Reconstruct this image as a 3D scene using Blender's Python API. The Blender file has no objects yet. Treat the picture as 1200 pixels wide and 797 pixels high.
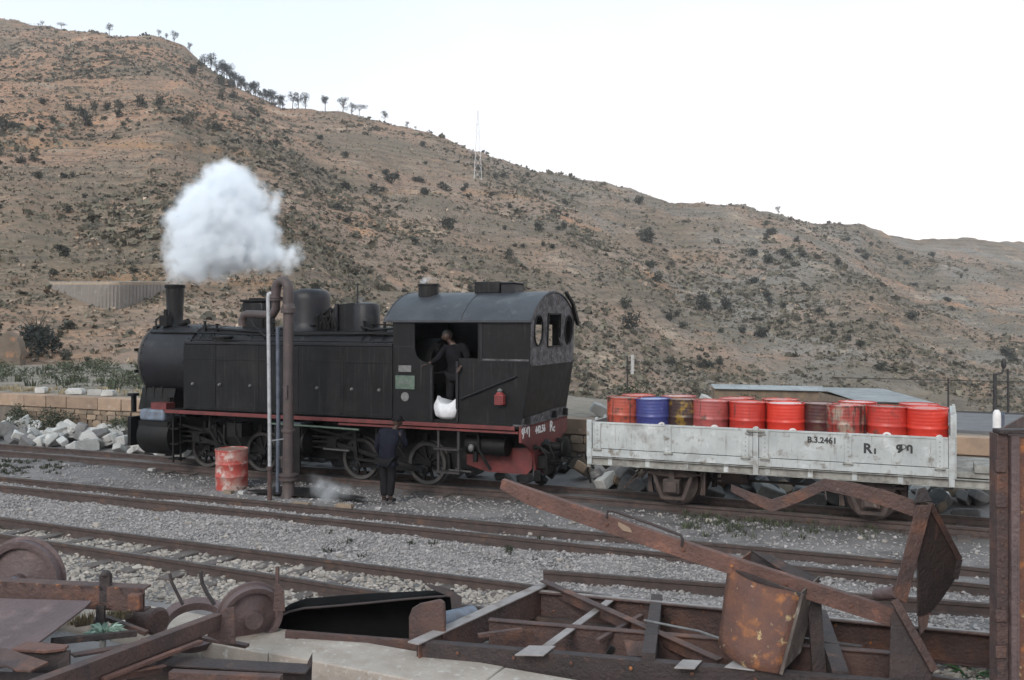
import bpy, bmesh, math, random
import numpy as np
from mathutils import Vector, Matrix, Euler
from mathutils import noise as mnoise
from mathutils.geometry import tessellate_polygon

random.seed(7)
RNG = np.random.default_rng(11)
SC = bpy.context.scene
COL = SC.collection
R = math.radians

# ------------------------------------------------------------------ camera
F, YH, H = 1130.0, 375.0, 3.5          # focal length in photo pixels, horizon row, eye height above the yard
cam_d = bpy.data.cameras.new('camera')
cam_d.sensor_width = 36.0
cam_d.lens = 36.0 * F / 1200.0
cam_d.shift_y = -(398.5 - YH) / 1200.0
cam_d.clip_start, cam_d.clip_end = 0.1, 6000
cam = bpy.data.objects.new('camera', cam_d)
COL.objects.link(cam)
cam.location = (0, 0, H)
cam.rotation_euler = (R(90), 0, 0)
SC.camera = cam

# ------------------------------------------------------------------ sky, sun, exposure
SUN_EL, SUN_AZ = R(32), R(205)          # high thin overcast, brightest part behind the camera, to the left
W = bpy.data.worlds.new('World')
SC.world = W
W.use_nodes = True
wn, wl = W.node_tree.nodes, W.node_tree.links
wn.clear()
wo = wn.new('ShaderNodeOutputWorld')
bg = wn.new('ShaderNodeBackground')
sky = wn.new('ShaderNodeTexSky')
sky.sky_type = 'NISHITA'
sky.sun_disc = False
sky.sun_elevation = SUN_EL
sky.sun_rotation = SUN_AZ
sky.air_density = 1.0
sky.dust_density = 1.6
sky.ozone_density = 1.0
veil = wn.new('ShaderNodeMix')          # thin even cloud over the whole sky
veil.data_type = 'RGBA'
veil.inputs[0].default_value = 0.90
wtc = wn.new('ShaderNodeTexCoord')
wsp = wn.new('ShaderNodeSeparateXYZ')
wl.new(wtc.outputs['Generated'], wsp.inputs[0])
wnz = wn.new('ShaderNodeTexNoise')      # slow tone changes in the veil
wnz.inputs['Scale'].default_value = 1.3
wnz.inputs['Detail'].default_value = 4
wl.new(wtc.outputs['Generated'], wnz.inputs['Vector'])
wma = wn.new('ShaderNodeMath'); wma.operation = 'MULTIPLY_ADD'
wl.new(wnz.outputs[0], wma.inputs[0]); wma.inputs[1].default_value = .55
wl.new(wsp.outputs[2], wma.inputs[2])
wmx = wn.new('ShaderNodeMath'); wmx.operation = 'MULTIPLY_ADD'
wl.new(wsp.outputs[0], wmx.inputs[0]); wmx.inputs[1].default_value = -.25
wl.new(wma.outputs[0], wmx.inputs[2])
wmr = wn.new('ShaderNodeMapRange')
wmr.inputs[1].default_value, wmr.inputs[2].default_value = .30, .85
wl.new(wmx.outputs[0], wmr.inputs[0])
wvc = wn.new('ShaderNodeMix'); wvc.data_type = 'RGBA'
wvc.inputs[6].default_value = (9.75, 9.15, 9.1, 1)
wvc.inputs[7].default_value = (5.5, 6.75, 7.8, 1)
wl.new(wmr.outputs[0], wvc.inputs[0])
wl.new(wvc.outputs[2], veil.inputs[7])
wl.new(sky.outputs[0], veil.inputs[6])
wl.new(veil.outputs[2], bg.inputs[0])
bg.inputs[1].default_value = 0.10
wl.new(bg.outputs[0], wo.inputs[0])

sun_d = bpy.data.lights.new('sun', 'SUN')
sun_d.energy = 1.5
sun_d.angle = R(25)
sun_d.color = (1.0, 0.93, 0.87)
sun = bpy.data.objects.new('sun', sun_d)
COL.objects.link(sun)
sd = Vector((math.sin(SUN_AZ) * math.cos(SUN_EL), math.cos(SUN_AZ) * math.cos(SUN_EL), math.sin(SUN_EL)))
sun.rotation_euler = sd.to_track_quat('Z', 'Y').to_euler()
sun.location = (-5, -5, 30)

SC.view_settings.view_transform = 'Standard'
SC.view_settings.look = 'None'
SC.view_settings.exposure = 0.56
SC.view_settings.gamma = 1.0
SC.render.engine = 'CYCLES'
cy = SC.cycles
cy.use_denoising = True
try:
    cy.denoiser = 'OPENIMAGEDENOISE'
except Exception:
    pass
cy.max_bounces = 16
cy.diffuse_bounces = 3
cy.glossy_bounces = 3
cy.transmission_bounces = 2
cy.volume_bounces = 16
cy.transparent_max_bounces = 8
cy.use_adaptive_sampling = True
cy.adaptive_threshold = 0.02

# ------------------------------------------------------------------ places
TH = R(24)
CT, ST = math.cos(TH), math.sin(TH)
O = Vector((0, 19.42, 0))                # a point on the far track's centre line
T = Vector((CT, -ST, 0))                 # along the far track, to the right
N = Vector((ST, CT, 0))                  # across it, away from the camera


def LW(s, off, z=0.0):
    return O + T * s + N * off + Vector((0, 0, z))


def gp(px, py, z=0.0):                   # where the line of sight meets a level z
    Z = F * (H - z) / (py - YH)
    return Vector(((px - 600) / F * Z, Z, z))


def dp(px, py, Z):                       # the point at depth Z
    return Vector(((px - 600) / F * Z, Z, H - (py - YH) * Z / F))
# ------------------------------------------------------------------ mesh helpers
OFFS = {}
STUFF_PARTS = {'rivet_row', 'strap_rivet', 'cylinder_bolt'}      # far too small to pick apart


class MB:
    def __init__(self):
        self.v, self.f = [], []

    def add(self, vs, fs):
        b = len(self.v)
        self.v += [tuple(p) for p in vs]
        self.f += [tuple(i + b for i in q) for q in fs]
        return self

    def box(self, c, s, M=None):
        hx, hy, hz = s[0] / 2, s[1] / 2, s[2] / 2
        vs = [Vector((x, y, z)) for x in (-hx, hx) for y in (-hy, hy) for z in (-hz, hz)]
        if M is not None:
            vs = [M @ p for p in vs]
        c = Vector(c)
        return self.add([p + c for p in vs], [(0, 1, 3, 2), (4, 6, 7, 5), (0, 4, 5, 1), (2, 3, 7, 6), (0, 2, 6, 4), (1, 5, 7, 3)])

    def b2(self, x0, x1, y0, y1, z0, z1):
        return self.box(((x0 + x1) / 2, (y0 + y1) / 2, (z0 + z1) / 2), (abs(x1 - x0), abs(y1 - y0), abs(z1 - z0)))

    def sweep(self, prof, p, q, up=(0, 0, 1)):
        """2-D profile (a across, b along up) swept from p to q"""
        p, q, up = Vector(p), Vector(q), Vector(up)
        d = (q - p).normalized()
        side = d.cross(up).normalized()
        u = side.cross(d).normalized()
        n = len(prof)
        vs = [p + side * a + u * b for a, b in prof] + [q + side * a + u * b for a, b in prof]
        fs = [(i, (i + 1) % n, n + (i + 1) % n, n + i) for i in range(n)]
        fs += [tuple(reversed(range(n))), tuple(range(n, 2 * n))]
        return self.add(vs, fs)

    def bar(self, p, q, w, h, up=(0, 0, 1)):
        return self.sweep([(-w / 2, -h / 2), (w / 2, -h / 2), (w / 2, h / 2), (-w / 2, h / 2)], p, q, up)

    def channel(self, p, q, w, h, t=.015, up=(0, 0, 1), flip=1):
        """U section: web height h, flanges w long, open to +side*flip; top at the line p-q"""
        pr = [(0, -h), (w, -h), (w, -h + t), (t, -h + t), (t, -t), (w, -t), (w, 0), (0, 0)]
        pr = [(a * flip, b) for a, b in pr]
        if flip < 0:
            pr.reverse()
        return self.sweep(pr, p, q, up)

    def ibeam(self, p, q, w, h, t=.014, up=(0, 0, 1)):
        a = w / 2
        b = t / 2
        pr = [(-a, -h), (a, -h), (a, -h + t), (b, -h + t), (b, -t), (a, -t), (a, 0), (-a, 0), (-a, -t), (-b, -t), (-b, -h + t), (-a, -h + t)]
        return self.sweep(pr, p, q, up)

    def angle(self, p, q, w, h, t=.012, up=(0, 0, 1), flip=1):
        pr = [(0, 0), (0, -h), (t, -h), (t, -t), (w, -t), (w, 0)]
        pr = [(a * flip, b) for a, b in pr]
        if flip < 0:
            pr.reverse()
        return self.sweep(pr, p, q, up)

    def tube(self, pts, r, n=10, cap=True):
        pts = [Vector(p) for p in pts]
        rs = r if isinstance(r, (list, tuple)) else [r] * len(pts)
        m = len(pts)
        tans = []
        for i in range(m):
            d = (pts[min(i + 1, m - 1)] - pts[max(i - 1, 0)])
            tans.append(d.normalized())
        ref = Vector((0, 0, 1)) if abs(tans[0].z) < .9 else Vector((1, 0, 0))
        side = tans[0].cross(ref).normalized()
        vs, fs = [], []
        for i in range(m):
            side = (side - tans[i] * side.dot(tans[i])).normalized()
            u = tans[i].cross(side)
            for k in range(n):
                a = 2 * math.pi * k / n
                vs.append(pts[i] + (side * math.cos(a) + u * math.sin(a)) * rs[i])
        for i in range(m - 1):
            for k in range(n):
                k2 = (k + 1) % n
                fs.append((i * n + k, i * n + k2, (i + 1) * n + k2, (i + 1) * n + k))
        if cap:
            fs.append(tuple(reversed(range(n))))
            fs.append(tuple(range((m - 1) * n, m * n)))
        return self.add(vs, fs)

    def cyl(self, p, q, r, n=16):
        return self.tube([p, q], r, n)

    def lathe(self, prof, c, axis=(0, 0, 1), n=24, arc=2 * math.pi):
        """prof: (radius, height) pairs along the axis from c"""
        c, ax = Vector(c), Vector(axis).normalized()
        ref = Vector((0, 0, 1)) if abs(ax.z) < .9 else Vector((1, 0, 0))
        a1 = ax.cross(ref).normalized()
        a2 = ax.cross(a1)
        vs, fs = [], []
        m = len(prof)
        for r, h in prof:
            for k in range(n):
                a = arc * k / n
                vs.append(c + ax * h + (a1 * math.cos(a) + a2 * math.sin(a)) * r)
        for i in range(m - 1):
            for k in range(n):
                k2 = (k + 1) % n
                fs.append((i * n + k, (i + 1) * n + k, (i + 1) * n + k2, i * n + k2))
        fs.append(tuple(range(n)))
        fs.append(tuple(reversed(range((m - 1) * n, m * n))))
        return self.add(vs, fs)

    def prism(self, outer, fn, t, holes=()):
        """polygon with holes; fn(a, b, d) maps 2-D point and depth d (0..t) to space"""
        loops = [list(outer)] + [list(h) for h in holes]
        tri = tessellate_polygon([[Vector((a, b, 0)) for a, b in l] for l in loops])
        flat = [p for l in loops for p in l]
        n = len(flat)
        vs = [fn(a, b, 0) for a, b in flat] + [fn(a, b, t) for a, b in flat]
        fs = [tuple(x) for x in tri] + [tuple(i + n for i in reversed(x)) for x in tri]
        b = 0
        for l in loops:
            m = len(l)
            for i in range(m):
                j = (i + 1) % m
                fs.append((b + i, b + j, n + b + j, n + b + i))
            b += m
        return self.add(vs, fs)

    def plate(self, pts, t, sag=0.0):
        """flat sheet of thickness t through 3-D points"""
        pts = [Vector(p) for p in pts]
        nrm = Vector((0, 0, 0))
        for i in range(len(pts)):
            nrm += pts[i].cross(pts[(i + 1) % len(pts)])
        nrm.normalize()
        n = len(pts)
        vs = [p + nrm * t / 2 for p in pts] + [p - nrm * t / 2 for p in pts]
        fs = [tuple(range(n)), tuple(reversed(range(n, 2 * n)))] + [(i, i + n, (i + 1) % n + n, (i + 1) % n) for i in range(n)]
        return self.add(vs, fs)

    def pieces(self):
        par = list(range(len(self.v)))

        def find(a):
            while par[a] != a:
                par[a] = par[par[a]]
                a = par[a]
            return a
        for f in self.f:
            r0 = find(f[0])
            for i in f[1:]:
                par[find(i)] = r0
        groups = {}
        for f in self.f:
            groups.setdefault(find(f[0]), []).append(f)
        out = []
        for fl in groups.values():
            m = MB()
            ids = sorted({i for f in fl for i in f})
            mp = {a: b for b, a in enumerate(ids)}
            m.v = [self.v[i] for i in ids]
            m.f = [tuple(mp[i] for i in f) for f in fl]
            out.append(m)
        return out

    def islands(self):
        """groups of pieces that touch each other"""
        ps = self.pieces()
        if len(ps) < 2 or len(ps) > 300:
            return ps[:1] if len(ps) < 2 else [self]
        bb = [(np.min(p.v, 0) - .004, np.max(p.v, 0) + .004) for p in ps]
        par = list(range(len(ps)))

        def find(a):
            while par[a] != a:
                a = par[a]
            return a
        for i in range(len(ps)):
            for j in range(i):
                if (bb[i][0] <= bb[j][1]).all() and (bb[j][0] <= bb[i][1]).all():
                    par[find(i)] = find(j)
        gr = {}
        for i, p in enumerate(ps):
            q = gr.setdefault(find(i), MB())
            q.add(p.v, p.f)
        return list(gr.values())

    def each(self, name, m, parent, **k):
        """every separate piece as an object of its own"""
        return [q.build(name, m, parent, **k) for q in self.pieces()]

    def ball(self, c, r, sc=(1, 1, 1), nu=12, nv=8, jit=0.0):
        c = Vector(c)
        vs, fs = [], []
        for i in range(1, nv):
            th = math.pi * i / nv
            for k in range(nu):
                ph = 2 * math.pi * k / nu
                rr = r * (1 + random.uniform(-jit, jit))
                vs.append(c + Vector((rr * sc[0] * math.sin(th) * math.cos(ph), rr * sc[1] * math.sin(th) * math.sin(ph), rr * sc[2] * math.cos(th))))
        top = len(vs); vs.append(c + Vector((0, 0, r * sc[2])))
        bot = len(vs); vs.append(c - Vector((0, 0, r * sc[2])))
        for i in range(nv - 2):
            for k in range(nu):
                k2 = (k + 1) % nu
                fs.append((i * nu + k, (i + 1) * nu + k, (i + 1) * nu + k2, i * nu + k2))
        for k in range(nu):
            k2 = (k + 1) % nu
            fs.append((top, k, k2))
            fs.append((bot, (nv - 2) * nu + k2, (nv - 2) * nu + k))
        return self.add(vs, fs)

    def rock(self, c, s, M=None, blocky=.0):
        """a rough stone; blocky > 0 squares it off"""
        bm = bmesh.new()
        if blocky > 0:
            bmesh.ops.create_cube(bm, size=1.0)
            bmesh.ops.subdivide_edges(bm, edges=bm.edges[:], cuts=1, use_grid_fill=True)
        else:
            bmesh.ops.create_icosphere(bm, subdivisions=1, radius=.5)
        for q in bm.verts:
            k = 1 + random.uniform(-.16, .12) if blocky <= 0 else 1 + random.uniform(-.17, .09)
            if blocky > 0 and min(abs(q.co.x), abs(q.co.y), abs(q.co.z)) > .3:
                k *= .93
            q.co *= k
        vs = [Vector((q.co.x * s[0], q.co.y * s[1], q.co.z * s[2])) for q in bm.verts]
        if M is not None:
            vs = [M @ p for p in vs]
        c = Vector(c)
        bm.verts.index_update()
        self.add([p + c for p in vs], [tuple(q.index for q in fc.verts) for fc in bm.faces])
        bm.free()
        return self

    def mesh(self, name, m=None, smooth=35):
        me = bpy.data.meshes.new(name)
        me.from_pydata(self.v, [], self.f)
        bm = bmesh.new()
        bm.from_mesh(me)
        bmesh.ops.recalc_face_normals(bm, faces=bm.faces[:])
        bm.to_mesh(me)
        bm.free()
        if smooth:
            me.polygons.foreach_set('use_smooth', [True] * len(me.polygons))
            me.set_sharp_from_angle(angle=R(smooth))
        if m is not None:
            me.materials.append(m)
        return me

    def build(self, name, m, parent=None, smooth=35, bevel=0.0, recentre=True):
        if parent is not None and name in STUFF_PARTS:
            pass
        elif parent is not None and len(self.v) < 6000:
            ps = self.islands()
            if 1 < len(ps) <= 60:
                ps.sort(key=lambda q: -len(q.v))
                return [q.build(name, m, parent, smooth, bevel, recentre) for q in ps][0]
        if parent is None and recentre and self.v:
            a = np.array(self.v)
            lo, hi = a.min(0), a.max(0)
            c = Vector(((lo[0] + hi[0]) / 2, (lo[1] + hi[1]) / 2, lo[2]))
            self.v = [tuple(Vector(p) - c) for p in self.v]
        o = bpy.data.objects.new(name, self.mesh(name, m, smooth))
        COL.objects.link(o)
        if parent is None:
            if recentre and self.v:
                o.location = c
        else:
            o.parent = parent
            if parent.name in OFFS:
                o.location = OFFS[parent.name]
        if name in STUFF_PARTS:
            o['kind'] = 'stuff'
        if bevel:
            b = o.modifiers.new('bevel', 'BEVEL')
            b.width = bevel
            b.segments = 2
            b.limit_method = 'ANGLE'
            b.angle_limit = R(40)
        return o


def tag(o, label=None, cat=None, group=None, kind=None):
    if label: o['label'] = label
    if cat: o['category'] = cat
    if group: o['group'] = group
    if kind: o['kind'] = kind
    return o


def empty(name, loc, label, cat, group=None, rot=0.0, frame=None):
    """a thing's base; frame: coordinates in which its parts are written (their origin relative to the base)"""
    o = bpy.data.objects.new(name, None)
    COL.objects.link(o)
    o.location = loc
    o.rotation_euler = (0, 0, rot)
    o.empty_display_size = .2
    tag(o, label, cat, group)
    OFFS[o.name] = Vector(frame) if frame is not None else Vector((0, 0, 0))
    return o


def wempty(name, loc, label, cat, group=None):        # parts written in world coordinates
    return empty(name, loc, label, cat, group, 0.0, -Vector(loc))


def tempty(name, s0, label, cat, group=None):          # parts written in (along, across, up) of the far track
    return empty(name, LW(s0, 0, 0), label, cat, group, -TH, (-s0, 0, 0))


KIDS = None


def copy_tree(o, parent=None):
    c = o.copy()
    COL.objects.link(c)
    if parent is not None:
        c.parent = parent
    for ch in o.children:
        copy_tree(ch, c)
    return c


def text_part(s, size, fn, m, parent, name='lettering', bold=0.0, thick=0.004, subdiv=0, align='CENTER'):
    """flat letters whose 2-D outline is mapped to space by fn(a, b, d)"""
    cu = bpy.data.curves.new('lettering', 'FONT')
    cu.body = s
    cu.size = size
    cu.align_x = align
    cu.align_y = 'CENTER'
    cu.offset = bold
    cu.extrude = thick / 2
    cu.resolution_u = 3
    t = bpy.data.objects.new('lettering_source', cu)
    COL.objects.link(t)
    dg = bpy.context.evaluated_depsgraph_get()
    me = bpy.data.meshes.new_from_object(t.evaluated_get(dg))
    bpy.data.objects.remove(t)
    me.name = name
    for v in me.vertices:
        v.co = fn(v.co.x, v.co.y, v.co.z + thick / 2)
    me.materials.clear()
    me.materials.append(m)
    o = bpy.data.objects.new(name, me)
    COL.objects.link(o)
    o.parent = parent
    if parent.name in OFFS:
        o.location = OFFS[parent.name]
    return o


# ------------------------------------------------------------------ materials
def mat(name, c1, c2=None, scale=3.0, rough=.75, metal=0.0, bump=0.0, bscale=40.0, spots=(), rv=.12, rand=False, spec=.5, detail=6, attr=None, contrast=(.35, .65), stretch=None, hue=0.0):
    m = bpy.data.materials.new(name)
    m.use_nodes = True
    nt = m.node_tree
    nd, lk = nt.nodes, nt.links
    bs = nd['Principled BSDF']
    bs.inputs['Metallic'].default_value = metal
    bs.inputs['Specular IOR Level'].default_value = spec
    tc = nd.new('ShaderNodeTexCoord')
    vec = tc.outputs['Object']
    if rand:
        oi = nd.new('ShaderNodeObjectInfo')
        ml = nd.new('ShaderNodeMath'); ml.operation = 'MULTIPLY'; ml.inputs[1].default_value = 71.0
        lk.new(oi.outputs['Random'], ml.inputs[0])
        ad = nd.new('ShaderNodeVectorMath'); ad.operation = 'ADD'
        lk.new(vec, ad.inputs[0]); lk.new(ml.outputs[0], ad.inputs[1])
        vec = ad.outputs[0]

    def nz(sc, st=None, det=detail):
        v = vec
        if st is not None:
            mp = nd.new('ShaderNodeMapping')
            mp.inputs['Scale'].default_value = st
            lk.new(vec, mp.inputs[0])
            v = mp.outputs[0]
        n = nd.new('ShaderNodeTexNoise')
        n.inputs['Scale'].default_value = sc
        n.inputs['Detail'].default_value = det
        n.inputs['Roughness'].default_value = .62
        lk.new(v, n.inputs['Vector'])
        return n.outputs[0]

    def ramp(src, lo, hi):
        r = nd.new('ShaderNodeMapRange')
        r.inputs[1].default_value = lo
        r.inputs[2].default_value = hi
        r.clamp = True
        lk.new(src, r.inputs[0])
        return r.outputs[0]

    def mix(fac, a, b):
        x = nd.new('ShaderNodeMix'); x.data_type = 'RGBA'
        lk.new(fac, x.inputs[0])
        for i, c in ((6, a), (7, b)):
            if isinstance(c, tuple):
                x.inputs[i].default_value = (*c, 1)
            else:
                lk.new(c, x.inputs[i])
        return x.outputs[2]
    c2 = c2 or tuple(k * .65 for k in c1)
    base = nz(scale, stretch)
    col = mix(ramp(base, *contrast), c1, c2)
    rsum = None
    for sp in spots:
        c, sc, lo, hi = sp[:4]
        st = sp[4] if len(sp) > 4 else None
        fac = ramp(nz(sc, st), lo, hi)
        col = mix(fac, col, c)
    if attr:
        at = nd.new('ShaderNodeAttribute')
        at.attribute_name = attr
        hv = nd.new('ShaderNodeHueSaturation')
        lk.new(col, hv.inputs['Color'])
        lk.new(at.outputs['Fac'], hv.inputs['Value'])
        col = hv.outputs[0]
    if hue:
        oi2 = nd.new('ShaderNodeObjectInfo')
        mr = nd.new('ShaderNodeMapRange')
        mr.inputs[3].default_value = 1 - hue
        mr.inputs[4].default_value = 1 + hue
        lk.new(oi2.outputs['Random'], mr.inputs[0])
        hv = nd.new('ShaderNodeHueSaturation')
        lk.new(col, hv.inputs['Color'])
        lk.new(mr.outputs[0], hv.inputs['Value'])
        col = hv.outputs[0]
    lk.new(col, bs.inputs['Base Color'])
    rr = nd.new('ShaderNodeMapRange')
    rr.inputs[3].default_value = max(.05, rough - rv)
    rr.inputs[4].default_value = min(1, rough + rv)
    lk.new(nz(scale * 2.3, None, 4), rr.inputs[0])
    lk.new(rr.outputs[0], bs.inputs['Roughness'])
    if bump:
        bp = nd.new('ShaderNodeBump')
        bp.inputs['Strength'].default_value = min(1, bump)
        bp.inputs['Distance'].default_value = .02 * max(1, bump)
        lk.new(nz(bscale, None, 5), bp.inputs['Height'])
        lk.new(bp.outputs[0], bs.inputs['Normal'])
    return m


M = {}
M['ground'] = mat('yard_gravel', (.225, .208, .200), (.115, .106, .103), 1.1, .95, bump=1.0, bscale=30, spots=[((.19, .18, .175), 26, .54, .66), ((.035, .032, .034), .55, .55, .72), ((.16, .14, .12), 5, .6, .75)], rv=.03, attr='soil')
M['stone_grey'] = mat('grey_ballast', (.335, .312, .302), (.22, .206, .20), 9, .9, attr='tone', rv=.05)
M['stone_pale'] = mat('pale_ballast', (.36, .325, .285), (.23, .205, .18), 9, .9, attr='tone', rv=.05)
M['rail'] = mat('rail_rust', (.078, .054, .046), (.042, .031, .029), 7, .72, bump=.3, bscale=60, spots=[((.13, .07, .045), 3, .58, .75)])
M['railhead'] = mat('worn_rail_head', (.16, .145, .14), (.09, .07, .062), 4, .42, metal=.6, rv=.1)
M['sleeper'] = mat('dusty_sleeper', (.125, .105, .095), (.07, .058, .053), 4, .9, bump=.5, bscale=30, stretch=(8, 1, 1), rand=True)
M['black'] = mat('sooty_black_paint', (.0095, .0095, .0105), (.006, .006, .0065), 2.2, .44, bump=.12, bscale=7, spots=[((.022, .021, .021), 1.3, .52, .78), ((.022, .016, .014), 9, .66, .8), ((.045, .042, .041), 3.2, .56, .80, (7, 7, .3)), ((.05, .047, .045), 14, .66, .74)], rv=.2, spec=.25)
M['black_matt'] = mat('oily_black_metal', (.010, .0095, .0095), (.005, .005, .005), 5, .6, spots=[((.028, .023, .02), 6, .6, .8)], rv=.15, spec=.25)
M['boiler'] = mat('grey_sooted_boiler', (.019, .019, .022), (.010, .010, .012), 2.5, .46, bump=.15, bscale=9, spots=[((.050, .048, .048), 2.1, .58, .8), ((.05, .035, .028), 8, .66, .8)], rv=.15, spec=.3)
M['cabroof'] = mat('dusty_grey_roof', (.046, .050, .058), (.026, .028, .034), 1.6, .48, bump=.2, bscale=9, spots=[((.11, .112, .118), 2.5, .56, .8), ((.05, .035, .03), 6, .65, .8)], rv=.12)
M['peeled'] = mat('peeled_grey_paint', (.105, .10, .105), (.028, .026, .028), 7, .75, bump=.4, bscale=22, spots=[((.28, .265, .265), 9, .59, .70), ((.10, .05, .035), 5, .62, .75)], contrast=(.4, .6))
M['redbeam'] = mat('faded_red_paint', (.155, .030, .028), (.09, .02, .02), 4, .6, bump=.2, bscale=20, spots=[((.05, .025, .022), 5, .58, .72), ((.22, .07, .05), 14, .64, .75)])
M['white'] = mat('chalky_white_paint', (.74, .72, .70), (.6, .58, .56), 12, .7)
M['plate_green'] = mat('green_enamel_plate', (.10, .14, .11), (.06, .09, .07), 10, .5)
M['plate_grey'] = mat('grey_cast_plate', (.17, .17, .165), (.1, .1, .1), 14, .5)
M['lampred'] = mat('red_lantern', (.30, .045, .04), (.16, .03, .03), 8, .5)
M['steel'] = mat('bare_worked_steel', (.30, .29, .28), (.16, .15, .145), 8, .38, metal=.85)
M['wagon'] = mat('pale_wagon_paint', (.455, .475, .465), (.33, .35, .345), 1.8, .7, bump=.2, bscale=16, spots=[((.60, .62, .61), 2.7, .56, .75), ((.17, .145, .12), 6, .57, .72), ((.13, .09, .07), 3.4, .58, .82, (9, 9, .7)), ((.20, .185, .165), 1.2, .55, .72)])
M['wagon_dirty'] = mat('grimy_wagon_paint', (.31, .305, .275), (.16, .15, .135), 5, .75, bump=.3, bscale=20, spots=[((.09, .065, .05), 6, .55, .72), ((.55, .55, .51), 9, .62, .75)])
M['wagon_rust'] = mat('wagon_running_gear', (.085, .06, .05), (.04, .032, .03), 5, .8, bump=.4, bscale=25, spots=[((.20, .17, .14), 7, .6, .75)])
M['ink'] = mat('black_stencil_paint', (.02, .02, .022), (.035, .035, .037), 20, .6)
M['rust'] = mat('brown_scrap_rust', (.098, .055, .045), (.052, .034, .032), 3.2, .66, bump=.95, bscale=28, spots=[((.17, .075, .045), 2.4, .56, .74), ((.20, .15, .135), 11, .66, .8), ((.035, .027, .027), 4.5, .60, .75)], rv=.14, rand=True)
M['rust_red'] = mat('red_scrap_rust', (.150, .076, .058), (.088, .047, .039), 3.0, .72, bump=.95, bscale=30, spots=[((.28, .12, .08), 5, .56, .72), ((.06, .036, .032), 3, .6, .74)], rv=.12)
M['rust_orange'] = mat('flaking_rust_yellow', (.15, .065, .038), (.085, .042, .034), 4, .75, bump=.8, bscale=24, spots=[((.34, .13, .04), 5, .53, .66), ((.45, .33, .16), 8, .61, .68), ((.60, .50, .36), 13, .69, .75), ((.05, .032, .03), 4, .64, .76)], rv=.1)
M['rust_dark'] = mat('dark_scrap_rust_and_shade', (.05, .034, .032), (.028, .022, .022), 3.5, .7, bump=.95, bscale=28, spots=[((.11, .06, .042), 5, .6, .75)], rv=.12, rand=True)  # dark rust; on the pressing's web it also holds painted shade
M['rust_plum'] = mat('purple_brown_plate', (.125, .085, .082), (.085, .058, .058), 1.8, .58, bump=.95, bscale=20, spots=[((.17, .12, .115), 4, .56, .75), ((.10, .05, .036), 6, .62, .76)], rv=.1)
M['bucket_in'] = mat('limed_inner_plate', (.15, .12, .10), (.06, .045, .04), 5, .8, bump=.6, bscale=22, spots=[((.30, .27, .23), 6, .56, .7)])
M['bluegrey'] = mat('worn_blue_grey_and_sky_sheen', (.16, .20, .26), (.09, .10, .12), 6, .5, spots=[((.12, .07, .05), 6, .6, .75)])  # worn blue grey; on the cylinder lids a painted sky reflection
M['tankblack'] = mat('black_tank_lining', (.007, .007, .0075), (.004, .004, .004), 3, .9, rv=.05, spec=.08)
M['concrete'] = mat('pale_concrete', (.38, .335, .29), (.29, .25, .212), 3, .9, bump=.5, bscale=35, spots=[((.22, .17, .13), 4, .6, .76), ((.47, .45, .42), 14, .58, .7), ((.12, .09, .07), 9, .7, .8)], rv=.05)
M['coping'] = mat('brown_coping_stone', (.32, .225, .155), (.23, .165, .12), 2.6, .9, bump=.4, bscale=30, spots=[((.40, .33, .27), 6, .58, .75), ((.12, .09, .075), 5, .64, .78)], rv=.05, rand=True, hue=.22)
M['rubble'] = mat('rubble_wall_stone', (.25, .185, .125), (.16, .125, .095), 3, .92, bump=.5, bscale=25, rand=True, hue=.3)
M['mortar'] = mat('wall_mortar', (.17, .145, .115), (.11, .095, .08), 5, .95, bump=.5, bscale=30)
M['whitestone'] = mat('pale_rubble', (.46, .46, .44), (.33, .325, .31), 3, .9, bump=.4, bscale=22, spots=[((.24, .21, .18), 4, .6, .75), ((.58, .58, .57), 7, .6, .7)], rv=.05, rand=True, hue=.2)
M['greystone'] = mat('dark_rubble', (.17, .165, .16), (.10, .098, .098), 3, .9, bump=.4, bscale=22, spots=[((.30, .29, .28), 5, .6, .75)], rv=.05, rand=True, hue=.35)
M['platform'] = mat('platform_earth', (.23, .195, .155), (.145, .125, .10), 1.4, .95, bump=.6, bscale=14, spots=[((.10, .10, .065), 1.9, .54, .68), ((.33, .29, .25), 7, .6, .75)], rv=.04)
M['road'] = mat('grey_tarmac', (.14, .14, .145), (.10, .10, .105), 2, .85, bump=.2, bscale=30)
M['column'] = mat('brown_cast_iron', (.075, .055, .052), (.05, .038, .038), 4, .58, bump=.25, bscale=24, spots=[((.13, .08, .06), 7, .6, .75)])
M['polewhite'] = mat('galvanised_pole', (.42, .43, .44), (.28, .28, .285), 9, .5, metal=.25, spots=[((.15, .10, .08), 9, .64, .78)])
M['tyre'] = mat('dull_steel_tyre', (.075, .070, .066), (.045, .042, .04), 6, .5, metal=.3)
M['poleblue'] = mat('blue_grey_pole', (.12, .14, .18), (.06, .07, .09), 6, .5, metal=.2)
M['iron'] = mat('dark_iron', (.035, .03, .03), (.02, .018, .018), 6, .65)
M['corr'] = mat('weathered_sheet_roof', (.36, .38, .38), (.25, .265, .27), 2, .55, metal=.2, spots=[((.2, .15, .12), 4, .62, .8)])
M['cloth_navy'] = mat('navy_jacket', (.016, .017, .026), (.009, .010, .016), 9, .85, bump=.4, bscale=30, spec=.08)
M['cloth_black'] = mat('black_trousers', (.017, .016, .018), (.012, .012, .013), 9, .85, bump=.4, bscale=30, spec=.08)
M['cloth_brown'] = mat('brown_shirt', (.035, .025, .024), (.022, .017, .017), 9, .85, bump=.4, bscale=30, spec=.08)
M['cloth_grey'] = mat('grey_overall', (.013, .012, .015), (.008, .008, .009), 9, .85, bump=.4, bscale=30, spec=.08)
M['skin'] = mat('dark_brown_skin', (.060, .032, .022), (.045, .024, .017), 20, .5, rv=.05)
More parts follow.
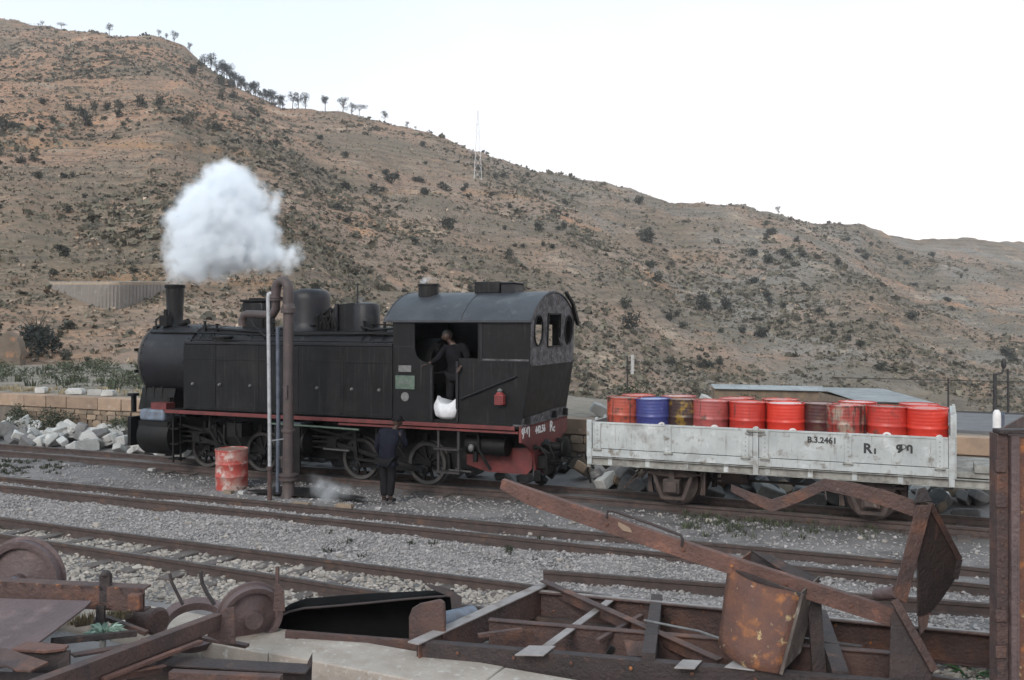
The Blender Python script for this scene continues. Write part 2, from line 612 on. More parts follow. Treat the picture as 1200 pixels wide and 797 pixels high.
M['hair'] = mat('black_hair', (.012, .011, .010), (.008, .008, .008), 30, .7)
M['sack'] = mat('white_plastic_sack', (.64, .64, .65), (.54, .545, .56), 9, .55, bump=.5, bscale=18)
M['bark'] = mat('grey_bark', (.10, .08, .065), (.05, .042, .036), 6, .9, rand=True)
M['leaf_dark'] = mat('dark_tree_leaves', (.030, .038, .032), (.018, .024, .022), 2.0, .8, rand=True, hue=.3)
M['leaf_weed'] = mat('weed_leaves', (.054, .064, .034), (.034, .041, .024), 3, .7, rand=True, hue=.3, attr='tone')
M['leaf_bright'] = mat('fresh_green_leaves', (.13, .17, .035), (.085, .12, .03), 4, .65, attr='tone')
M['leaf_pale'] = mat('pale_succulent_leaves', (.34, .47, .40), (.25, .36, .30), 6, .6, attr='tone')
M['leaf_broad'] = mat('broad_weed_leaves', (.045, .105, .035), (.03, .07, .028), 8, .55, attr='tone')
M['straw'] = mat('dry_grass', (.33, .27, .16), (.22, .18, .11), 5, .9, attr='tone')
M['shrub'] = mat('hillside_shrubs', (.140, .124, .088), (.090, .084, .062), 1.5, .9, attr='tone', rv=.04)
M['tuft_pale'] = mat('pale_dry_tussocks', (.33, .25, .185), (.24, .185, .14), 1.5, .95, attr='tone', rv=.03)
M['shrub_big'] = mat('hillside_bush_leaves', (.045, .046, .032), (.025, .028, .021), 1.4, .85, rand=True, hue=.35)


M['strap'] = mat('pale_steel_strap_and_sky_light', (.30, .275, .265), (.20, .18, .172), 5, .55, bump=.3, bscale=25, spots=[((.14, .085, .065), 5, .60, .76)])  # pale straps; on the beam lips also painted sky light


def drum_paint(name, c, d, wear=.62, rusty=(.10, .05, .035)):
    wear -= .075
    return mat(name, c, d, 2.2, .42, bump=.12, bscale=14, spots=[(rusty, 5, wear, wear + .1), (tuple(min(1, k * 1.35 + .03) for k in c), 9, .62, .74), ((.06, .035, .03), 2.4, wear + .02, wear + .14, (6, 6, .6))], rv=.12, rand=True)
# ------------------------------------------------------------------ terrain
def _hash(ix, iy, seed):
    h = (ix * 374761393 + iy * 668265263 + seed * 974634777) & 0x7fffffff
    h = ((h ^ (h >> 13)) * 1274126177) & 0x7fffffff
    return ((h ^ (h >> 16)) & 0xffff) / 65535.0


def vnoise(x, y, seed=0):
    ix, iy = np.floor(x).astype(np.int64), np.floor(y).astype(np.int64)
    fx, fy = x - ix, y - iy
    fx, fy = fx * fx * (3 - 2 * fx), fy * fy * (3 - 2 * fy)
    a, b = _hash(ix, iy, seed), _hash(ix + 1, iy, seed)
    c, d = _hash(ix, iy + 1, seed), _hash(ix + 1, iy + 1, seed)
    return (a * (1 - fx) + b * fx) * (1 - fy) + (c * (1 - fx) + d * fx) * fy - .5


def fbm(x, y, seed=0, octv=5, g=.5):
    s, a, t = 0, 1.0, 0
    for k in range(octv):
        s = s + a * vnoise(x * 2 ** k + 17.3 * k, y * 2 ** k - 9.1 * k, seed + k)
        t += a
        a *= g
    return s / t * 2


def smooth(t):
    t = np.clip(t, 0, 1)
    return t * t * (3 - 2 * t)


RIDGE = [(-1500, 150), (-900, 90), (-500, 40), (-200, 8), (0, 22), (60, 33), (140, 42), (188, 44), (215, 54), (240, 74), (262, 92), (300, 113), (330, 126), (370, 128), (405, 132), (440, 141), (500, 155), (530, 166), (560, 178), (590, 188), (620, 198), (655, 205), (690, 212), (740, 222), (790, 239), (830, 239), (865, 241), (900, 250), (940, 258), (985, 264), (1010, 263), (1040, 274), (1078, 283), (1100, 280), (1130, 279), (1165, 282), (1200, 285), (1500, 305), (2100, 330), (2800, 340)]
FOOT = [(-1500, 46, 1.0), (0, 46, 1.0), (200, 47, 1.0), (330, 52, .2), (460, 66, -2.5), (600, 84, -5), (800, 105, -8), (1000, 120, -9.5), (1200, 128, -10), (2800, 150, -11)]
RDIST = [(-1500, 420), (0, 400), (250, 370), (300, 345), (600, 350), (800, 365), (1000, 400), (1050, 430), (1200, 480), (2800, 560)]
_ip = lambda tab, x, k=1: np.interp(x, [r[0] for r in tab], [r[k] for r in tab])


def terrain(X, Z):
    X, Z = np.asarray(X, float), np.asarray(Z, float)
    px = 600 + F * X / np.maximum(Z, 1)
    px = np.clip(px, -1500, 2800)
    Zf, zf, Zr = _ip(FOOT, px, 1), _ip(FOOT, px, 2), _ip(RDIST, px)
    zr = H + (YH - _ip(RIDGE, px)) * Zr / F
    t = (Z - Zf) / (Zr - Zf)
    tc = np.clip(t, 0, 1)
    up = zf + (zr - zf) * (tc ** 1.22)
    env = 4 * tc * (1 - tc)
    g = fbm(px / 150 + .3 * fbm(X / 60, Z / 60, 40, 3), Z / 190, 3, 4)
    g2 = fbm(X / 26, Z / 34, 21, 4)
    up = up + env * (Z / 100) * (3.4 * g + .9 * g2) + .004 * Z * fbm(X / 9, Z / 9, 8, 3) * np.clip(tc * 6, 0, 1)
    # a spur that comes down towards the right
    sp = np.exp(-(((px - 850) / 120 - (1 - tc) * 1.6) ** 2) * 2.2) * env * (Z / 100) * 2.4
    up = up + sp
    over = np.maximum(Z - Zr, 0)
    up = up - over * .10
    # old terraces: small steps in height
    st = 2.4
    k = up / st + .25 * g2
    fr = k - np.floor(k)
    amt = np.clip(tc * 8, 0, 1) * np.clip(1 - tc * .3, .5, 1) * .55
    up = up + amt * st * (smooth(fr * 1.25) - fr) * .8
    off = X * ST + (Z - O.y) * CT
    w = smooth((off - 3.4) / np.maximum(5, (Zf - 46) * .9))
    return np.where(Z < Zf, -.6 + (zf + .6) * w, up)


def on_hill(px, py, z0=40, z1=600):
    """first point of the hillside on the line of sight of a photo pixel"""
    Zs = np.linspace(z0, z1, 2400)
    Xs = (px - 600) / F * Zs
    line = H - (py - YH) * Zs / F
    d = terrain(Xs, Zs) - line
    i = np.argmax(d > 0)
    if d[i] <= 0:
        i = len(Zs) - 1
    return Vector((Xs[i], Zs[i], float(terrain(Xs[i], Zs[i]))))


LEDGE = None
cols = np.concatenate([np.linspace(-1500, -160, 70), np.linspace(-150, 1350, 620), np.linspace(1360, 2800, 70)])
rows = np.concatenate([[12, 20], np.geomspace(26, 560, 330), [600, 640, 700]])
PX, ZZ = np.meshgrid(cols, rows)
XX = (PX - 600) / F * ZZ
HH = terrain(XX, ZZ)
# two cart tracks cut along the slope: flattened shelf with a bare orange bank above it
cut = np.zeros_like(HH)
for pts, wid in (([(-300, 182), (0, 176), (120, 172), (230, 178), (330, 186)], 5.0), ([(60, 331), (190, 333), (330, 336)], 4.0), ([(380, 240), (470, 226), (560, 228), (640, 236)], 3.0)):
    for j, c in enumerate(cols):
        if c < pts[0][0] or c > pts[-1][0]:
            continue
        yy = np.interp(c, [p[0] for p in pts], [p[1] for p in pts])
        q = on_hill(c, yy, 48, 420)
        z0, Z0 = q.z, q.y
        d = rows - Z0
        m = (d > -1.0) & (d < wid)
        HH[m, j] = np.where(d[m] < wid * .55, z0 + .02 * d[m], z0 + .02 * d[m] + (HH[m, j] - z0) * smooth((d[m] - wid * .55) / (wid * .45)))
        cut[:, j] = np.maximum(cut[:, j], np.exp(-((d - wid * .7) / (wid * .7)) ** 2))
nr, nc = HH.shape
vs = np.stack([XX, ZZ, HH], -1).reshape(-1, 3)
ii = np.arange(nr * nc).reshape(nr, nc)
fs = np.stack([ii[:-1, :-1], ii[:-1, 1:], ii[1:, 1:], ii[1:, :-1]], -1).reshape(-1, 4)


def np_mesh(name, vs, fs, m, smooth_=True, **attrs):
    me = bpy.data.meshes.new(name)
    k = fs.shape[1]
    me.vertices.add(len(vs))
    me.vertices.foreach_set('co', np.ascontiguousarray(vs, np.float32).ravel())
    me.loops.add(fs.size)
    me.loops.foreach_set('vertex_index', np.ascontiguousarray(fs, np.int32).ravel())
    me.polygons.add(len(fs))
    me.polygons.foreach_set('loop_start', np.arange(0, fs.size, k, dtype=np.int32))
    me.polygons.foreach_set('use_smooth', np.full(len(fs), smooth_))
    me.update(calc_edges=True)
    me.validate()
    for an, av in attrs.items():
        a = me.attributes.new(an, 'FLOAT', 'POINT')
        a.data.foreach_set('value', np.ascontiguousarray(av, np.float32).ravel())
    me.materials.append(m)
    o = bpy.data.objects.new(name, me)
    COL.objects.link(o)
    return o


def hill_material():
    m = bpy.data.materials.new('dry_hillside')
    m.use_nodes = True
    nt = m.node_tree
    nd, lk = nt.nodes, nt.links
    bs = nd['Principled BSDF']
    bs.inputs['Roughness'].default_value = .95
    bs.inputs['Specular IOR Level'].default_value = .15
    tc = nd.new('ShaderNodeTexCoord')
    vec = tc.outputs['Object']

    def nz(s, st=None, det=6, rough=.6):
        v = vec
        if st:
            mp = nd.new('ShaderNodeMapping'); mp.inputs['Scale'].default_value = st
            lk.new(vec, mp.inputs[0]); v = mp.outputs[0]
        n = nd.new('ShaderNodeTexNoise')
        n.inputs['Scale'].default_value = s; n.inputs['Detail'].default_value = det; n.inputs['Roughness'].default_value = rough
        lk.new(v, n.inputs['Vector'])
        return n.outputs[0]

    def ramp(s, lo, hi, a=0., b=1.):
        r = nd.new('ShaderNodeMapRange')
        r.inputs[1].default_value, r.inputs[2].default_value = lo, hi
        r.inputs[3].default_value, r.inputs[4].default_value = a, b
        lk.new(s, r.inputs[0]); return r.outputs[0]

    def mix(f, a, b):
        x = nd.new('ShaderNodeMix'); x.data_type = 'RGBA'
        if isinstance(f, float): x.inputs[0].default_value = f
        else: lk.new(f, x.inputs[0])
        for i, c in ((6, a), (7, b)):
            if isinstance(c, tuple): x.inputs[i].default_value = (*c, 1)
            else: lk.new(c, x.inputs[i])
        return x.outputs[2]

    def op(o, a, b):
        x = nd.new('ShaderNodeMath'); x.operation = o
        for i, c in ((0, a), (1, b)):
            if isinstance(c, (int, float)): x.inputs[i].default_value = c
            else: lk.new(c, x.inputs[i])
        return x.outputs[0]
    sx = nd.new('ShaderNodeSeparateXYZ'); lk.new(vec, sx.inputs[0])
    warm = ramp(op('ADD', op('MULTIPLY', sx.outputs[0], -.0042), nz(.012, None, 4)), .30, .95)
    soil = mix(warm, (0.221, 0.200, 0.175), (0.372, 0.206, 0.127))
    soil = mix(ramp(nz(.035, None, 5), .44, .62), soil, (0.306, 0.199, 0.138))
    soil = mix(ramp(nz(.05, (1, 1, 1.6), 6), .56, .70), soil, (0.445, 0.245, 0.140))
    soil = mix(ramp(nz(.09, None, 6), .56, .72), soil, (0.455, 0.362, 0.268))
    # dry grass and scrub cover
    soil = mix(op('MULTIPLY', ramp(nz(.03, None, 5), .42, .6), .85), soil, (0.147, 0.120, 0.086))
    soil = mix(op('MULTIPLY', ramp(nz(.85, None, 4), .53, .60), .75), soil, (0.109, 0.094, 0.068))
    soil = mix(op('MULTIPLY', ramp(nz(2.6, None, 3), .54, .62), .6), soil, (0.136, 0.116, 0.085))
    soil = mix(op('MULTIPLY', ramp(nz(2.1, None, 3), .60, .68), .5), soil, (0.394, 0.332, 0.256))
    # terrace steps: their shading painted as thin dark and pale level lines
    zz = op('ADD', op('MULTIPLY', sx.outputs[2], 2.6), op('MULTIPLY', nz(.06, None, 4), 9.0))
    ln = op('SINE', zz, 0)
    lines = op('MULTIPLY', ramp(ln, .72, .98), op('MULTIPLY', ramp(nz(.016, None, 3), .42, .55), ramp(nz(.35, None, 3), .38, .55)))
    soil = mix(op('MULTIPLY', lines, .72), soil, (.105, .085, .07))
    ln2 = op('MULTIPLY', ramp(ln, -.98, -.8, 1., 0.), ramp(nz(.016, None, 3), .46, .58))
    soil = mix(op('MULTIPLY', ln2, .35), soil, (.33, .26, .19))
    at = nd.new('ShaderNodeAttribute'); at.attribute_name = 'cut'
    soil = mix(op('MULTIPLY', at.outputs['Fac'], ramp(nz(.2, None, 4), .35, .6)), soil, (.33, .20, .115))
    lk.new(soil, bs.inputs['Base Color'])
    bp = nd.new('ShaderNodeBump'); bp.inputs['Strength'].default_value = 1; bp.inputs['Distance'].default_value = .5
    lk.new(nz(.7, None, 6, .7), bp.inputs['Height']); lk.new(bp.outputs[0], bs.inputs['Normal'])
    return m


hill = np_mesh('hillside', vs, fs, hill_material(), cut=cut)
tag(hill, 'dry brown terraced hillside rising behind the railway yard', None, None, 'structure')

# ------------------------------------------------------------------ yard
gx = np.concatenate([[-140, -80, -50], np.arange(-40, 30.01, .25), [45, 80, 140]])
gy = np.concatenate([[-40, -15, -4], np.arange(3, 34.01, .25), [36, 40]])
GX, GY = np.meshgrid(gx, gy)
NEAR_A, NEAR_B = (12.19, -.472), (10.99, -.504)       # rails of the near track: y = a + b x
MID_A, MID_B = (15.86, -.440), (14.95, -.447)
FAR_C = 19.42


def yard_z(x, y):
    x, y = np.asarray(x, float), np.asarray(y, float)
    z = .05 * fbm(x / 2.3, y / 2.3, 5, 4) + .03 * fbm(x / .5, y / .5, 6, 3)
    nd_ = np.abs(y - (11.6 - .488 * x)) * .9
    z = z + .04 * smooth(1 - nd_ / 1.6)
    off = x * ST + (y - O.y) * CT
    z = z + .10 * smooth((off - 1.0) / 1.5)
    # the bank on the camera's side of the concrete kerb is a step higher
    z = z - .06 * smooth((9.9 - .482 * x - y) / .6)
    z = z + .25 * smooth((8.25 - .482 * x - y) / .25) + .04 * fbm(x / .35, y / .35, 9, 3) * smooth((8.35 - .482 * x - y) / .25)
    z = z - 1.2 * smooth((off - 3.0) / .8)                 # it ends under the platform
    return z


GZ = yard_z(GX, GY)
ii = np.arange(GZ.size).reshape(GZ.shape)
fs = np.stack([ii[:-1, :-1], ii[:-1, 1:], ii[1:, 1:], ii[1:, :-1]], -1).reshape(-1, 4)
OFY = GX * ST + (GY - O.y) * CT
oil = 1 - .50 * np.exp(-((OFY + .35) / 1.25) ** 2) * (.75 + .5 * fbm(GX / 1.6, GY / 1.2, 61, 4)).clip(0, 1.1)
oil = oil - .22 * np.exp(-((GY - (15.4 - .444 * GX)) / .7) ** 2) * (.5 + fbm(GX / 2.2, GY / .9, 63, 3)).clip(0, 1)
yard = np_mesh('yard_ground', np.stack([GX, GY, GZ], -1).reshape(-1, 3), fs, M['ground'], soil=oil.clip(.35, 1.1))
tag(yard, 'grey gravelly ground of the railway yard', None, None, 'structure')


def scatter_stones(name, n, xs, ys, keep, size, m, lift=.25, ico=False):
    """loose stones lying on the yard, one mesh of real little rocks"""
    x = RNG.uniform(xs[0], xs[1], n * 3)
    y = RNG.uniform(ys[0], ys[1], n * 3)
    # only what the photograph's view and a step either side of it can show
    px = 600 + F * x / np.maximum(y, 1)
    k = keep(x, y) & (px > -160) & (px < 1360)
    x, y = x[k][:n], y[k][:n]
    n = len(x)
    s = RNG.lognormal(math.log(size), .38, n)
    if ico:
        bm = bmesh.new(); bmesh.ops.create_icosphere(bm, subdivisions=1, radius=1)
        bv = np.array([v.co[:] for v in bm.verts]); bf = np.array([[v.index for v in f.verts] for f in bm.faces]); bm.free()
    else:
        bv = np.array([(1, 0, 0), (-1, 0, 0), (0, 1, 0), (0, -1, 0), (0, 0, 1), (0, 0, -1.)])
        bf = np.array([(0, 2, 4), (2, 1, 4), (1, 3, 4), (3, 0, 4), (2, 0, 5), (1, 2, 5), (3, 1, 5), (0, 3, 5)])
    nv = len(bv)
    V = bv[None] * RNG.uniform(.62, 1.2, (n, nv, 1))
    sc = np.stack([RNG.uniform(.8, 1.25, n), RNG.uniform(.7, 1.1, n), RNG.uniform(.5, .85, n)], -1) * s[:, None]
    q = RNG.normal(size=(n, 4)); q /= np.linalg.norm(q, axis=1)[:, None]
    a, b, c, d = q.T
    Rm = np.stack([1 - 2 * (c * c + d * d), 2 * (b * c - a * d), 2 * (b * d + a * c), 2 * (b * c + a * d), 1 - 2 * (b * b + d * d), 2 * (c * d - a * b), 2 * (b * d - a * c), 2 * (c * d + a * b), 1 - 2 * (b * b + c * c)], -1).reshape(n, 3, 3)
    V = np.einsum('nij,nvj->nvi', Rm, V) * sc[:, None, :]
    z = yard_z(x, y) + s * lift
    V += np.stack([x, y, z], -1)[:, None, :]
    fs = (bf[None] + (np.arange(n) * nv)[:, None, None]).reshape(-1, 3)
    tone = np.repeat(RNG.normal(.97, .13, n).clip(.45, 1.7), nv)
    o = np_mesh(name, V.reshape(-1, 3), fs, m, False, tone=tone)
    return o


def band(a, b, lo, hi):
    return lambda x, y: ((y - a - b * x) > lo) & ((y - a - b * x) < hi)


o = scatter_stones('track_ballast', 27000, (-11, 8), (6.5, 18), band(11.6, -.488, -1.75, .62), .0255, M['stone_pale'], ico=True)
tag(o, 'pale loose ballast stones between the nearest rails', None, None, 'stuff')
o = scatter_stones('grey_gravel', 74000, (-13, 9), (8, 21), lambda x, y: band(11.6, -.488, .5, 4.0)(x, y), .0175, M['stone_grey'])
tag(o, 'grey gravel strewn between the nearer two tracks', None, None, 'stuff')
o = scatter_stones('cinder_gravel', 24000, (-16, 9), (10, 27), lambda x, y: band(15.2, -.444, .2, 3.4)(x, y) & (RNG.uniform(0, 1, x.shape) < .35 + .5 * (vnoise(x * .6, y * .6, 4) + .5)), .020, M['stone_grey'])
tag(o, 'fine cinders and gravel beside the locomotive track', None, None, 'stuff')
o = scatter_stones('scattered_stones', 130, (-12, 9), (9, 20), lambda x, y: band(11.6, -.488, .6, 7)(x, y), .042, M['stone_pale'], ico=True)
tag(o, 'larger pale stones scattered over the yard gravel', None, None, 'stuff')


# ------------------------------------------------------------------ tracks
RAIL_PROF = [(-.065, -.02), (.065, -.02), (.065, .004), (.014, .024), (.010, .100), (.034, .110), (.035, .150), (-.035, .150), (-.034, .110), (-.010, .100), (-.014, .024), (-.065, .004)]


def rail(parent, p, q, z, name='rail', sag=0.0):
    mb = MB()
    n = 10
    pts = []
    for i in range(n + 1):
        a = Vector(p).lerp(Vector(q), i / n)
        a.z = z + random.uniform(-.008, .008)
        a.x += random.uniform(-.006, .006)
        pts.append(a)
    for i in range(n):
        mb.sweep(RAIL_PROF, pts[i], pts[i + 1] + (pts[i + 1] - pts[i]).normalized() * .0)
    r = mb.build(name, M['rail'], parent, smooth=0)
    hd = MB()
    for i in range(n):
        hd.sweep([(-.027, .1505), (.027, .1505), (.027, .1535), (-.027, .1535)], pts[i], pts[i + 1])
    hd.build('rail_head', M['railhead'], r, smooth=0)
    return r


def track(name, label, a1, b1, a2, b2, x0, x1, zr, sleepers=True, zs=.0, spacing=.72):
    xm = (x0 + x1) / 2
    t = wempty(name, (xm, (a1 + a2) / 2 + (b1 + b2) / 2 * xm, 0), label, 'railway track', 'tracks side by side across the yard')
    rail(t, (x0, a1 + b1 * x0, 0), (x1, a1 + b1 * x1, 0), zr)
    rail(t, (x0, a2 + b2 * x0, 0), (x1, a2 + b2 * x1, 0), zr)
    if sleepers:
        bb = (b1 + b2) / 2
        th = math.atan(bb)
        d = Vector((math.cos(th), math.sin(th), 0)); nn = Vector((-math.sin(th), math.cos(th), 0))
        L_ = (x1 - x0) / math.cos(th)
        k = 0
        base = Vector((x0, (a1 + a2) / 2 + bb * x0, zs))
        while k * spacing < L_:
            c = base + d * (k * spacing + random.uniform(-.05, .05))
            k += 1
            px = 600 + F * c.x / max(c.y, 1)
            if px < -260 or px > 1500:
                continue
            w = random.uniform(.19, .24)
            sl = MB().box(c + Vector((0, 0, -.02)), (w, 1.75, .14), Matrix.Rotation(th + random.uniform(-.03, .03), 3, 'Z'))
            sl.build('sleeper', M['sleeper'], t, bevel=.012)
    return t


track('railway_track', 'nearest railway track on pale ballast with sleepers showing', *NEAR_A, *NEAR_B, -14, 9, .03, True, .005)
track('railway_track', 'middle railway track half buried in grey gravel', *MID_A, *MID_B, -18, 11, -.01, False)
track('railway_track', 'farthest railway track under the steam engine and the pale wagon', FAR_C - .475 / CT - .0, -ST / CT, FAR_C + .475 / CT, -ST / CT, -32, 16, -.005, True, -.035)
RAILTOP = .147

lr = MB()
pa, pb = gp(637, 681, .0), gp(1190, 724.5, .0)
lr.sweep(RAIL_PROF, pa, pb)
lr2 = lr.build('loose_rail', M['rail'], None, smooth=0)
tag(lr2, 'single loose rusty rail lying on gravel beyond the wrecked frame', 'rail')

# ------------------------------------------------------------------ platform
PZ = 1.27
POFF = 2.62
pt = []
ss = np.linspace(-60, 34, 150)
ws = np.array([0, .25, .8, 1.6, 2.6, 3.8, 5.2, 7, 9, 11, 13.5, 16.])
SS, WW = np.meshgrid(ss, ws)
back = np.interp(SS, [-60, -14, -7, -2, 4, 34], [26, 17, 12.5, 7.2, 4.6, 4.4])
OF = POFF + .30 + np.minimum(WW / 16 * back, back)
PXx = O.x + CT * SS + ST * OF
PYy = O.y - ST * SS + CT * OF
PZz = PZ - .02 + .05 * fbm(PXx / 3, PYy / 3, 31, 3) * (WW > .1) - .9 * smooth((WW - 14.5) / 1.5)
ii = np.arange(SS.size).reshape(SS.shape)
fs = np.stack([ii[:-1, :-1], ii[:-1, 1:], ii[1:, 1:], ii[1:, :-1]], -1).reshape(-1, 4)
pf = np_mesh('platform_ground', np.stack([PXx, PYy, PZz], -1).reshape(-1, 3), fs, M['platform'])
tag(pf, 'earth and gravel surface of the raised station platform', None, None, 'structure')

pw = tempty('platform_wall', -4, 'long low stone platform wall with brown coping blocks', 'platform wall')
MB().b2(-40, 20, POFF + .06, POFF + .5, -.4, PZ - .34).build('wall_core', M['mortar'], pw)
s = -30.0
while s < 14:
    ln = random.uniform(.8, 1.5)
    dz = random.uniform(-.015, .012)
    MB().b2(s + .012, s + ln - .012, POFF + random.uniform(-.012, .012), POFF + .5, PZ - .345 + dz, PZ + dz).build('coping_block', M['coping'], pw, bevel=.015)
    s += ln


def wall_stones(s0, s1, z0, z1, hmin=.13, hmax=.24):
    z = z0
    while z < z1 - .05:
        h = min(random.uniform(hmin, hmax), z1 - z)
        s = s0
        while s < s1:
            w = random.uniform(.18, .42)
            mb = MB().rock((s + w / 2, POFF + .07, z + h / 2), (w * .98, random.uniform(.14, .22), h * .98), None, .6)
            mb.build('stone', M['rubble'], pw, smooth=50)
            s += w
        z += h


wall_stones(-17.2, -9.2, .1, PZ - .36)
wall_stones(.3, 2.4, .55, PZ - .36)
wall_stones(7.9, 9.4, .1, PZ - .36)

a, b, c_, d_ = LW(7.0, POFF + .62, 0), LW(34, POFF + .62, 0), LW(34, POFF + 4.6, 0), LW(7.0, POFF + 4.6, 0)
rd = MB().add([p + Vector((0, 0, z)) for z in (PZ - .1, PZ + .055) for p in (a, b, c_, d_)], [(0, 1, 2, 3), (4, 5, 6, 7), (0, 1, 5, 4), (1, 2, 6, 5), (2, 3, 7, 6), (3, 0, 4, 7)])
r_ = rd.build('road', M['road'], None)
tag(r_, 'grey tarmac road along the back of the platform', None, None, 'structure')

# ------------------------------------------------------------------ air
hz = MB().b2(-1500, 1500, -80, 760, -75, 152).build('haze', None, None, smooth=0, recentre=False)
hm = bpy.data.materials.new('thin_mountain_haze')
hm.use_nodes = True
hn = hm.node_tree.nodes
hn.clear()
ho = hn.new('ShaderNodeOutputMaterial')
hv_ = hn.new('ShaderNodeVolumePrincipled')
hv_.inputs['Color'].default_value = (.90, .94, 1.0, 1)
hv_.inputs['Density'].default_value = .00024
hm.node_tree.links.new(hv_.outputs[0], ho.inputs['Volume'])
hz.data.materials.append(hm)
tag(hz, 'thin bluish haze in the valley air', None, None, 'stuff')
# ------------------------------------------------------------------ steam locomotive, written in (along, across, up) of its track
loco = tempty('steam_locomotive', -4.5, 'black articulated tank steam locomotive standing with steam rising from its chimney', 'steam locomotive')
BK, BM, BO = M['black'], M['black_matt'], M['boiler']
ZB = 2.55                                  # boiler centre height


def L(name, mb, m, parent=None, **k):
    return mb.build(name, m, parent or loco, **k)


# frames of the two engine units
mb = MB()
for o_ in (-.42, .42):
    mb.b2(-4.7, .62, o_ - .02, o_ + .02, .52, 1.36)
    mb.b2(-8.9, -5.0, o_ - .02, o_ + .02, .50, 1.26)
for s in (-8.3, -6.6, -5.2, -4.4, -2.4, -.9, .2):
    mb.b2(s - .03, s + .03, -.40, .40, .6, 1.2)
mb.b2(-7.0, -5.4, -.5, .5, 1.27, 1.40)
L('engine_frame', mb, BM)
mb = MB().prism([(-.75, .62), (-.3, .50), (.55, .50), (.66, .62), (.66, 1.02), (-.1, .98), (-.75, .9)], lambda a, b, d: Vector((a, -.50 - d, b)), .03)
L('rear_frame_plate', mb, M['redbeam'])

# boiler, smokebox
mb = MB().lathe([(.80, 0), (.80, 5.75)], (-7.8, 0, ZB), (1, 0, 0), 40)
for s in (-7.3, -6.1, -4.7, -3.2):
    mb.lathe([(.808, 0), (.815, .01), (.815, .06), (.808, .07)], (s, 0, ZB), (1, 0, 0), 40)
boiler = L('boiler', mb, BO)
mb = MB().lathe([(.80, 0), (.845, .03), (.845, 1.43), (.80, 1.45)], (-9.13, 0, ZB), (1, 0, 0), 40)
for k in range(28):
    a = 2 * math.pi * k / 28
    mb.ball((-9.04, .848 * math.cos(a), ZB + .848 * math.sin(a)), .018, (1, 1, 1), 6, 4)
    mb.ball((-7.78, .848 * math.cos(a), ZB + .848 * math.sin(a)), .018, (1, 1, 1), 6, 4)
sbx = L('smokebox', mb, BO)
mb = MB().lathe([(.82, .0), (.80, -.03), (.70, -.06), (.66, -.10), (.62, -.13), (.35, -.21), (.05, -.25), (.0, -.25)], (-9.13, 0, ZB), (1, 0, 0), 40)
door = L('smokebox_door', mb, BO, sbx)
mb = MB()
for k in range(12):
    a = 2 * math.pi * k / 12 + .2
    mb.box((-9.21, .71 * math.cos(a), ZB + .71 * math.sin(a)), (.09, .10, .10))
mb.bar((-9.36, -.7, ZB + .25), (-9.36, .3, ZB + .25), .05, .07)
mb.bar((-9.36, -.7, ZB - .25), (-9.36, .3, ZB - .25), .05, .07)
mb.cyl((-9.38, 0, ZB), (-9.51, 0, ZB), .06, 12)
mb.bar((-9.50, -.14, ZB), (-9.50, .14, ZB), .03, .03)
L('door_clamp', mb, BM, sbx)
mb = MB().tube([(-9.05, -.35, ZB + .78), (-9.1, -.30, ZB + .95), (-9.1, -.18, ZB + 1.02), (-9.07, -.1, ZB + .86)], .02, 8)
mb.box((-9.02, -.34, ZB + .72), (.12, .16, .16))
L('lifting_loop', mb, BM, sbx)
mb = MB().prism([(-.75, 0), (-.62, .5), (.62, .5), (.75, 0)], lambda a, b, d: Vector((-9.2 + d, a, 1.42 + b)), 1.0)
mb.b2(-9.0, -8.4, -.3, .3, .9, 1.45)
L('smokebox_saddle', mb, BM)
mb = MB()
for s in (-9.1, -8.85, -8.6):
    mb.tube([(s, -.62, 1.95), (s + .05, -.66, 1.7), (s, -.6, 1.45)], .028, 8)
mb.b2(-8.3, -8.22, -.78, -.6, 1.5, 1.72)
L('blower_pipe', mb, BM)

# chimney
mb = MB().lathe([(.30, 0), (.28, .05), (.21, .10), (.195, .14), (.185, .20), (.212, .92), (.235, .93), (.245, .99), (.23, 1.01), (.20, 1.01), (.19, .7), (.0, .7)], (-8.8, 0, ZB + .78), (0, 0, 1), 28)
ch = L('chimney', mb, BK)
mb = MB().b2(-8.88, -8.66, -.42, -.24, ZB + .80, ZB + 1.06)
mb.cyl((-8.77, -.33, ZB + 1.02), (-8.77, -.33, ZB + 1.2), .05, 10)
mb.cyl((-8.45, -.2, ZB + .84), (-8.2, -.2, ZB + .92), .07, 10)
L('ejector_box', mb, BM, ch)

# fittings along the top of the boiler
mb = MB().b2(-6.62, -6.02, -.24, .24, ZB + .66, ZB + 1.36)
sand = L('sand_box', mb, BK, None, bevel=.05)
L('sand_box_lid', MB().b2(-6.65, -5.99, -.27, .27, ZB + 1.36, ZB + 1.41).b2(-6.5, -6.2, -.15, .15, ZB + 1.41, ZB + 1.45), BM, sand, bevel=.015)
mb = MB().lathe([(.54, 0), (.48, .08), (.45, .2), (.45, .72), (.435, .82), (.38, .89), (.22, .94), (.0, .95)], (-4.95, .05, ZB + .70), (0, 0, 1), 32)
L('steam_dome', mb, BO)
mb = MB().prism([(-.30, 0), (-.30, .5), (-.25, .58), (.25, .62), (.30, .54), (.30, 0)], lambda a, b, d: Vector((-3.80 + a, -.30 + d, ZB + .70 + b)), .6)
fb = L('turret_casing', mb, BK, None, bevel=.03)
mb = MB().lathe([(.30, 0), (.30, .52), (.26, .58), (0, .62)], (-3.42, -.05, ZB + .72), (0, 0, 1), 20)
mb.cyl((-3.98, -.34, ZB + .72), (-3.98, -.34, ZB + 1.3), .04, 10)
mb.bar((-3.80, -.32, ZB + .72), (-3.80, -.32, ZB + 1.33), .10, .05)
mb.cyl((-3.6, -.1, ZB + 1.3), (-3.6, -.1, ZB + 1.72), .018, 6)
L('air_pump', mb, BO, fb)
mb = MB()
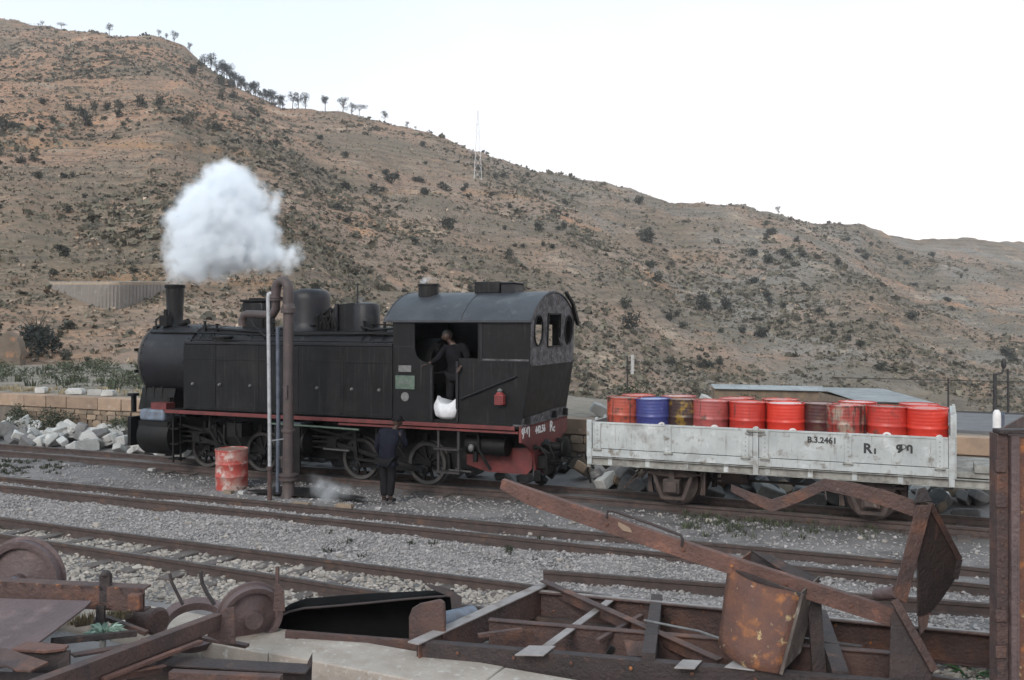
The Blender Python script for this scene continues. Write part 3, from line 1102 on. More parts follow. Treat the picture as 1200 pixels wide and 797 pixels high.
for s, h in ((-4.35, .30), (-4.22, .36)):
    mb.lathe([(.07, 0), (.07, .12), (.045, .14), (.045, h), (.065, h + .02), (.05, h + .06), (0, h + .06)], (s, -.12, ZB + .78), (0, 0, 1), 12)
mb.tube([(-4.45, -.3, ZB + .85), (-4.3, -.34, ZB + 1.1), (-4.16, -.3, ZB + 1.2), (-4.1, -.2, ZB + 1.05)], .04, 8)
L('safety_valve', mb, BM)
mb = MB()
for k in range(10):
    s = -4.45 + .055 * k
    mb.tube([(s, -.36, ZB + .74), (s + random.uniform(-.05, .05), -.40, ZB + random.uniform(.85, 1.05)), (s + random.uniform(-.1, .1), -.30, ZB + random.uniform(.95, 1.2))], random.uniform(.014, .03), 6)
mb.lathe([(.09, 0), (.09, .22), (.06, .25), (0, .26)], (-4.28, -.30, ZB + .80), (0, 0, 1), 14)
mb.cyl((-4.5, -.28, ZB + 1.0), (-4.05, -.28, ZB + 1.02), .055, 10)
L('valve_cluster', mb, BM)
mb = MB()
for s, h in ((-5.75, .22), (-5.62, .16), (-3.25, .20), (-3.05, .14), (-2.75, .18), (-2.45, .12), (-7.2, .14), (-7.55, .2)):
    mb.lathe([(.05, 0), (.05, h * .5), (.03, h * .55), (.03, h), (.05, h + .02), (0, h + .03)], (s, -.38, ZB + .70), (0, 0, 1), 10)
    mb.tube([(s, -.38, ZB + .72 + h * .4), (s + .1, -.52, ZB + .68), (s + .14, -.7, ZB + .52)], .014, 5)
mb.b2(-7.3, -2.15, -.64, -.60, ZB + .44, ZB + .50)
L('boiler_fitting', mb, BM)
mb = MB().lathe([(.846, 0), (.862, .012), (.862, .05), (.846, .062)], (-9.13, 0, ZB), (1, 0, 0), 40)
L('smokebox_ring', mb, M['tyre'], sbx)
# pipes and handrail along the boiler top
mb = MB()
mb.tube([(-9.0, -.55, ZB + .66), (-7.4, -.58, ZB + .66), (-5.6, -.60, ZB + .62), (-3.0, -.58, ZB + .66), (-2.1, -.58, ZB + .64)], .022, 8)
for s in (-8.9, -7.7, -6.2, -4.6, -3.0):
    mb.cyl((s, -.5, ZB + .60), (s, -.57, ZB + .665), .018, 6)
L('handrail', mb, BM)
mb = MB()
mb.tube([(-7.6, -.35, ZB + .76), (-6.9, -.42, ZB + .73), (-5.5, -.5, ZB + .66), (-2.2, -.5, ZB + .68)], .03, 8)
mb.tube([(-6.1, -.36, ZB + .8), (-5.6, -.7, ZB + .60), (-5.2, -.8, ZB + .50)], .028, 8)
mb.tube([(-5.6, -.38, ZB + .74), (-4.6, -.3, ZB + .84), (-4.2, -.3, ZB + .9)], .03, 8)
mb.tube([(-3.3, -.42, ZB + .8), (-2.9, -.55, ZB + .74), (-2.1, -.55, ZB + .80)], .025, 8)
mb.tube([(-6.35, -.38, ZB + 1.1), (-6.05, -.42, ZB + .75)], .02, 6)
mb.tube([(-3.2, -.2, ZB + .86), (-2.6, -.25, ZB + .84), (-2.1, -.25, ZB + .86)], .02, 6)
L('steam_pipe', mb, BM)

# side tanks with riveted seams
for sg in (-1, 1):
    pr = [(1.13, 1.51), (1.15, 1.53), (1.15, 2.95), (1.10, 3.01), (.62, 3.01), (.62, 1.51)]
    mb = MB().prism(pr, lambda a, b, d: Vector((-7.47 + d, sg * a, b)), 5.37)
    tank = L('side_tank', mb, BK)
    if sg < 0:
        mb = MB()
        for s in (-6.62, -5.45, -4.42, -3.3):
            mb.b2(s - .05, s + .05, -1.157, -1.148, 1.54, 2.94)
        mb.b2(-7.46, -2.11, -1.158, -1.149, 2.62, 2.66)
        mb.b2(-7.46, -2.11, -1.157, -1.149, 1.53, 1.60)
        L('seam_strip', mb, BK, tank, bevel=.003)
        mb = MB()
        for s in (-6.62, -5.45, -4.42, -3.3):
            for k in range(20):
                for ds in (-.03, .03):
                    mb.ball((s + ds, -1.158, 1.62 + k * .07), .009, (1, 1, 1), 5, 3)
        for k in range(76):
            mb.ball((-7.4 + k * .07, -1.16, 2.64), .009, (1, 1, 1), 5, 3)
            mb.ball((-7.4 + k * .07, -1.158, 1.565), .009, (1, 1, 1), 5, 3)
        L('rivet_row', mb, BK, tank)
        for s in (-7.2, -6.45, -5.62, -4.72, -3.9, -3.05, -2.4):
            L('tank_bolt', MB().lathe([(.035, 0), (.035, .02), (.02, .05), (0, .05)], (s, -1.15, 2.09), (0, -1, 0), 10), M['plate_grey'], tank)
        L('tank_rim', MB().bar((-7.46, -1.13, 3.0), (-2.1, -1.13, 3.0), .05, .05), BO, tank)
        mb = MB()
        for s in (-2.9, -2.78, -2.6, -2.45, -2.3):
            mb.cyl((s, -1.08, 3.0), (s, -1.08, 3.06), .02, 6)
        mb.tube([(-7.4, -1.0, 3.06), (-5, -1.0, 3.05), (-2.15, -1.0, 3.06)], .018, 6)
        L('tank_rail', mb, BM, tank)
    L('tank_filler', MB().lathe([(.2, 0), (.2, .1), (.23, .1), (.23, .14), (0, .16)], (-6.6, sg * .88, 3.0), (0, 0, 1), 16), BM, tank)

# running board with its red edge
mb = MB().b2(-8.0, .66, -1.21, 1.21, 1.455, 1.50)
rb = L('running_board', mb, BM)
mb = MB()
for sg in (-1, 1):
    mb.b2(-7.95, .60, sg * 1.212, sg * 1.235, 1.425, 1.502)
L('board_edge', mb, M['redbeam'], rb, bevel=.005)
mb = MB().b2(-3.35, .66, -1.20, -1.10, 1.36, 1.40)
L('board_angle', mb, M['redbeam'], rb)
L('drain_pipe', MB().tube([(-5.1, -1.12, 1.30), (-4, -1.12, 1.29), (-2.9, -1.12, 1.27)], .022, 8), M['plate_green'], rb)

# wheels: four axles
AZ = RAILTOP + .44


def loco_wheel(s, off):
    sg = -1 if off < 0 else 1
    mb = MB()
    mb.lathe([(.10, -.07), (.10, .07)], (s, off, AZ), (0, 1, 0), 14)
    for k in range(10):
        a = 2 * math.pi * k / 10
        mb.bar((s + .08 * math.cos(a), off, AZ + .08 * math.sin(a)), (s + .37 * math.cos(a), off, AZ + .37 * math.sin(a)), .05, .045, (0, 1, 0))
    a0 = .9
    mb.prism([(.36 * math.cos(a0 + t), .36 * math.sin(a0 + t)) for t in (-.5, -.3, -.1, .1, .3, .5)] + [(.24 * math.cos(a0 + .5), .24 * math.sin(a0 + .5)), (.24 * math.cos(a0 - .5), .24 * math.sin(a0 - .5))],
             lambda a, b, d: Vector((s + a, off - .035 + d, AZ + b)), .07)
    w = L('wheel', mb, BM)
    pr = [(.36, -.06), (.43, -.065), (.44, .03), (.47, .035), (.47, .06), (.36, .06)]
    t = MB().lathe([(r, h * (1 if sg < 0 else -1)) for r, h in pr] + [(.36, -.06 * (1 if sg < 0 else -1))], (s, off, AZ), (0, 1, 0), 36)
    t.f = t.f[:-2]
    L('tyre', t, M['tyre'], w, smooth=40)
    return w


AX = (-7.35, -5.80, -3.25, -1.65)
for s in AX:
    loco_wheel(s, -.475)
    loco_wheel(s, .475)
    L('axle', MB().cyl((s, -.5, AZ), (s, .5, AZ), .075, 12), BM)

for sg in (-1, 1):
    y = sg * .60
    for a, b in ((-7.35, -5.8), (-3.25, -1.65)):
        mb = MB().bar((a, y, AZ - .12), (b, y, AZ - .12), .04, .09)
        for s in (a, b):
            mb.lathe([(.085, -.04), (.085, .05), (.05, .06), (.05, .09), (0, .09)], (s, y, AZ - .12), (0, sg, 0), 12)
        L('coupling_rod', mb, BM)
    # high-pressure cylinders behind the middle, low-pressure cylinders in front
    for c, r, l, rodto in ((-4.66, .30, .62, -1.65), (-8.42, .44, .82, -5.8)):
        cz = .92 if r < .4 else .86
        yc = sg * (.82 if r < .4 else .72)
        mb = MB().lathe([(r * .5, -l / 2 - .05), (r * .95, -l / 2 - .04), (r, -l / 2), (r, l / 2), (r * .95, l / 2 + .04), (r * .4, l / 2 + .05)], (c, yc, cz), (1, 0, 0), 28)
        mb.b2(c - l / 2 - .02, c + l / 2 + .02, yc - r * .85, yc + r * .85, cz, cz + r * (1.28 if r < .4 else .78))
        cyl = L('cylinder', mb, BM)
        if r < .4:
            L('cylinder_lid', MB().b2(c - .28, c + .28, yc - .24, yc + .24, cz + r * 1.28 + .002, cz + r * 1.28 + .05), M['bluegrey'] if sg < 0 else BM, cyl, bevel=.02)  # near lid coloured blue grey for the sky reflected in it
            L('cylinder_side', MB().b2(c - .36, c + .30, yc + sg * .26, yc + sg * .30, .28, 1.26), BM, cyl)
        else:
            L('cylinder_lid', MB().b2(c - .43, c + .30, yc - .36, yc + .38, cz + r * .78 + .002, 1.47), M['bluegrey'] if sg < 0 else BM, cyl, bevel=.06)  # sky reflection on the near lid is put into its colour
            mb = MB()
            for k in range(12):
                a = 2 * math.pi * k / 12
                mb.ball((c - l / 2 - .04, yc + .36 * math.cos(a), cz + .36 * math.sin(a)), .022, (1, 1, 1), 6, 4)
            L('cylinder_bolt', mb, BM, cyl)
        cx = c + l / 2 + .55
        mb = MB().bar((c + l / 2, y * 1.22, cz + .11), (c + l / 2 + .95, y * 1.22, cz + .11), .05, .04)
        mb.bar((c + l / 2, y * 1.22, cz - .11), (c + l / 2 + .95, y * 1.22, cz - .11), .05, .04)
        L('slide_bar', mb, BM)
        L('crosshead', MB().b2(cx - .11, cx + .11, y * 1.22 - .05, y * 1.22 + .05, cz - .10, cz + .10).cyl((c + l / 2, y * 1.22, cz), (cx, y * 1.22, cz), .03, 10), BM)
        L('connecting_rod', MB().bar((cx, y * 1.22, cz), (rodto, y * 1.16, AZ - .12), .05, .085), BM)
        mb = MB().bar((cx, y * 1.3, cz + .05), (cx + .55, y * 1.3, cz + .28), .03, .06)
        mb.bar((cx + .55, y * 1.3, cz + .36), (cx + .62, y * 1.3, cz - .32), .03, .08)
        mb.bar((cx + .6, y * 1.3, cz + .1), (c + l / 2 - .1, y * 1.3, cz + .30), .03, .05)
        mb.bar((cx + .62, y * 1.34, cz - .3), (cx + 1.25, y * 1.3, AZ), .03, .055)
        mb.tube([(cx + .3, y * 1.35, 1.4), (cx + .55, y * 1.35, cz + .32)], .025, 6)
        L('valve_gear_link', mb, BM)
    # springs over the axles, brake blocks and hangers
    for s in AX:
        mb = MB()
        for k in range(5):
            hl = .36 - k * .06
            mb.tube([(s - hl, sg * .56, 1.10 + k * .022 + .02), (s, sg * .56, 1.14 + k * .022 - .055), (s + hl, sg * .56, 1.10 + k * .022 + .02)], .014, 5)
        mb.box((s, sg * .56, 1.12), (.09, .10, .16))
        L('leaf_spring', mb, BM)
        mb = MB().bar((s + .50, sg * .48, 1.15), (s + .50, sg * .48, .55), .04, .06)
        mb.prism([(.44, -.22), (.50, -.22), (.53, .0), (.50, .22), (.44, .22), (.475, .0)], lambda a, b, d: Vector((s + a, sg * .48 - .05 + d, AZ + b)), .1)
        L('brake_block', mb, BM)

# front end
mb = MB().b2(-9.16, -9.06, -1.12, 1.12, .62, 1.28)
fbm_ = L('front_buffer_beam', mb, BM, None, bevel=.01)
mb = MB().b2(-9.2, -7.9, -.30, .30, 1.36, 1.42)
L('front_platform', mb, BM)
mb = MB().lathe([(.10, 0), (.10, .3), (.16, .32), (.17, .38), (.05, .42), (0, .42)], (-9.16, 0, .98), (-1, 0, 0), 20)
L('front_buffer', mb, BM, fbm_)
mb = MB().b2(-9.05, -8.98, -1.12, -1.02, 1.4, 1.78).b2(-9.12, -8.94, -1.16, -.98, 1.76, 1.82)
L('lamp_bracket', mb, BM)
L('sand_pipe_box', MB().b2(-8.55, -8.1, -1.02, -.74, 1.44, 1.62), M['redbeam'])
mb = MB()
for k in range(3):
    mb.b2(-8.0 + .02 * k, -7.72, -1.06, -.80, .36 + .34 * k, .39 + .34 * k)
for o_ in (-1.05, -.82):
    mb.bar((-7.86, o_, .3), (-7.86, o_, 1.45), .03, .04, (1, 0, 0))
L('front_step', mb, BM)
mb = MB()
for k, (s, z0, z1, r) in enumerate(((-6.9, .7, 1.4, .03), (-6.5, .45, 1.2, .025), (-6.2, .6, 1.42, .028), (-5.1, .5, 1.42, .035), (-2.6, .6, 1.4, .028), (-2.2, .75, 1.42, .03), (-.3, .6, 1.42, .03))):
    mb.tube([(s, -.95, z1), (s + .04, -1.0, (z0 + z1) / 2), (s + .25, -.9, z0)], r, 8)
mb.b2(-6.4, -6.0, -.98, -.62, .95, 1.25)
mb.b2(-2.45, -1.9, -.96, -.6, 1.0, 1.34)
mb.cyl((-.6, -.75, 1.05), (.25, -.75, 1.05), .19, 16)
mb.cyl((-.35, -.95, .75), (-.35, -.95, .95), .05, 10)
L('underframe_pipe', mb, BM)
L('oil_cup', MB().ball((-.42, -1.0, 1.02), .06, (1, 1, 1.3)), M['plate_grey'])
for s0_, s1_, y_, z_ in ((-3.95, -3.3, -.86, .80), (-1.05, -.55, -.72, .52), (-6.3, -6.05, -.95, 1.22)):
    L('bright_rod', MB().bar((s0_, y_, z_), (s1_, y_, z_ - .01), .03, .03), M['steel'])
mb = MB().bar((-.62, -1.14, 1.42), (-.62, -1.14, .52), .035, .05, (1, 0, 0)).bar((-1.06, -1.14, 1.42), (-1.06, -1.14, .52), .035, .05, (1, 0, 0))
for z in (.53, .98):
    mb.b2(-1.12, -.56, -1.24, -1.06, z, z + .035)
L('cab_step', mb, M['iron'])

# cab
CZ0, CRS, EAVE = 1.503, 2.66, 3.48


def side_poly():
    p = [(-2.08, CZ0), (-1.17, CZ0), (-1.17, 2.60), (-1.30, 2.66), (-1.44, 2.70), (-1.54, 2.78), (-1.585, 2.92), (-1.59, 3.44), (-.20, 3.44), (-.20, 2.76), (-.61, 2.76), (-.61, CZ0),
         (.70, CZ0), (.885, CRS), (.90, EAVE), (-2.08, EAVE)]
    return p


cab = None
for sg in (-1, 1):
    if sg > 0:
        mb = MB().prism([(-2.08, CZ0), (.70, CZ0), (.885, CRS), (.90, EAVE), (-2.08, EAVE)], lambda a, b, d: Vector((a, (1.155 - d), b)), .02, [[(-.30, 2.85), (.42, 2.85), (.42, 3.40), (-.30, 3.40)]])
    else:
        mb = MB().prism(side_poly(), lambda a, b, d: Vector((a, sg * (1.155 - d), b)), .02)
    c = L('cab_side', mb, BK)
    if sg < 0:
        cab = c
mb = MB().b2(-.19, .89, -1.162, -1.156, 2.70, 2.725).b2(-2.07, -1.62, -1.162, -1.156, 2.96, 2.985)
mb.b2(-.16, -.10, -1.166, -1.156, 2.73, 3.44).b2(-.66, -.61, -1.19, -1.156, 1.55, 2.70).b2(-1.23, -1.18, -1.175, -1.156, 1.55, 2.56)
L('cab_seam', mb, BO, cab)
L('cab_seam', MB().b2(-.16, .86, -1.160, -1.1565, 2.727, 2.76), M['peeled'], cab)
mb = MB()
for k in range(42):
    mb.ball((-2.04, -1.157, 1.56 + k * .045), .008, (1, 1, 1), 5, 3)
for k in range(22):
    mb.ball((-.14 + k * .045, -1.163, 2.712), .008, (1, 1, 1), 5, 3)
L('rivet_row', mb, BK, cab)
# front wall of the cab and floor
L('cab_front', MB().b2(-2.08, -2.05, -1.13, 1.13, CZ0, EAVE + .02), BK)
L('cab_floor', MB().b2(-2.05, .68, -1.13, 1.13, 1.5035, 1.56), BM)
mb = MB().lathe([(.62, 0), (.62, .5)], (-2.04, 0, 2.5), (1, 0, 0), 24).b2(-2.0, -1.5, -.4, .4, 1.56, 2.2)
mb.cyl((-1.6, -.3, 2.9), (-1.45, -.3, 2.9), .12, 14).cyl((-1.6, .2, 3.0), (-1.45, .2, 3.0), .1, 14)
mb.tube([(-1.6, -.6, 2.4), (-1.2, -.6, 2.45), (-1.1, -.5, 2.6)], .03, 8)
L('backhead', mb, BM)
# rear wall: lower part leans out, upper part with three openings
HB = 1.15


def rear_low(a, b, d):
    z = CZ0 + b * (CRS - CZ0)
    return Vector((.70 + .185 * b - d, a, z))


mb = MB().prism([(-HB, 0), (HB, 0), (HB, 1), (-HB, 1)], rear_low, .02)
L('rear_panel', mb, BK)
mb = MB()
for o_ in (-.62, .55):
    mb.prism([(o_ - .012, .18), (o_ + .012, .18), (o_ + .012, .98), (o_ - .012, .98)], lambda a, b, d: rear_low(a, b, -.006), .008) if False else None
mb.prism([(-HB, .0), (HB, .0), (HB, .17), (.5, .18), (-.2, .15), (-HB, .12)], lambda a, b, d: rear_low(a, b, d) + Vector((.009, 0, 0)), .007)
L('rear_panel_patch', mb, M['peeled'])
RR = (1.2 ** 2 + .56 ** 2) / (2 * .56)


def arch(a, crown=4.04):
    return crown - RR + math.sqrt(RR * RR - a * a)


outer = [(-HB, CRS), (HB, CRS), (HB, arch(HB) - .015)] + [(HB - 2 * HB * k / 16, arch(HB - 2 * HB * k / 16) - .015) for k in range(1, 16)] + [(-HB, arch(HB) - .015)]
ell = lambda cx, cz, rx, rz: [(cx + rx * math.cos(2 * math.pi * k / 20), cz + rz * math.sin(2 * math.pi * k / 20)) for k in range(20)]
holes = [ell(-.80, 3.30, .21, .29), [(-.33, 2.98), (.33, 2.98), (.33, 3.62), (-.33, 3.62)], ell(.80, 3.30, .21, .29)]
mb = MB().prism(outer, lambda a, b, d: Vector((.885 + (b - CRS) * .03 - d, a, b)), .02, holes)
rw = L('rear_window_wall', mb, M['peeled'])
mb = MB()
for h in (holes[0], holes[2]):
    pts = [Vector((.895 + (b - CRS) * .03, a, b)) for a, b in h]
    mb.tube(pts + [pts[0]], .016, 6, False)
h = holes[1]
pts = [Vector((.895 + (b - CRS) * .03, a, b)) for a, b in h]
for k in range(4):
    mb.bar(pts[k], pts[(k + 1) % 4], .03, .03, (1, 0, 0))
L('window_rim', mb, BM, rw)
mb = MB().bar((.905, -HB, CRS + .0), (.905, HB, CRS + .0), .02, .05)
L('rear_seam', mb, M['peeled'])
mb = MB()
for k in range(5):
    o_ = .42 + random.uniform(-.1, .1)
    mb.tube([(.92, o_, 2.95 + random.uniform(0, .05)), (.95, o_ - .1, 3.05), (.95, o_ - .22 + .06 * k, 3.12 + .03 * k)], .008, 5)
L('loose_wire', mb, M['peeled'], rw)
# roof
n = 26
vs_, fs_ = [], []
for k in range(n + 1):
    a = -1.215 + 2.43 * k / n
    z = arch(max(-1.199, min(1.199, a))) - (.01 if abs(a) > 1.2 else 0)
    for s in (-2.26, .93):
        for dz in (.0, .025):
            vs_.append(Vector((s, a, z + dz)))
for k in range(n):
    b = 4 * k
    fs_ += [(b, b + 2, b + 6, b + 4), (b + 1, b + 5, b + 7, b + 3), (b, b + 4, b + 5, b + 1), (b + 2, b + 3, b + 7, b + 6)]
fs_ += [(0, 1, 3, 2), (4 * n, 4 * n + 2, 4 * n + 3, 4 * n + 1)]
roof = L('cab_roof', MB().add(vs_, fs_), M['cabroof'])
mb = MB()
for s in (-2.25, -.55, .92):
    pts = [Vector((s, a, arch(max(-1.199, min(1.199, a))) + .028)) for a in np.linspace(-1.21, 1.21, 18)]
    mb.tube(pts, .012, 5)
mb.b2(-2.26, .93, -1.226, -1.214, 3.455, 3.49)
L('roof_strip', mb, M['cabroof'], roof)
mb = MB().lathe([(.21, 0), (.21, .26), (.23, .27), (.23, .31), (.19, .31), (.17, .2), (0, .2)], (-1.72, -.35, 3.93), (0, 0, 1), 16)
L('roof_vent', mb, BK, roof)
mb = MB().b2(-.70, -.14, -.30, .30, 4.03, 4.27)
L('roof_vent', mb, BK, roof, bevel=.02)
mb = MB().b2(-.13, .16, -.26, .26, 4.03, 4.22).b2(-.13, .20, -.29, .29, 4.222, 4.25)
L('roof_vent', mb, BO, roof, bevel=.02)
mb = MB().prism([(1.16, 3.42), (1.24, 3.38), (1.26, 3.46), (.95, 3.86), (.55, 4.08), (.5, 4.05), (.9, 3.82)], lambda a, b, d: Vector((.93 + d, a, b)), .06)
L('roof_flap', mb, BM, roof)

# red lantern, plates, handrail on the cab side
mb = MB().b2(.21, .39, -1.30, -1.17, 1.90, 2.09).prism([(.225, 2.09), (.375, 2.09), (.335, 2.14), (.265, 2.14)], lambda a, b, d: Vector((a, -1.29 + d, b)), .11)
ln = L('lantern', mb, M['lampred'], None, bevel=.01)
L('lantern_top', MB().lathe([(.04, 0), (.055, .03), (.03, .06), (0, .07)], (.30, -1.235, 2.14), (0, 0, 1), 12), M['plate_grey'], ln)
mb = MB()
for k in range(4):
    mb.b2(.225, .375, -1.306, -1.301, 1.92 + k * .042, 1.945 + k * .042)
L('lantern_slat', mb, M['redbeam'], ln)
pl = L('number_plate', MB().b2(-2.02, -1.58, -1.172, -1.157, 2.13, 2.40), M['plate_green'], None, bevel=.006)
text_part('442.56', .11, lambda a, b, d: Vector((-1.80 + a, -1.173 - d, 2.265 + b)), M['plate_grey'], pl)
L('builder_plate', MB().b2(-1.95, -1.66, -1.168, -1.157, 2.47, 2.60), M['plate_grey'], None, bevel=.006)
L('maker_plate', MB().lathe([(.09, 0), (.09, .012), (0, .014)], (-1.80, -1.157, 1.98), (0, -1, 0), 18), M['plate_grey'])
L('cab_handrail', MB().tube([(-.55, -1.20, 1.98), (.05, -1.20, 2.22), (.62, -1.20, 2.44)], .018, 6).cyl((.6, -1.2, 2.43), (.6, -1.15, 2.43), .018, 6).cyl((-.53, -1.2, 1.99), (-.53, -1.15, 1.99), .018, 6), BO)

# rear buffer beam
SB = .70
poly = [(-1.21, 1.50), (-1.21, 1.20), (-.92, 1.12), (-.62, .92), (-.50, .62), (-.46, .45), (.46, .45), (.50, .62), (.62, .92), (.92, 1.12), (1.21, 1.20), (1.21, 1.50)]
mb = MB().prism(poly, lambda a, b, d: Vector((SB + .03 - d, a, b)), .05)
beam = L('rear_buffer_beam', mb, M['redbeam'])
mb = MB().prism([(-1.21, 1.503), (1.21, 1.503), (1.21, 1.53), (-1.21, 1.53)], lambda a, b, d: Vector((SB + .05 - d, a, b)), .2)
L('beam_top_strip', mb, M['peeled'], beam)
fnb = lambda a0, z0: (lambda a, b, d: Vector((SB + .031 + d, a0 + a, z0 + b)))
for s_, sz, a0, z0 in (('ምባ', .27, -1.0, 1.36), ('442.56', .19, -.28, 1.36), ('R', .30, .30, 1.36), ('c', .22, .45, 1.31)):
    try:
        text_part(s_, sz, fnb(a0, z0), M['white'], beam, bold=.008)
    except Exception as e:
        print('text', e)
mb = MB()
for k in range(14):
    for sg in (-1, 1):
        mb.ball((SB + .035, sg * (.1 + .08 * k), 1.465 if k % 2 else 1.475), .012, (1, 1, 1), 5, 3)
L('rivet_row', mb, M['redbeam'], beam)
mb = MB().lathe([(.15, 0), (.13, .06), (.09, .10), (.09, .34), (.15, .36), (.20, .40), (.20, .44), (.08, .47), (0, .47)], (SB + .03, 0, 1.0), (1, 0, 0), 24)
L('rear_buffer', mb, BM, beam)
mb = MB()
for sg in (-1, 1):
    mb.tube([(SB + .03, sg * .34, .98), (SB + .14, sg * .34, .97), (SB + .24, sg * .34, .90), (SB + .26, sg * .33, .80), (SB + .20, sg * .33, .76)], .03, 8)
    for k in range(5):
        c = Vector((SB + .22 + .10 * k, sg * .34, .80 - .05 * math.sin(k * .8)))
        mb.tube([c + Vector((.06 * math.cos(t), .035 * math.sin(t) if k % 2 else 0, 0 if k % 2 else .035 * math.sin(t))) for t in np.linspace(0, 2 * math.pi, 9)], .011, 5, False)
L('coupling_chain', mb, BM, beam)
mb = MB()
for o_, dz in ((-.62, 0), (.62, .05), (-.2, -.08)):
    mb.tube([(SB + .03, o_, 1.05), (SB + .18, o_, 1.06), (SB + .28, o_ + .02, .92 + dz), (SB + .30, o_ + .04, .62 + dz), (SB + .22, o_ + .05, .48 + dz)], .026, 8)
    mb.cyl((SB + .0, o_, 1.05), (SB + .1, o_, 1.05), .05, 10)
L('brake_hose', mb, BM, beam)
mb = MB()
for o_ in (-1.0, .4, 1.0):
    mb.box((SB + .06, o_, 1.60), (.10, .08, .14))
L('rear_lamp_iron', mb, BM, beam)
mb = MB()
for k in range(9):
    o_ = -.9 + k * .2 + random.uniform(-.05, .05)
    mb.box((SB + .12 + random.uniform(0, .1), o_, .50 + random.uniform(-.12, .2)), (.12, .10, .18), Euler((random.random(), random.random(), random.random())).to_matrix())
mb.b2(SB + .03, SB + .20, -.42, .42, .62, .86)
L('drawgear', mb, BM, beam)
# ------------------------------------------------------------------ pale drop-side wagon
wag = tempty('flat_wagon', 5.3, 'pale grey drop-side railway wagon loaded with oil drums', 'railway wagon')
WP, WD, WR = M['wagon'], M['wagon_dirty'], M['wagon_rust']


def Wg(name, mb, m, parent=None, **k):
    return mb.build(name, m, parent or wag, **k)


FB, FT, ST_, SP, SH = .86, 1.00, 1.15, 1.16, 1.64
S0, S1, SE, SL = 2.05, 8.02, 8.66, 2.0
for sg in (-1, 1):
    mb = MB().channel((SL, sg * .98, FT), (SE, sg * .98, FT), .07, FT - FB, .012, flip=1)
    Wg('sole_bar', mb, WD)
    mb = MB()
    for s in np.arange(2.4, 8.0, .7):
        mb.b2(s - .04, s + .04, sg * .995, sg * 1.012, FB + .01, FT + .06)
    Wg('bracket', mb, WP)
    # lower fixed plank and the two drop panels
    Wg('lower_plank', MB().b2(S0, S1, sg * 1.00, sg * 1.035, FT + .012, ST_), WP, bevel=.005)
    for a, b in ((S0 + .02, 4.958), (5.062, S1 - .02)):
        pan = Wg('drop_side', MB().b2(a, b, sg * .99, sg * 1.03, SP, SH), WP, bevel=.006)
        if sg < 0:
            xs = (a + .10, a + (b - a) * .49, b - .12)
        else:
            xs = (a + .10, (a + b) / 2, b - .1)
        for x in xs:
            mb = MB().b2(x - .055, x + .055, sg * 1.032, sg * 1.048, SP - .06, SH - .02)
            hs = Wg('hinge_strap', mb, WP, pan, bevel=.004)
            mb = MB()
            for k in range(6):
                mb.ball((x, sg * 1.049, SP + .03 + k * .075), .011, (1, 1, 1), 6, 4)
        mb = MB()
        for x in xs:
            for k in range(6):
                mb.ball((x, sg * 1.049, SP + .03 + k * .075), .010, (1, 1, 1), 6, 4)
            mb.cyl((x - .08, sg * 1.05, SP - .02), (x + .08, sg * 1.05, SP - .02), .022, 8)
        Wg('strap_rivet', mb, WD, pan)
        mb = MB().b2(a, b, sg * 1.028, sg * 1.042, SH - .03, SH + .006)
        Wg('panel_rim', mb, WP, pan, bevel=.004)
    # centre and corner posts
    for x in (5.01, S0 - .035, S1 + .03):
        mb = MB().b2(x - .045, x + .045, sg * .97, sg * 1.05, FB, SH + .03)
        Wg('side_post', mb, WP, bevel=.006)
    mb = MB()
    for x in (4.90, 5.12):
        mb.b2(x - .03, x + .03, sg * 1.045, sg * 1.07, SH - .06, SH - .02)
        mb.b2(x - .06, x + .06, sg * 1.05, sg * 1.065, SH - .10, SH - .08)
    mb.bar((4.86, sg * 1.075, SH - .03), (5.16, sg * 1.075, SH - .03), .02, .03)
    Wg('panel_latch', mb, WD)
Wg('wagon_floor', MB().b2(S0, S1, -.985, .985, 1.08, 1.145), WR)
# end boards
for x, top in ((S0 - .03, SH), (S1 + .03, 1.98)):
    eb = Wg('end_board', MB().b2(x - .02, x + .02, -1.03, 1.03, FT, top), WP, bevel=.005)
    mb = MB()
    for o_ in (-.98, -.5, 0, .5, .98):
        mb.bar((x + (.045 if x > 5 else -.045), o_, FT), (x + (.045 if x > 5 else -.045), o_, top + .03), .05, .07, (0, 1, 0))
    if x > 5:
        mb.bar((x + .05, -1.02, 1.62), (x + .05, 1.02, 1.62), .03, .06)
    Wg('end_rib', mb, WP, eb, bevel=.004)
# brake platform and its column at the right-hand end
Wg('brake_platform', MB().b2(S1 + .08, SE, -.96, .96, FT + .01, FT + .10), WD, bevel=.01)
Wg('platform_step', MB().b2(S1 + .35, SE - .02, -1.0, -.45, FT + .10, FT + .22), WD, bevel=.01)
for x in (SL - .01, SE + .01):
    mb = MB().b2(x - .035, x + .035, -1.0, 1.0, FB - .06, FT + .02)
    hs = Wg('headstock', mb, WD, bevel=.006)
    d = 1 if x > 5 else -1
    mb = MB().lathe([(.14, 0), (.12, .05), (.09, .08), (.09, .28), (.15, .3), (.19, .33), (.19, .37), (0, .39)], (x, 0, FB + .06), (d, 0, 0), 20)
    Wg('buffer', mb, M['black_matt'], hs)
    mb = MB()
    for o_ in (-.36, .36):
        mb.tube([(x, o_, FB), (x + d * .14, o_, FB - .02), (x + d * .20, o_, FB - .12), (x + d * .12, o_, FB - .18)], .025, 8)
    mb.tube([(x, -.62, FB), (x + d * .12, -.62, FB - .02), (x + d * .18, -.6, FB - .2), (x + d * .1, -.6, FB - .42)], .024, 8)
    Wg('coupling_hook', mb, M['black_matt'], hs)
mb = MB().lathe([(.062, 0), (.062, 1.06), (.055, 1.12), (.03, 1.16), (0, 1.16)], (SE + .04, -.72, FB + .06), (0, 0, 1), 16)
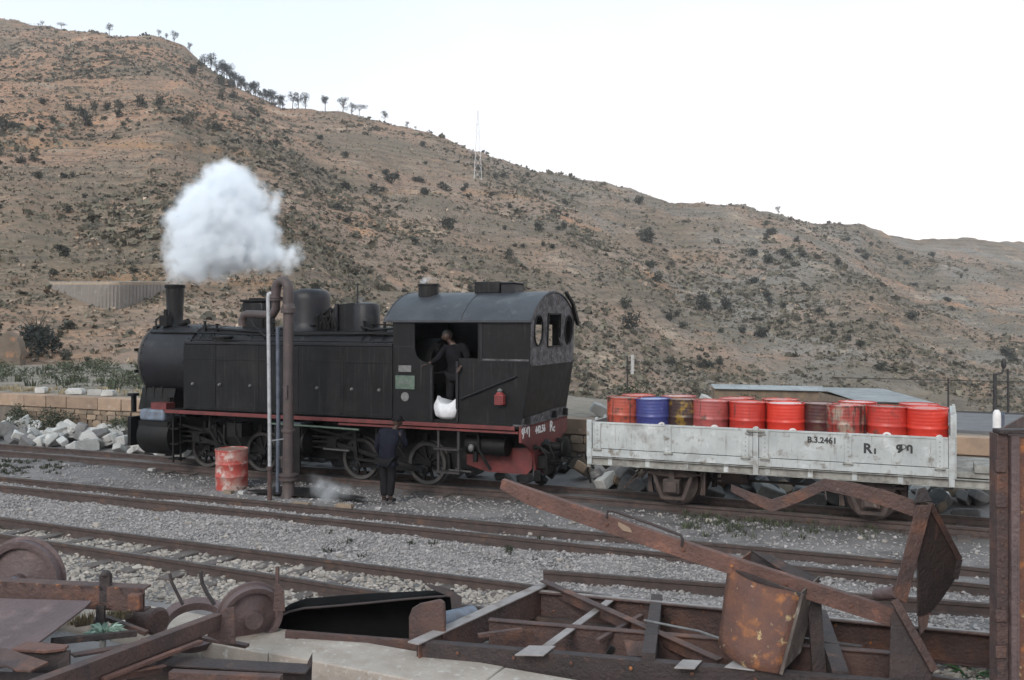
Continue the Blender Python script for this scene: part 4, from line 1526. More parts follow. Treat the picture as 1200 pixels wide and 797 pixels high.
bc = Wg('brake_column', mb, M['white'])
mb = MB().lathe([(.064, 0), (.064, .42)], (SE + .085, -.68, FB + .68), (0, 0, 1), 12)
Wg('brake_handle', MB().tube([(SE + .12, -.70, 1.5), (SE + .12, -.7, 2.0), (SE + .13, -.66, 2.03)], .03, 8), M['poleblue'], bc)
# running gear: two axles with guards, axle boxes and leaf springs
for x in (3.50, 6.84):
    for sg in (-1, 1):
        mb = MB().lathe([(.06, -.06), (.40, -.05), (.40, .045), (.43, .05), (.43, .065), (.10, .05), (.06, .08)], (x, sg * .475, RAILTOP + .40), (0, -sg, 0), 32)
        w = Wg('wheel', mb, WR)
        mb = MB().lathe([(.402, -.062), (.405, .03)], (x, sg * .475, RAILTOP + .40), (0, -sg, 0), 32)
        mb.f = mb.f[:-2]
        Wg('tyre_tread', mb, M['rail'], w)
        y = sg * .80
        mb = MB().b2(x - .15, x + .15, y - .10, y + .12, .40, .66).b2(x - .11, x + .11, y + sg * .12, y + sg * .15, .43, .62)
        Wg('axle_box', mb, M['wagon_rust'], bevel=.02)
        mb = MB().prism([(-.42, FB), (-.36, FB), (-.20, .42), (-.16, .34), (.16, .34), (.20, .42), (.36, FB), (.42, FB), (.24, .34), (.20, .28), (-.20, .28), (-.24, .34)], lambda a, b, d: Vector((x + a, y - sg * .02 + d * sg, b)), .02)
        Wg('axle_guard', mb, WR)
        mb = MB()
        for k in range(7):
            hl = .50 - k * .055
            z = .70 + k * .020
            mb.tube([(x - hl, y, z + .055 * (hl / .5) ** 2), (x - hl / 2, y, z + .014), (x, y, z), (x + hl / 2, y, z + .014), (x + hl, y, z + .055 * (hl / .5) ** 2)], .018, 6)
        mb.box((x, y, .76), (.10, .12, .20))
        for d in (-.52, .52):
            mb.bar((x + d, y, .74), (x + d * 1.05, y, FB), .04, .05, (0, 1, 0))
        Wg('leaf_spring', mb, WR)
        mb = MB()
        for d in (-1, 1):
            mb.bar((x + d * .52, sg * .5, FB), (x + d * .50, sg * .5, .35), .03, .05)
            mb.prism([(d * .43, -.2), (d * .49, -.2), (d * .52, 0), (d * .49, .2), (d * .43, .2), (d * .46, 0)], lambda a, b, t: Vector((x + a, sg * .475 - .05 + t, RAILTOP + .4 + b)), .1)
        Wg('brake_shoe', mb, WR)
    Wg('axle', MB().cyl((x, -.8, RAILTOP + .40), (x, .8, RAILTOP + .40), .06, 12), WR)
mb = MB()
mb.cyl((4.3, -.3, .72), (4.75, -.3, .72), .17, 16)
mb.bar((2.9, -.62, .82), (2.55, -.62, .40), .03, .05, (0, 1, 0))
mb.bar((2.55, -.62, .42), (3.1, -.62, .82), .03, .05, (0, 1, 0))
mb.bar((3.6, -.1, .6), (6.8, -.1, .6), .04, .04)
mb.bar((4.1, -.9, FB), (4.1, -.9, .55), .02, .03, (0, 1, 0))
mb.bar((6.1, -.9, FB), (6.15, -.9, .5), .02, .03, (0, 1, 0))
mb.bar((2.1, 0, .8), (8.6, 0, .8), .12, .12)
for x in (2.6, 4.6, 5.6, 7.8):
    mb.bar((x, -.95, .90), (x, .95, .90), .07, .10)
Wg('brake_rigging', mb, WR)
fw = lambda s0, z0: (lambda a, b, d: Vector((s0 + a, -1.0305 - d, z0 + b)))
near = [o for o in wag.children if o.name.startswith('drop_side') and o.data.vertices[0].co.y < 0]
pan_r = near[-1]
text_part('B.3.2461', .135, fw(6.09, 1.50), M['ink'], pan_r, bold=.005)
text_part('R', .22, fw(6.80, 1.40), M['ink'], pan_r, bold=.008)
text_part('ı', .17, fw(6.915, 1.38), M['ink'], pan_r, bold=.008)
text_part('ምባ', .17, fw(7.36, 1.42), M['ink'], pan_r, bold=.009)

# ------------------------------------------------------------------ oil drums
DR, DH = .315, .93
DZ = 1.147


def drum(x, off, z, name, label, paint, lid, group, tilt=0, text=None, logo=None, spin=0.0, r=DR, h=DH, world=None):
    loc = LW(x, off, z) if world is None else Vector(world)
    d = empty('oil_drum', loc, label, 'oil drum', group, -TH + spin)
    tilt = tilt or random.uniform(-.022, .022)
    d.rotation_euler = (tilt, random.uniform(-.02, .02), -TH + spin)
    pr = [(r * .97, 0), (r * 1.03, .004), (r * 1.03, .022), (r, .028)]
    for zc in (h * .36, h * .66):
        pr += [(r, zc - .024), (r * 1.035, zc - .008), (r * 1.035, zc + .008), (r, zc + .024)]
    # shallow ribs of the upper third
    for zc in (h * .74, h * .80, h * .86, h * .92):
        pr += [(r, zc - .012), (r * 1.008, zc), (r, zc + .012)]
    pr += [(r, h - .028), (r * 1.03, h - .022), (r * 1.03, h), (r * .985, h), (r * .985, h - .02)]
    mb = MB().lathe(pr, (0, 0, 0), (0, 0, 1), 40)
    mb.f = mb.f[:-2]
    # slight dents
    ph = random.random() * 6
    mb.v = [tuple(Vector((x_, y_, 0)) * (1 + .024 * math.sin(3 * math.atan2(y_, x_) + ph + z_ * 5) * math.sin(math.pi * z_ / h)) + Vector((0, 0, z_))) for x_, y_, z_ in mb.v]
    mb.build('drum_shell', paint, d, smooth=50)
    lb = MB().lathe([(r * .99, h - .022), (r * .99, h - .014), (0, h - .012)], (0, 0, 0), (0, 0, 1), 40)
    lb.f = lb.f[:-2]
    lo = lb.build('drum_lid', lid, d, smooth=50)
    bb = MB().lathe([(.04, 0), (.04, .015), (.02, .018), (0, .018)], (r * .55, -.08, h - .013), (0, 0, 1), 12)
    bb.lathe([(.025, 0), (.025, .012), (0, .014)], (-r * .6, .1, h - .013), (0, 0, 1), 10)
    bb.build('bung', lid, lo)
    if text:
        wrap = lambda a0, z0: (lambda a, b, dd: Vector(((r * 1.012 + dd) * math.sin((a + a0) / r), -(r * 1.012 + dd) * math.cos((a + a0) / r), z0 + b)))
        text_part(text, .13, wrap(-.12, h * .455), M['white'], d, bold=.006)
        ring = MB()
        for k in range(13):
            t0, t1 = .5 + k * .36, .5 + (k + 1) * .36
            q = []
            for rr_, t in ((.075, t0), (.075, t1), (.042, t1), (.042, t0)):
                a, b = rr_ * math.cos(t), rr_ * math.sin(t)
                q.append((a, b))
            w = wrap(.12, h * .485)
            ring.add([w(a, b, .002) for a, b in q], [(0, 1, 2, 3)])
        ring.build('printed_mark', M['white'], d)
    return d


DRp = {
    'orange': drum_paint('worn_orange_red_paint', (.42, .075, .04), (.30, .06, .04), .60),
    'blue': drum_paint('deep_blue_paint', (.045, .055, .20), (.035, .04, .15), .70),
    'dark': drum_paint('dark_stained_paint', (.055, .028, .024), (.035, .022, .02), .58, (.22, .13, .02)),
    'faded': drum_paint('faded_red_drum_paint', (.40, .085, .075), (.30, .075, .07), .63),
    'red': drum_paint('red_drum_paint', (.48, .040, .026), (.38, .034, .025), .65),
    'bright': drum_paint('fresh_red_drum_paint', (.60, .042, .022), (.52, .036, .022), .72),
    'maroon': drum_paint('dark_maroon_drum_paint', (.085, .022, .024), (.055, .02, .02), .60),
    'worn': drum_paint('scraped_red_drum_paint', (.38, .055, .045), (.28, .05, .04), .55, (.30, .22, .17)),
    'lid_red': mat('red_lid_paint', (.55, .16, .13), (.42, .11, .09), 6, .45, rand=True, spots=[((.45, .36, .33), 5, .58, .72)]),
    'lid_pale': mat('pale_lid_metal', (.62, .50, .48), (.50, .38, .36), 5, .4, rand=True, spots=[((.35, .2, .16), 5, .62, .76)]),
    'lid_dull': mat('dull_rusty_lid', (.28, .17, .14), (.18, .11, .09), 5, .55, rand=True),
    'lid_blue': mat('blue_lid_metal', (.28, .33, .48), (.18, .22, .40), 5, .4, rand=True),
    'lone': mat('peeling_red_pink_paint', (.40, .065, .05), (.30, .06, .05), 3, .55, bump=.2, bscale=16, spots=[((.40, .20, .17), 3.2, .46, .58), ((.50, .40, .36), 4.5, .53, .62), ((.12, .06, .045), 5, .60, .70), ((.10, .06, .05), 12, .66, .74)], rv=.12),
}
GD = 'oil drums standing in the pale wagon'
drum(2.53, -.62, DZ, '', 'orange red worn drum leftmost of the front row beside blue drum', DRp['orange'], DRp['lid_dull'], GD)
drum(3.12, -.66, DZ, '', 'deep blue oil drum among the red ones in the wagon', DRp['blue'], DRp['lid_blue'], GD, text='TOTAL', spin=.35)
drum(3.66, -.55, DZ, '', 'dark brown drum with yellow stain squeezed beside the blue drum', DRp['dark'], DRp['lid_dull'], GD)
drum(4.14, -.64, DZ, '', 'faded dull red drum right of the dark yellow stained drum', DRp['faded'], DRp['lid_red'], GD, text='TOTAL', spin=.05)
drum(4.80, -.64, DZ, '', 'red drum with plain rim behind the wagon centre post', DRp['red'], DRp['lid_red'], GD, text='TOTAL', spin=.25)
drum(5.46, -.64, DZ, '', 'brightest red drum with shining pale lid in mid wagon', DRp['bright'], DRp['lid_pale'], GD, text='TOTAL', spin=.1)
drum(5.98, -.42, DZ, '', 'dark maroon drum set back beside the brightest red drum', DRp['maroon'], DRp['lid_dull'], GD, text='MOBIL' if False else None)
drum(6.43, -.60, DZ, '', 'scraped red drum with bare beige left side', DRp['worn'], DRp['lid_red'], GD)
drum(7.08, -.64, DZ, '', 'red drum with a dark stain on its front near wagon end', DRp['red'], DRp['lid_dull'], GD, text='TOTAL', spin=-.35)
drum(7.70, -.64, DZ, '', 'red drum rightmost of the front row against the end board', DRp['bright'], DRp['lid_red'], GD, text='TOTAL', spin=.2)
GB = 'back row of drums in the pale wagon'
drum(2.62, .05, DZ + .0, '', 'drum with red lid peeping out behind the leftmost drums', DRp['orange'], DRp['lid_red'], GD)
drum(3.40, .10, DZ, '', 'drum with pale pinkish lid behind the blue drum', DRp['faded'], DRp['lid_pale'], GD)
drum(4.5, .08, DZ, '', 'red drum behind the faded red and plain red drums', DRp['orange'], DRp['lid_red'], GD)
drum(5.25, .12, DZ, '', 'red drum whose rim shows behind the brightest red drum', DRp['orange'], DRp['lid_red'], GD)
drum(6.55, .10, DZ, '', 'red drum with light lid behind the scraped drum', DRp['red'], DRp['lid_pale'], GD)
drum(7.55, .05, DZ, '', 'red drum in the back row at the right end of wagon', DRp['red'], DRp['lid_red'], GD)
# ------------------------------------------------------------------ water crane and poles beside the locomotive
CB = gp(338, 584, 0)
CX, CY_ = CB.x, CB.y
wc = wempty('water_crane', (CX, CY_, 0), 'brown cast iron water crane with swan neck standing before the engine', 'water crane')
mb = MB().lathe([(.17, -.1), (.16, .03), (.125, .10), (.118, .36)], (CX, CY_, 0), n=20)
mb.lathe([(.19, .36), (.19, .41), (.16, .415), (.16, .44), (.19, .445), (.19, .48), (.112, .50), (.108, 1.30)], (CX, CY_, 0), n=20)
mb.lathe([(.135, 1.30), (.135, 1.36), (.104, 1.37), (.100, 3.66), (.098, 3.74)], (CX, CY_, 0), n=20)
mb.build('crane_column', M['column'], wc, smooth=40)
mb = MB().lathe([(.150, 3.64), (.150, 3.74), (.125, 3.76), (.12, 3.80), (.10, 3.82)], (CX, CY_, 0), n=20)
mb.build('swivel_collar', M['column'], wc, smooth=40)
dl = Vector((-.86, .5, 0)).normalized()
c0 = Vector((CX, CY_, 0))
pts = [c0 + Vector((0, 0, 3.7))]
for k in range(9):
    a = math.pi * k / 8
    pts.append(c0 + dl * (.16 - .16 * math.cos(a)) + Vector((0, 0, 4.10 + .17 * math.sin(a))))
pts.append(c0 + dl * .33 + Vector((0, 0, 3.95)))
mb = MB().tube(pts, [.10] * 3 + [.095] * 7 + [.09], 14)
mb.build('swan_neck', M['column'], wc, smooth=50)
mb = MB().lathe([(.145, 0), (.145, .035), (.13, .04), (.145, .045), (.145, .08)], c0 + dl * .33 + Vector((0, 0, 3.88)), n=18)
mb.build('neck_flange', M['column'], wc, smooth=40)
e = c0 + dl * .33
mb = MB().tube([e + Vector((0, 0, 3.90)), e + Vector((0, 0, 3.72)), e + dl * .08 + Vector((0, 0, 3.62)), e + dl * .22 + Vector((0, 0, 3.60)), e + dl * .78 + Vector((0, 0, 3.62)), e + dl * .86 + Vector((0, 0, 3.60)), e + dl * .92 + Vector((0, 0, 3.50)), e + dl * .92 + Vector((0, 0, 3.38))], [.09, .09, .09, .085, .08, .08, .08, .08], 12)
mb.build('crane_spout', M['column'], wc, smooth=50)
mb = MB().box(c0 + Vector((-.02, -.12, 2.1)), (.05, .06, .25)).box(c0 + Vector((-.12, -.02, .8)), (.10, .05, .05)).cyl(c0 + Vector((-.12, 0, .83)), c0 + Vector((-.12, 0, .60)), .03, 8)
mb.each('crane_fitting', M['column'], wc)

q = gp(316, 587, 0)
wp = wempty('standpipe_pole', (q.x, q.y, 0), 'thin pale galvanised pipe with rusty foot left of the water crane', 'pole')
MB().tube([(q.x, q.y, .62), (q.x, q.y, 1.2), (q.x - .02, q.y + .02, 2.6), (q.x - .045, q.y + .05, 3.93), (q.x - .04, q.y + .06, 4.0), (q.x - .0, q.y + .09, 4.02)], .036, 10).build('pale_pipe', M['polewhite'], wp, smooth=50)
MB().lathe([(.045, -.05), (.045, .60), (.062, .61), (.062, .66), (.04, .67)], (q.x, q.y, 0), n=12).build('rusty_foot', M['rust'], wp)
MB().bar((q.x, q.y, 1.16), (CX, CY_, 1.18), .02, .02).build('tie_bar', M['polewhite'], wp)
q = Vector((CX - .28, CY_ + .30, 0))
bp_ = MB().tube([(q.x, q.y, -.03), (q.x + .01, q.y, 1.6), (q.x, q.y, 3.35)], .042, 10)
b_ = bp_.build('blue_pole', M['poleblue'], None, smooth=50)
tag(b_, 'blue grey pole between thin pale pipe and the crane column', 'pole')

drum(0, 0, 0, '', 'lone scraped red and pink drum standing on the ground left of the crane', DRp['lone'], DRp['lid_dull'], None, tilt=.02, world=gp(272, 574, -.03), r=.325, h=.86)

# oily sump round the crane foot
def blob(cx, cy, rx, ry, z, n=30, amp=.2, th=.0):
    pts = []
    for k in range(n):
        a = 2 * math.pi * k / n
        r = 1 + amp * math.sin(3 * a + cx) + amp * .6 * math.sin(5 * a + 2)
        x, y = rx * r * math.cos(a), ry * r * math.sin(a)
        pts.append((cx + x * CT + y * ST, cy - x * ST + y * CT, z))
    return pts


wet = mat('wet_oily_cinders', (.018, .016, .016), (.04, .036, .034), 5, .35, bump=.4, bscale=30)
o = MB().add(blob(CX + .25, CY_ + .25, 1.15, .45, .075), [tuple(range(30))]).build('oily_puddle', wet, None)
tag(o, 'dark oily wet cinders round the foot of the water crane', None, None, 'stuff')
for k, (px, py, sx, lab) in enumerate(((268, 577, .22, 'pale stone at the foot of the lone drum'), (322, 591, .30, 'flat pale slab edge before the crane foot'), (352, 591, .45, 'long pale slab right of the crane foot'), (404, 593, .35, 'low pale slab edge near the standing man'), (284, 578, .14, 'small white stone against the lone drum'), (178, 551, .16, 'white stone lying beside the engine front'))):
    p = gp(px, py, .02)
    o = MB().rock(p, (sx, .13, .09), Matrix.Rotation(-TH, 3, 'Z'), .3).build('stone', M['whitestone'] if k in (4, 5) else M['rubble'], None, smooth=50)
    tag(o, lab, 'stone')

# ------------------------------------------------------------------ heaps of rubble at the foot of the platform wall
GH1 = 'pale rubble blocks heaped below the platform left of engine'
GH2 = 'rubble stones dumped behind the pale wagon'
random.seed(21)


def heap(s0, s1, n, grp, label, mats, zmax, o0=.80, o1=2.35, smin=.25, smax=.55):
    out = []
    for k in range(n):
        s = random.uniform(s0, s1)
        t = random.random()
        off = o0 + (o1 - o0) * t
        z = .12 + zmax * t * random.uniform(.35, 1.0)
        a = random.uniform(smin, smax)
        Mx = Euler((random.uniform(-.7, .7), random.uniform(-.7, .7), random.uniform(0, 3.1))).to_matrix()
        mb = MB().rock((0, 0, 0), (a * random.uniform(1, 1.5), a * random.uniform(.6, .9), a * random.uniform(.5, .8)), Mx, .55)
        m_ = random.choice(mats)
        o = mb.build('rubble_block', m_, None, smooth=42, recentre=False, bevel=.022)
        o.location = LW(s, off, z)
        lb_ = ('large ' if a > .42 else 'small ' if a < .33 else '') + {'pale_rubble': 'pale', 'dark_rubble': 'dark grey'}.get(m_.name, 'brown') + ' ' + label
        f_ = (s - s0) / (s1 - s0)
        lb_ += (' beside the rail' if t < .33 else ' in mid heap' if t < .66 else ' against the wall')
        lb_ += (' at left end' if f_ < .3 else ' at right end' if f_ > .72 else '')
        tag(o, lb_, 'stone', grp)
        out.append(o)
    return out


heap(-18.6, -9.5, 95, GH1, 'rubble block left of the engine', [M['whitestone'], M['whitestone'], M['whitestone'], M['greystone']], .52)
heap(.9, 8.6, 80, GH2, 'stone under the wagon', [M['greystone'], M['greystone'], M['whitestone'], M['greystone'], M['rubble']], .50)
heap(-8.8, 0.2, 26, 'stones lying in the shade beyond the engine', 'stone beyond the engine wheels', [M['greystone']], .4)
# pale stones on the platform edge at the left
for s, ln, lab in ((-17.1, .34, 'white squared block on the platform edge farthest left'), (-15.7, .5, 'tan boulder on the platform edge beside white ones'), (-14.9, .42, 'pale lump on the platform among the white stones'), (-14.35, .42, 'pale flat stone rightmost of the platform edge stones')):
    o = MB().rock((0, 0, 0), (ln, .24, .17), None, .5).build('platform_stone', M['whitestone'], None, smooth=45, recentre=False)
    o.location = LW(s, POFF + .62, PZ + .10)
    o.rotation_euler = (0, 0, random.uniform(-.4, .1))
    tag(o, lab, 'stone')
for s, off, z, sz, lab in ((1.75, 4.2, 1.42, .32, 'rough pale stone on the bank behind the wagon left end'), (2.9, 4.6, 1.62, .36, 'pointed white stone showing above the leftmost drums'), (3.4, 4.7, 1.56, .32, 'white slab leaning above the blue drum'), (1.1, 4.0, 1.46, .42, 'grey stone on the bank beside the engine buffer'), (.62, 3.6, 1.42, .4, 'whitish stone on the platform right behind the cab')):
    o = MB().rock((0, 0, 0), (sz, sz * .6, sz * .6), Euler((.3, .4, .2)).to_matrix(), .4).build('bank_stone', M['whitestone'], None, smooth=45, recentre=False)
    o.location = LW(s, off, z)
    tag(o, lab, 'stone')

# ------------------------------------------------------------------ far side of the yard: wall, sheds, posts
gw = mat('grey_wall_stone', (.20, .175, .152), (.155, .136, .12), .9, .95, bump=.6, bscale=4, spots=[((.25, .235, .215), 2.5, .56, .72)], stretch=(1, 1, .35))
rt = wempty('retaining_wall', on_hill(120, 366, 45), 'grey stone retaining wall under the road on the lower left slope', 'wall')
wx = np.linspace(56, 196, 36)
wb_ = np.interp(wx, [56, 80, 105, 125, 150, 175, 196], [338, 346, 358, 366, 362, 350, 339])
rows_ = []
wy = np.array([on_hill(x_, y_, 46).y for x_, y_ in zip(wx, wb_)])
wy = np.convolve(np.pad(wy, 9, 'edge'), np.hanning(19) / np.hanning(19).sum(), 'valid')
for x_, y_, d_ in zip(wx, wb_, wy):
    b_ = dp(x_, y_, d_)
    b_.z = min(b_.z, float(terrain(np.array([b_.x]), np.array([d_]))[0]))
    t_ = dp(x_, 333.5, b_.y + .5)
    k_ = on_hill(x_, 330, 46)
    rows_.append((b_ - Vector((0, .1, .8)), t_, t_ + Vector((0, .15, .18)), k_))
for nm, a_, b_, m_ in (('wall_face', 0, 1, gw), ('wall_coping', 1, 2, M['rubble']), ('wall_fill', 2, 3, M['platform'])):
    vs_ = [r_[q_] for r_ in rows_ for q_ in (a_, b_)]
    MB().add(vs_, [(2 * i, 2 * i + 2, 2 * i + 3, 2 * i + 1) for i in range(len(rows_) - 1)]).build(nm, m_, rt, smooth=60)
for i in range(2, len(rows_) - 2):
    b_, t_ = rows_[i][0], rows_[i][1]
    MB().bar(b_.lerp(t_, .35) - Vector((0, .03, 0)), t_ - Vector((0, .0, .05)), .10, .05, (0, 1, 0)).build('wall_rib', gw, rt)
# ruin at the left edge
p = on_hill(4, 426, 40)
Zr_ = p.y - 1
ru = wempty('ruined_wall', (p.x, Zr_, p.z), 'ruined brown stone building corner at the far left edge', 'ruin')
rm = mat('ruin_stone', (.17, .13, .098), (.11, .088, .068), 1.2, .95, bump=.7, bscale=4, spots=[((.30, .16, .09), 2, .56, .72)])
zA, zB = dp(0, 392, Zr_).z, dp(0, 432, Zr_).z
xa, xb = dp(-60, 345, Zr_).x, dp(24, 345, Zr_).x
MB().prism([(xa, zB), (xb, zB), (xb - .05, zB + (zA - zB) * .3), (xb + .03, zB + (zA - zB) * .45), (xb - .12, zB + (zA - zB) * .8), (xb - .3, zA - .1), (xb - .7, zA + .12), (xb - 1.1, zA - .25), (xa, zA + .1)], lambda a_, b_, d: Vector((a_, Zr_ + d, b_)), .6).build('wall_face', rm, ru)
MB().prism([(xb - .5, 0), (xb - 2.4, 0), (xb - 3.4, 3), (xb - 1.6, 3)], lambda a_, b_, d: Vector((a_, Zr_ + .61 + b_, zB + d)), (zA - zB) - .5).build('wall_face', rm, ru)


def shed(name, label, pa, pb, Z, rise, run, wallz):
    """long low shed: roof strip between two pixel points at depth Z, sloping away"""
    A, B = dp(*pa, Z), dp(*pb, Z)
    d = (B - A); d.z = 0; d.normalize()
    nn = Vector((-d.y, d.x, 0))
    t = wempty(name, ((A.x + B.x) / 2, (A.y + B.y) / 2, wallz), label, 'shed')
    n = 16
    ln = (B - A).length
    C_, D_ = B + nn * run + Vector((0, 0, rise)), A + nn * run + Vector((0, 0, rise))
    for k in range(n):
        u0, u1 = k / n, (k + 1) / n - .002
        m_ = MB()
        prof = []
        for j in range(9):
            u = u0 + (u1 - u0) * j / 8
            h = .03 * (1 if j % 2 else 0)
            prof.append((A.lerp(B, u) + Vector((0, 0, h)), D_.lerp(C_, u) + Vector((0, 0, h))))
        vs_ = [p for q_ in prof for p in q_] + [p - Vector((0, 0, .012)) for q_ in prof for p in q_]
        fs_ = [(2 * j, 2 * j + 1, 2 * j + 3, 2 * j + 2) for j in range(8)] + [(18 + 2 * j, 18 + 2 * j + 2, 18 + 2 * j + 3, 18 + 2 * j + 1) for j in range(8)]
        m_.add(vs_, fs_).build('roof_sheet', M['corr'], t)
    w0, w1 = A + nn * .15, B + nn * .15
    MB().add([w0, w1, w1 + nn * (run - .3), w0 + nn * (run - .3)] + [Vector((p.x, p.y, wallz)) for p in (w0, w1, w1 + nn * (run - .3), w0 + nn * (run - .3))], [(0, 1, 5, 4), (1, 2, 6, 5), (2, 3, 7, 6), (3, 0, 4, 7)]).build('shed_wall', M['rubble'], t)
    return t


shed('shed', 'long low shed whose pale roof strip shows above the drums', (838, 456), (972, 459), 42, .15, .9, -1.5)
shed('shed', 'shed with grey sheet roof behind the rightmost drums', (1008, 471), (1096, 473), 33, .16, 4.6, -1.5)


def post(px, py0, py1, Z, r, label, lamp=False, m=None):
    a_, b_ = dp(px, py1, Z), dp(px, py0, Z)
    o = MB().tube([a_ - Vector((0, 0, .3)), a_.lerp(b_, .5) + Vector((.01, 0, 0)), b_], r, 8).build('post', m or M['iron'], None)
    tag(o, label, 'post')
    return o


EDGE = 4.75
fe = wempty('road_fence', LW(8.5, POFF + EDGE, PZ), 'thin iron fence along the far edge of the road', 'fence')
for s in (8.05, 10.4, 11.5, 13.7, 15.9):
    p = LW(s, POFF + EDGE, 0)
    MB().tube([p + Vector((0, 0, PZ - .3)), p + Vector((0, 0, PZ + .85))], .022, 8).build('fence_post', M['iron'], fe)
for h in (.80, .04):
    MB().tube([LW(5.5, POFF + EDGE, PZ + h), LW(16, POFF + EDGE, PZ + h)], .012 if h > .5 else .05, 6).build('fence_rail', M['iron'], fe)
p = LW(9.0, POFF + 3.9, 0)
lp = wempty('signal_lamp_post', (p.x, p.y, PZ), 'dark iron post with small bracket lamp at right beyond the wagon', 'lamp post')
MB().tube([p + Vector((0, 0, PZ - .1)), p + Vector((0, 0, PZ + 1.02))], .042, 10).build('lamp_pole', M['iron'], lp)
MB().tube([p + Vector((0, 0, PZ + 1.0)), p + Vector((.16, 0, PZ + 1.04)), p + Vector((.20, 0, PZ + 1.16))], .025, 8).build('lamp_bracket', M['iron'], lp)
MB().lathe([(.03, 0), (.055, .05), (.055, .17), (.03, .22), (0, .23)], p + Vector((.20, 0, PZ + 1.14)), n=10).build('lamp_head', M['iron'], lp)
post(735, 417, 452, 27, .022, 'thin dark post standing behind the leftmost drums')
post(1181, 432, 500, 23.4, .028, 'bare thin post beyond the lamp post at right edge')
post(741, 416, 426, 27.2, .05, 'short pale marker beside the thin dark post', m=M['whitestone'])

# pylon on the hill
p = on_hill(560, 210, 150)
Zp = p.y
py_ = wempty('power_pylon', (p.x, p.y, p.z - .3), 'faint grey lattice pylon standing up above the hillside skyline', 'pylon')
pm = mat('pale_steel_lattice', (.62, .62, .62), (.55, .55, .55), 3, .6)
topz = dp(560, 128, Zp).z
hw = 4.5 / F * Zp
hgt = topz - p.z
lev = [0, .16, .32, .47, .60, .72, .83, .92, 1.0]
wd = lambda t: hw * (1 - .88 * t)
for sx in (-1, 1):
    for sy in (-1, 1):
        MB().tube([(p.x + sx * wd(t), p.y + sy * wd(t), p.z - .3 + hgt * t) for t in lev], .045, 5).build('pylon_leg', pm, py_)
mb = MB()
for i in range(len(lev) - 1):
    a_, b_ = lev[i], lev[i + 1]
    for s1 in ((-1, -1, 1, -1), (1, -1, 1, 1), (1, 1, -1, 1), (-1, 1, -1, -1)):
        P0 = Vector((p.x + s1[0] * wd(a_), p.y + s1[1] * wd(a_), p.z - .3 + hgt * a_))
        P1 = Vector((p.x + s1[2] * wd(b_), p.y + s1[3] * wd(b_), p.z - .3 + hgt * b_))
        P2 = Vector((p.x + s1[2] * wd(a_), p.y + s1[3] * wd(a_), p.z - .3 + hgt * a_))
        P3 = Vector((p.x + s1[0] * wd(b_), p.y + s1[1] * wd(b_), p.z - .3 + hgt * b_))
        mb.tube([P0, P1], .022, 4).tube([P2, P3], .022, 4)
o = mb.build('pylon_bracing', pm, py_)
o['kind'] = 'stuff'
for t in (.80, .93):
    zc = p.z - .3 + hgt * t
    MB().bar((p.x - hw * .8, p.y, zc), (p.x + hw * .8, p.y, zc), .08, .08).build('cross_arm', pm, py_)
# ------------------------------------------------------------------ people
def skin_mesh(name, joints, bones, m, parent, root, sub=1, scale=1.0):
    names = list(joints)
    me = bpy.data.meshes.new(name)
    me.from_pydata([Vector(joints[k][:3]) for k in names], [(names.index(a), names.index(b)) for a, b in bones], [])
    o = bpy.data.objects.new(name, me)
    COL.objects.link(o)
    sk = o.modifiers.new('skin', 'SKIN')
    sk.use_smooth_shade = True
    ss_ = o.modifiers.new('sub', 'SUBSURF')
    ss_.levels = ss_.render_levels = sub
    lay = me.skin_vertices[0].data
    for i, k in enumerate(names):
        r = joints[k][3]
        rr = r if isinstance(r, tuple) else (r, r)
        lay[i].radius = (rr[0] * scale, rr[1] * scale)
        lay[i].use_root = (k == root)
    dg = bpy.context.evaluated_depsgraph_get()
    new = bpy.data.meshes.new_from_object(o.evaluated_get(dg))
    bpy.data.objects.remove(o)
    new.name = name
    new.materials.clear()
    new.materials.append(m)
    new.polygons.foreach_set('use_smooth', [True] * len(new.polygons))
    r = bpy.data.objects.new(name, new)
    COL.objects.link(r)
    r.parent = parent
    return r


def hand(parent_j, name, wrist, d, up, side, curl=.5):
    """palm and five fingers as bones of the body skeleton"""
    w, d, up = Vector(wrist), Vector(d).normalized(), Vector(up).normalized()
    sd = d.cross(up).normalized() * side
    J, B = {}, []
    pc = w + d * .075
    J[name + 'palm'] = (*pc, (.036, .018)); B.append((parent_j, name + 'palm'))
    for i, (o_, l) in enumerate(((-.030, .066), (-.010, .078), (.010, .072), (.028, .056))):
        b0 = pc + d * .02 + sd * o_
        b1 = b0 + (d * math.cos(curl * .5) - up * math.sin(curl * .5)) * l * .5
        b2 = b1 + (d * math.cos(curl * 1.3) - up * math.sin(curl * 1.3)) * l * .5
        for n_, p_, r_ in (('a', b0, .011), ('b', b1, .0095), ('c', b2, .008)):
            J[f'{name}f{i}{n_}'] = (*p_, r_)
        B += [(name + 'palm', f'{name}f{i}a'), (f'{name}f{i}a', f'{name}f{i}b'), (f'{name}f{i}b', f'{name}f{i}c')]
    t0 = w + d * .035 - sd * .036
    t1 = t0 + (d * .7 - sd * .6).normalized() * .04 - up * .01
    J[name + 'ta'] = (*t0, .012); J[name + 'tb'] = (*t1, .010)
    B += [(name + 'palm', name + 'ta'), (name + 'ta', name + 'tb')]
    return J, B


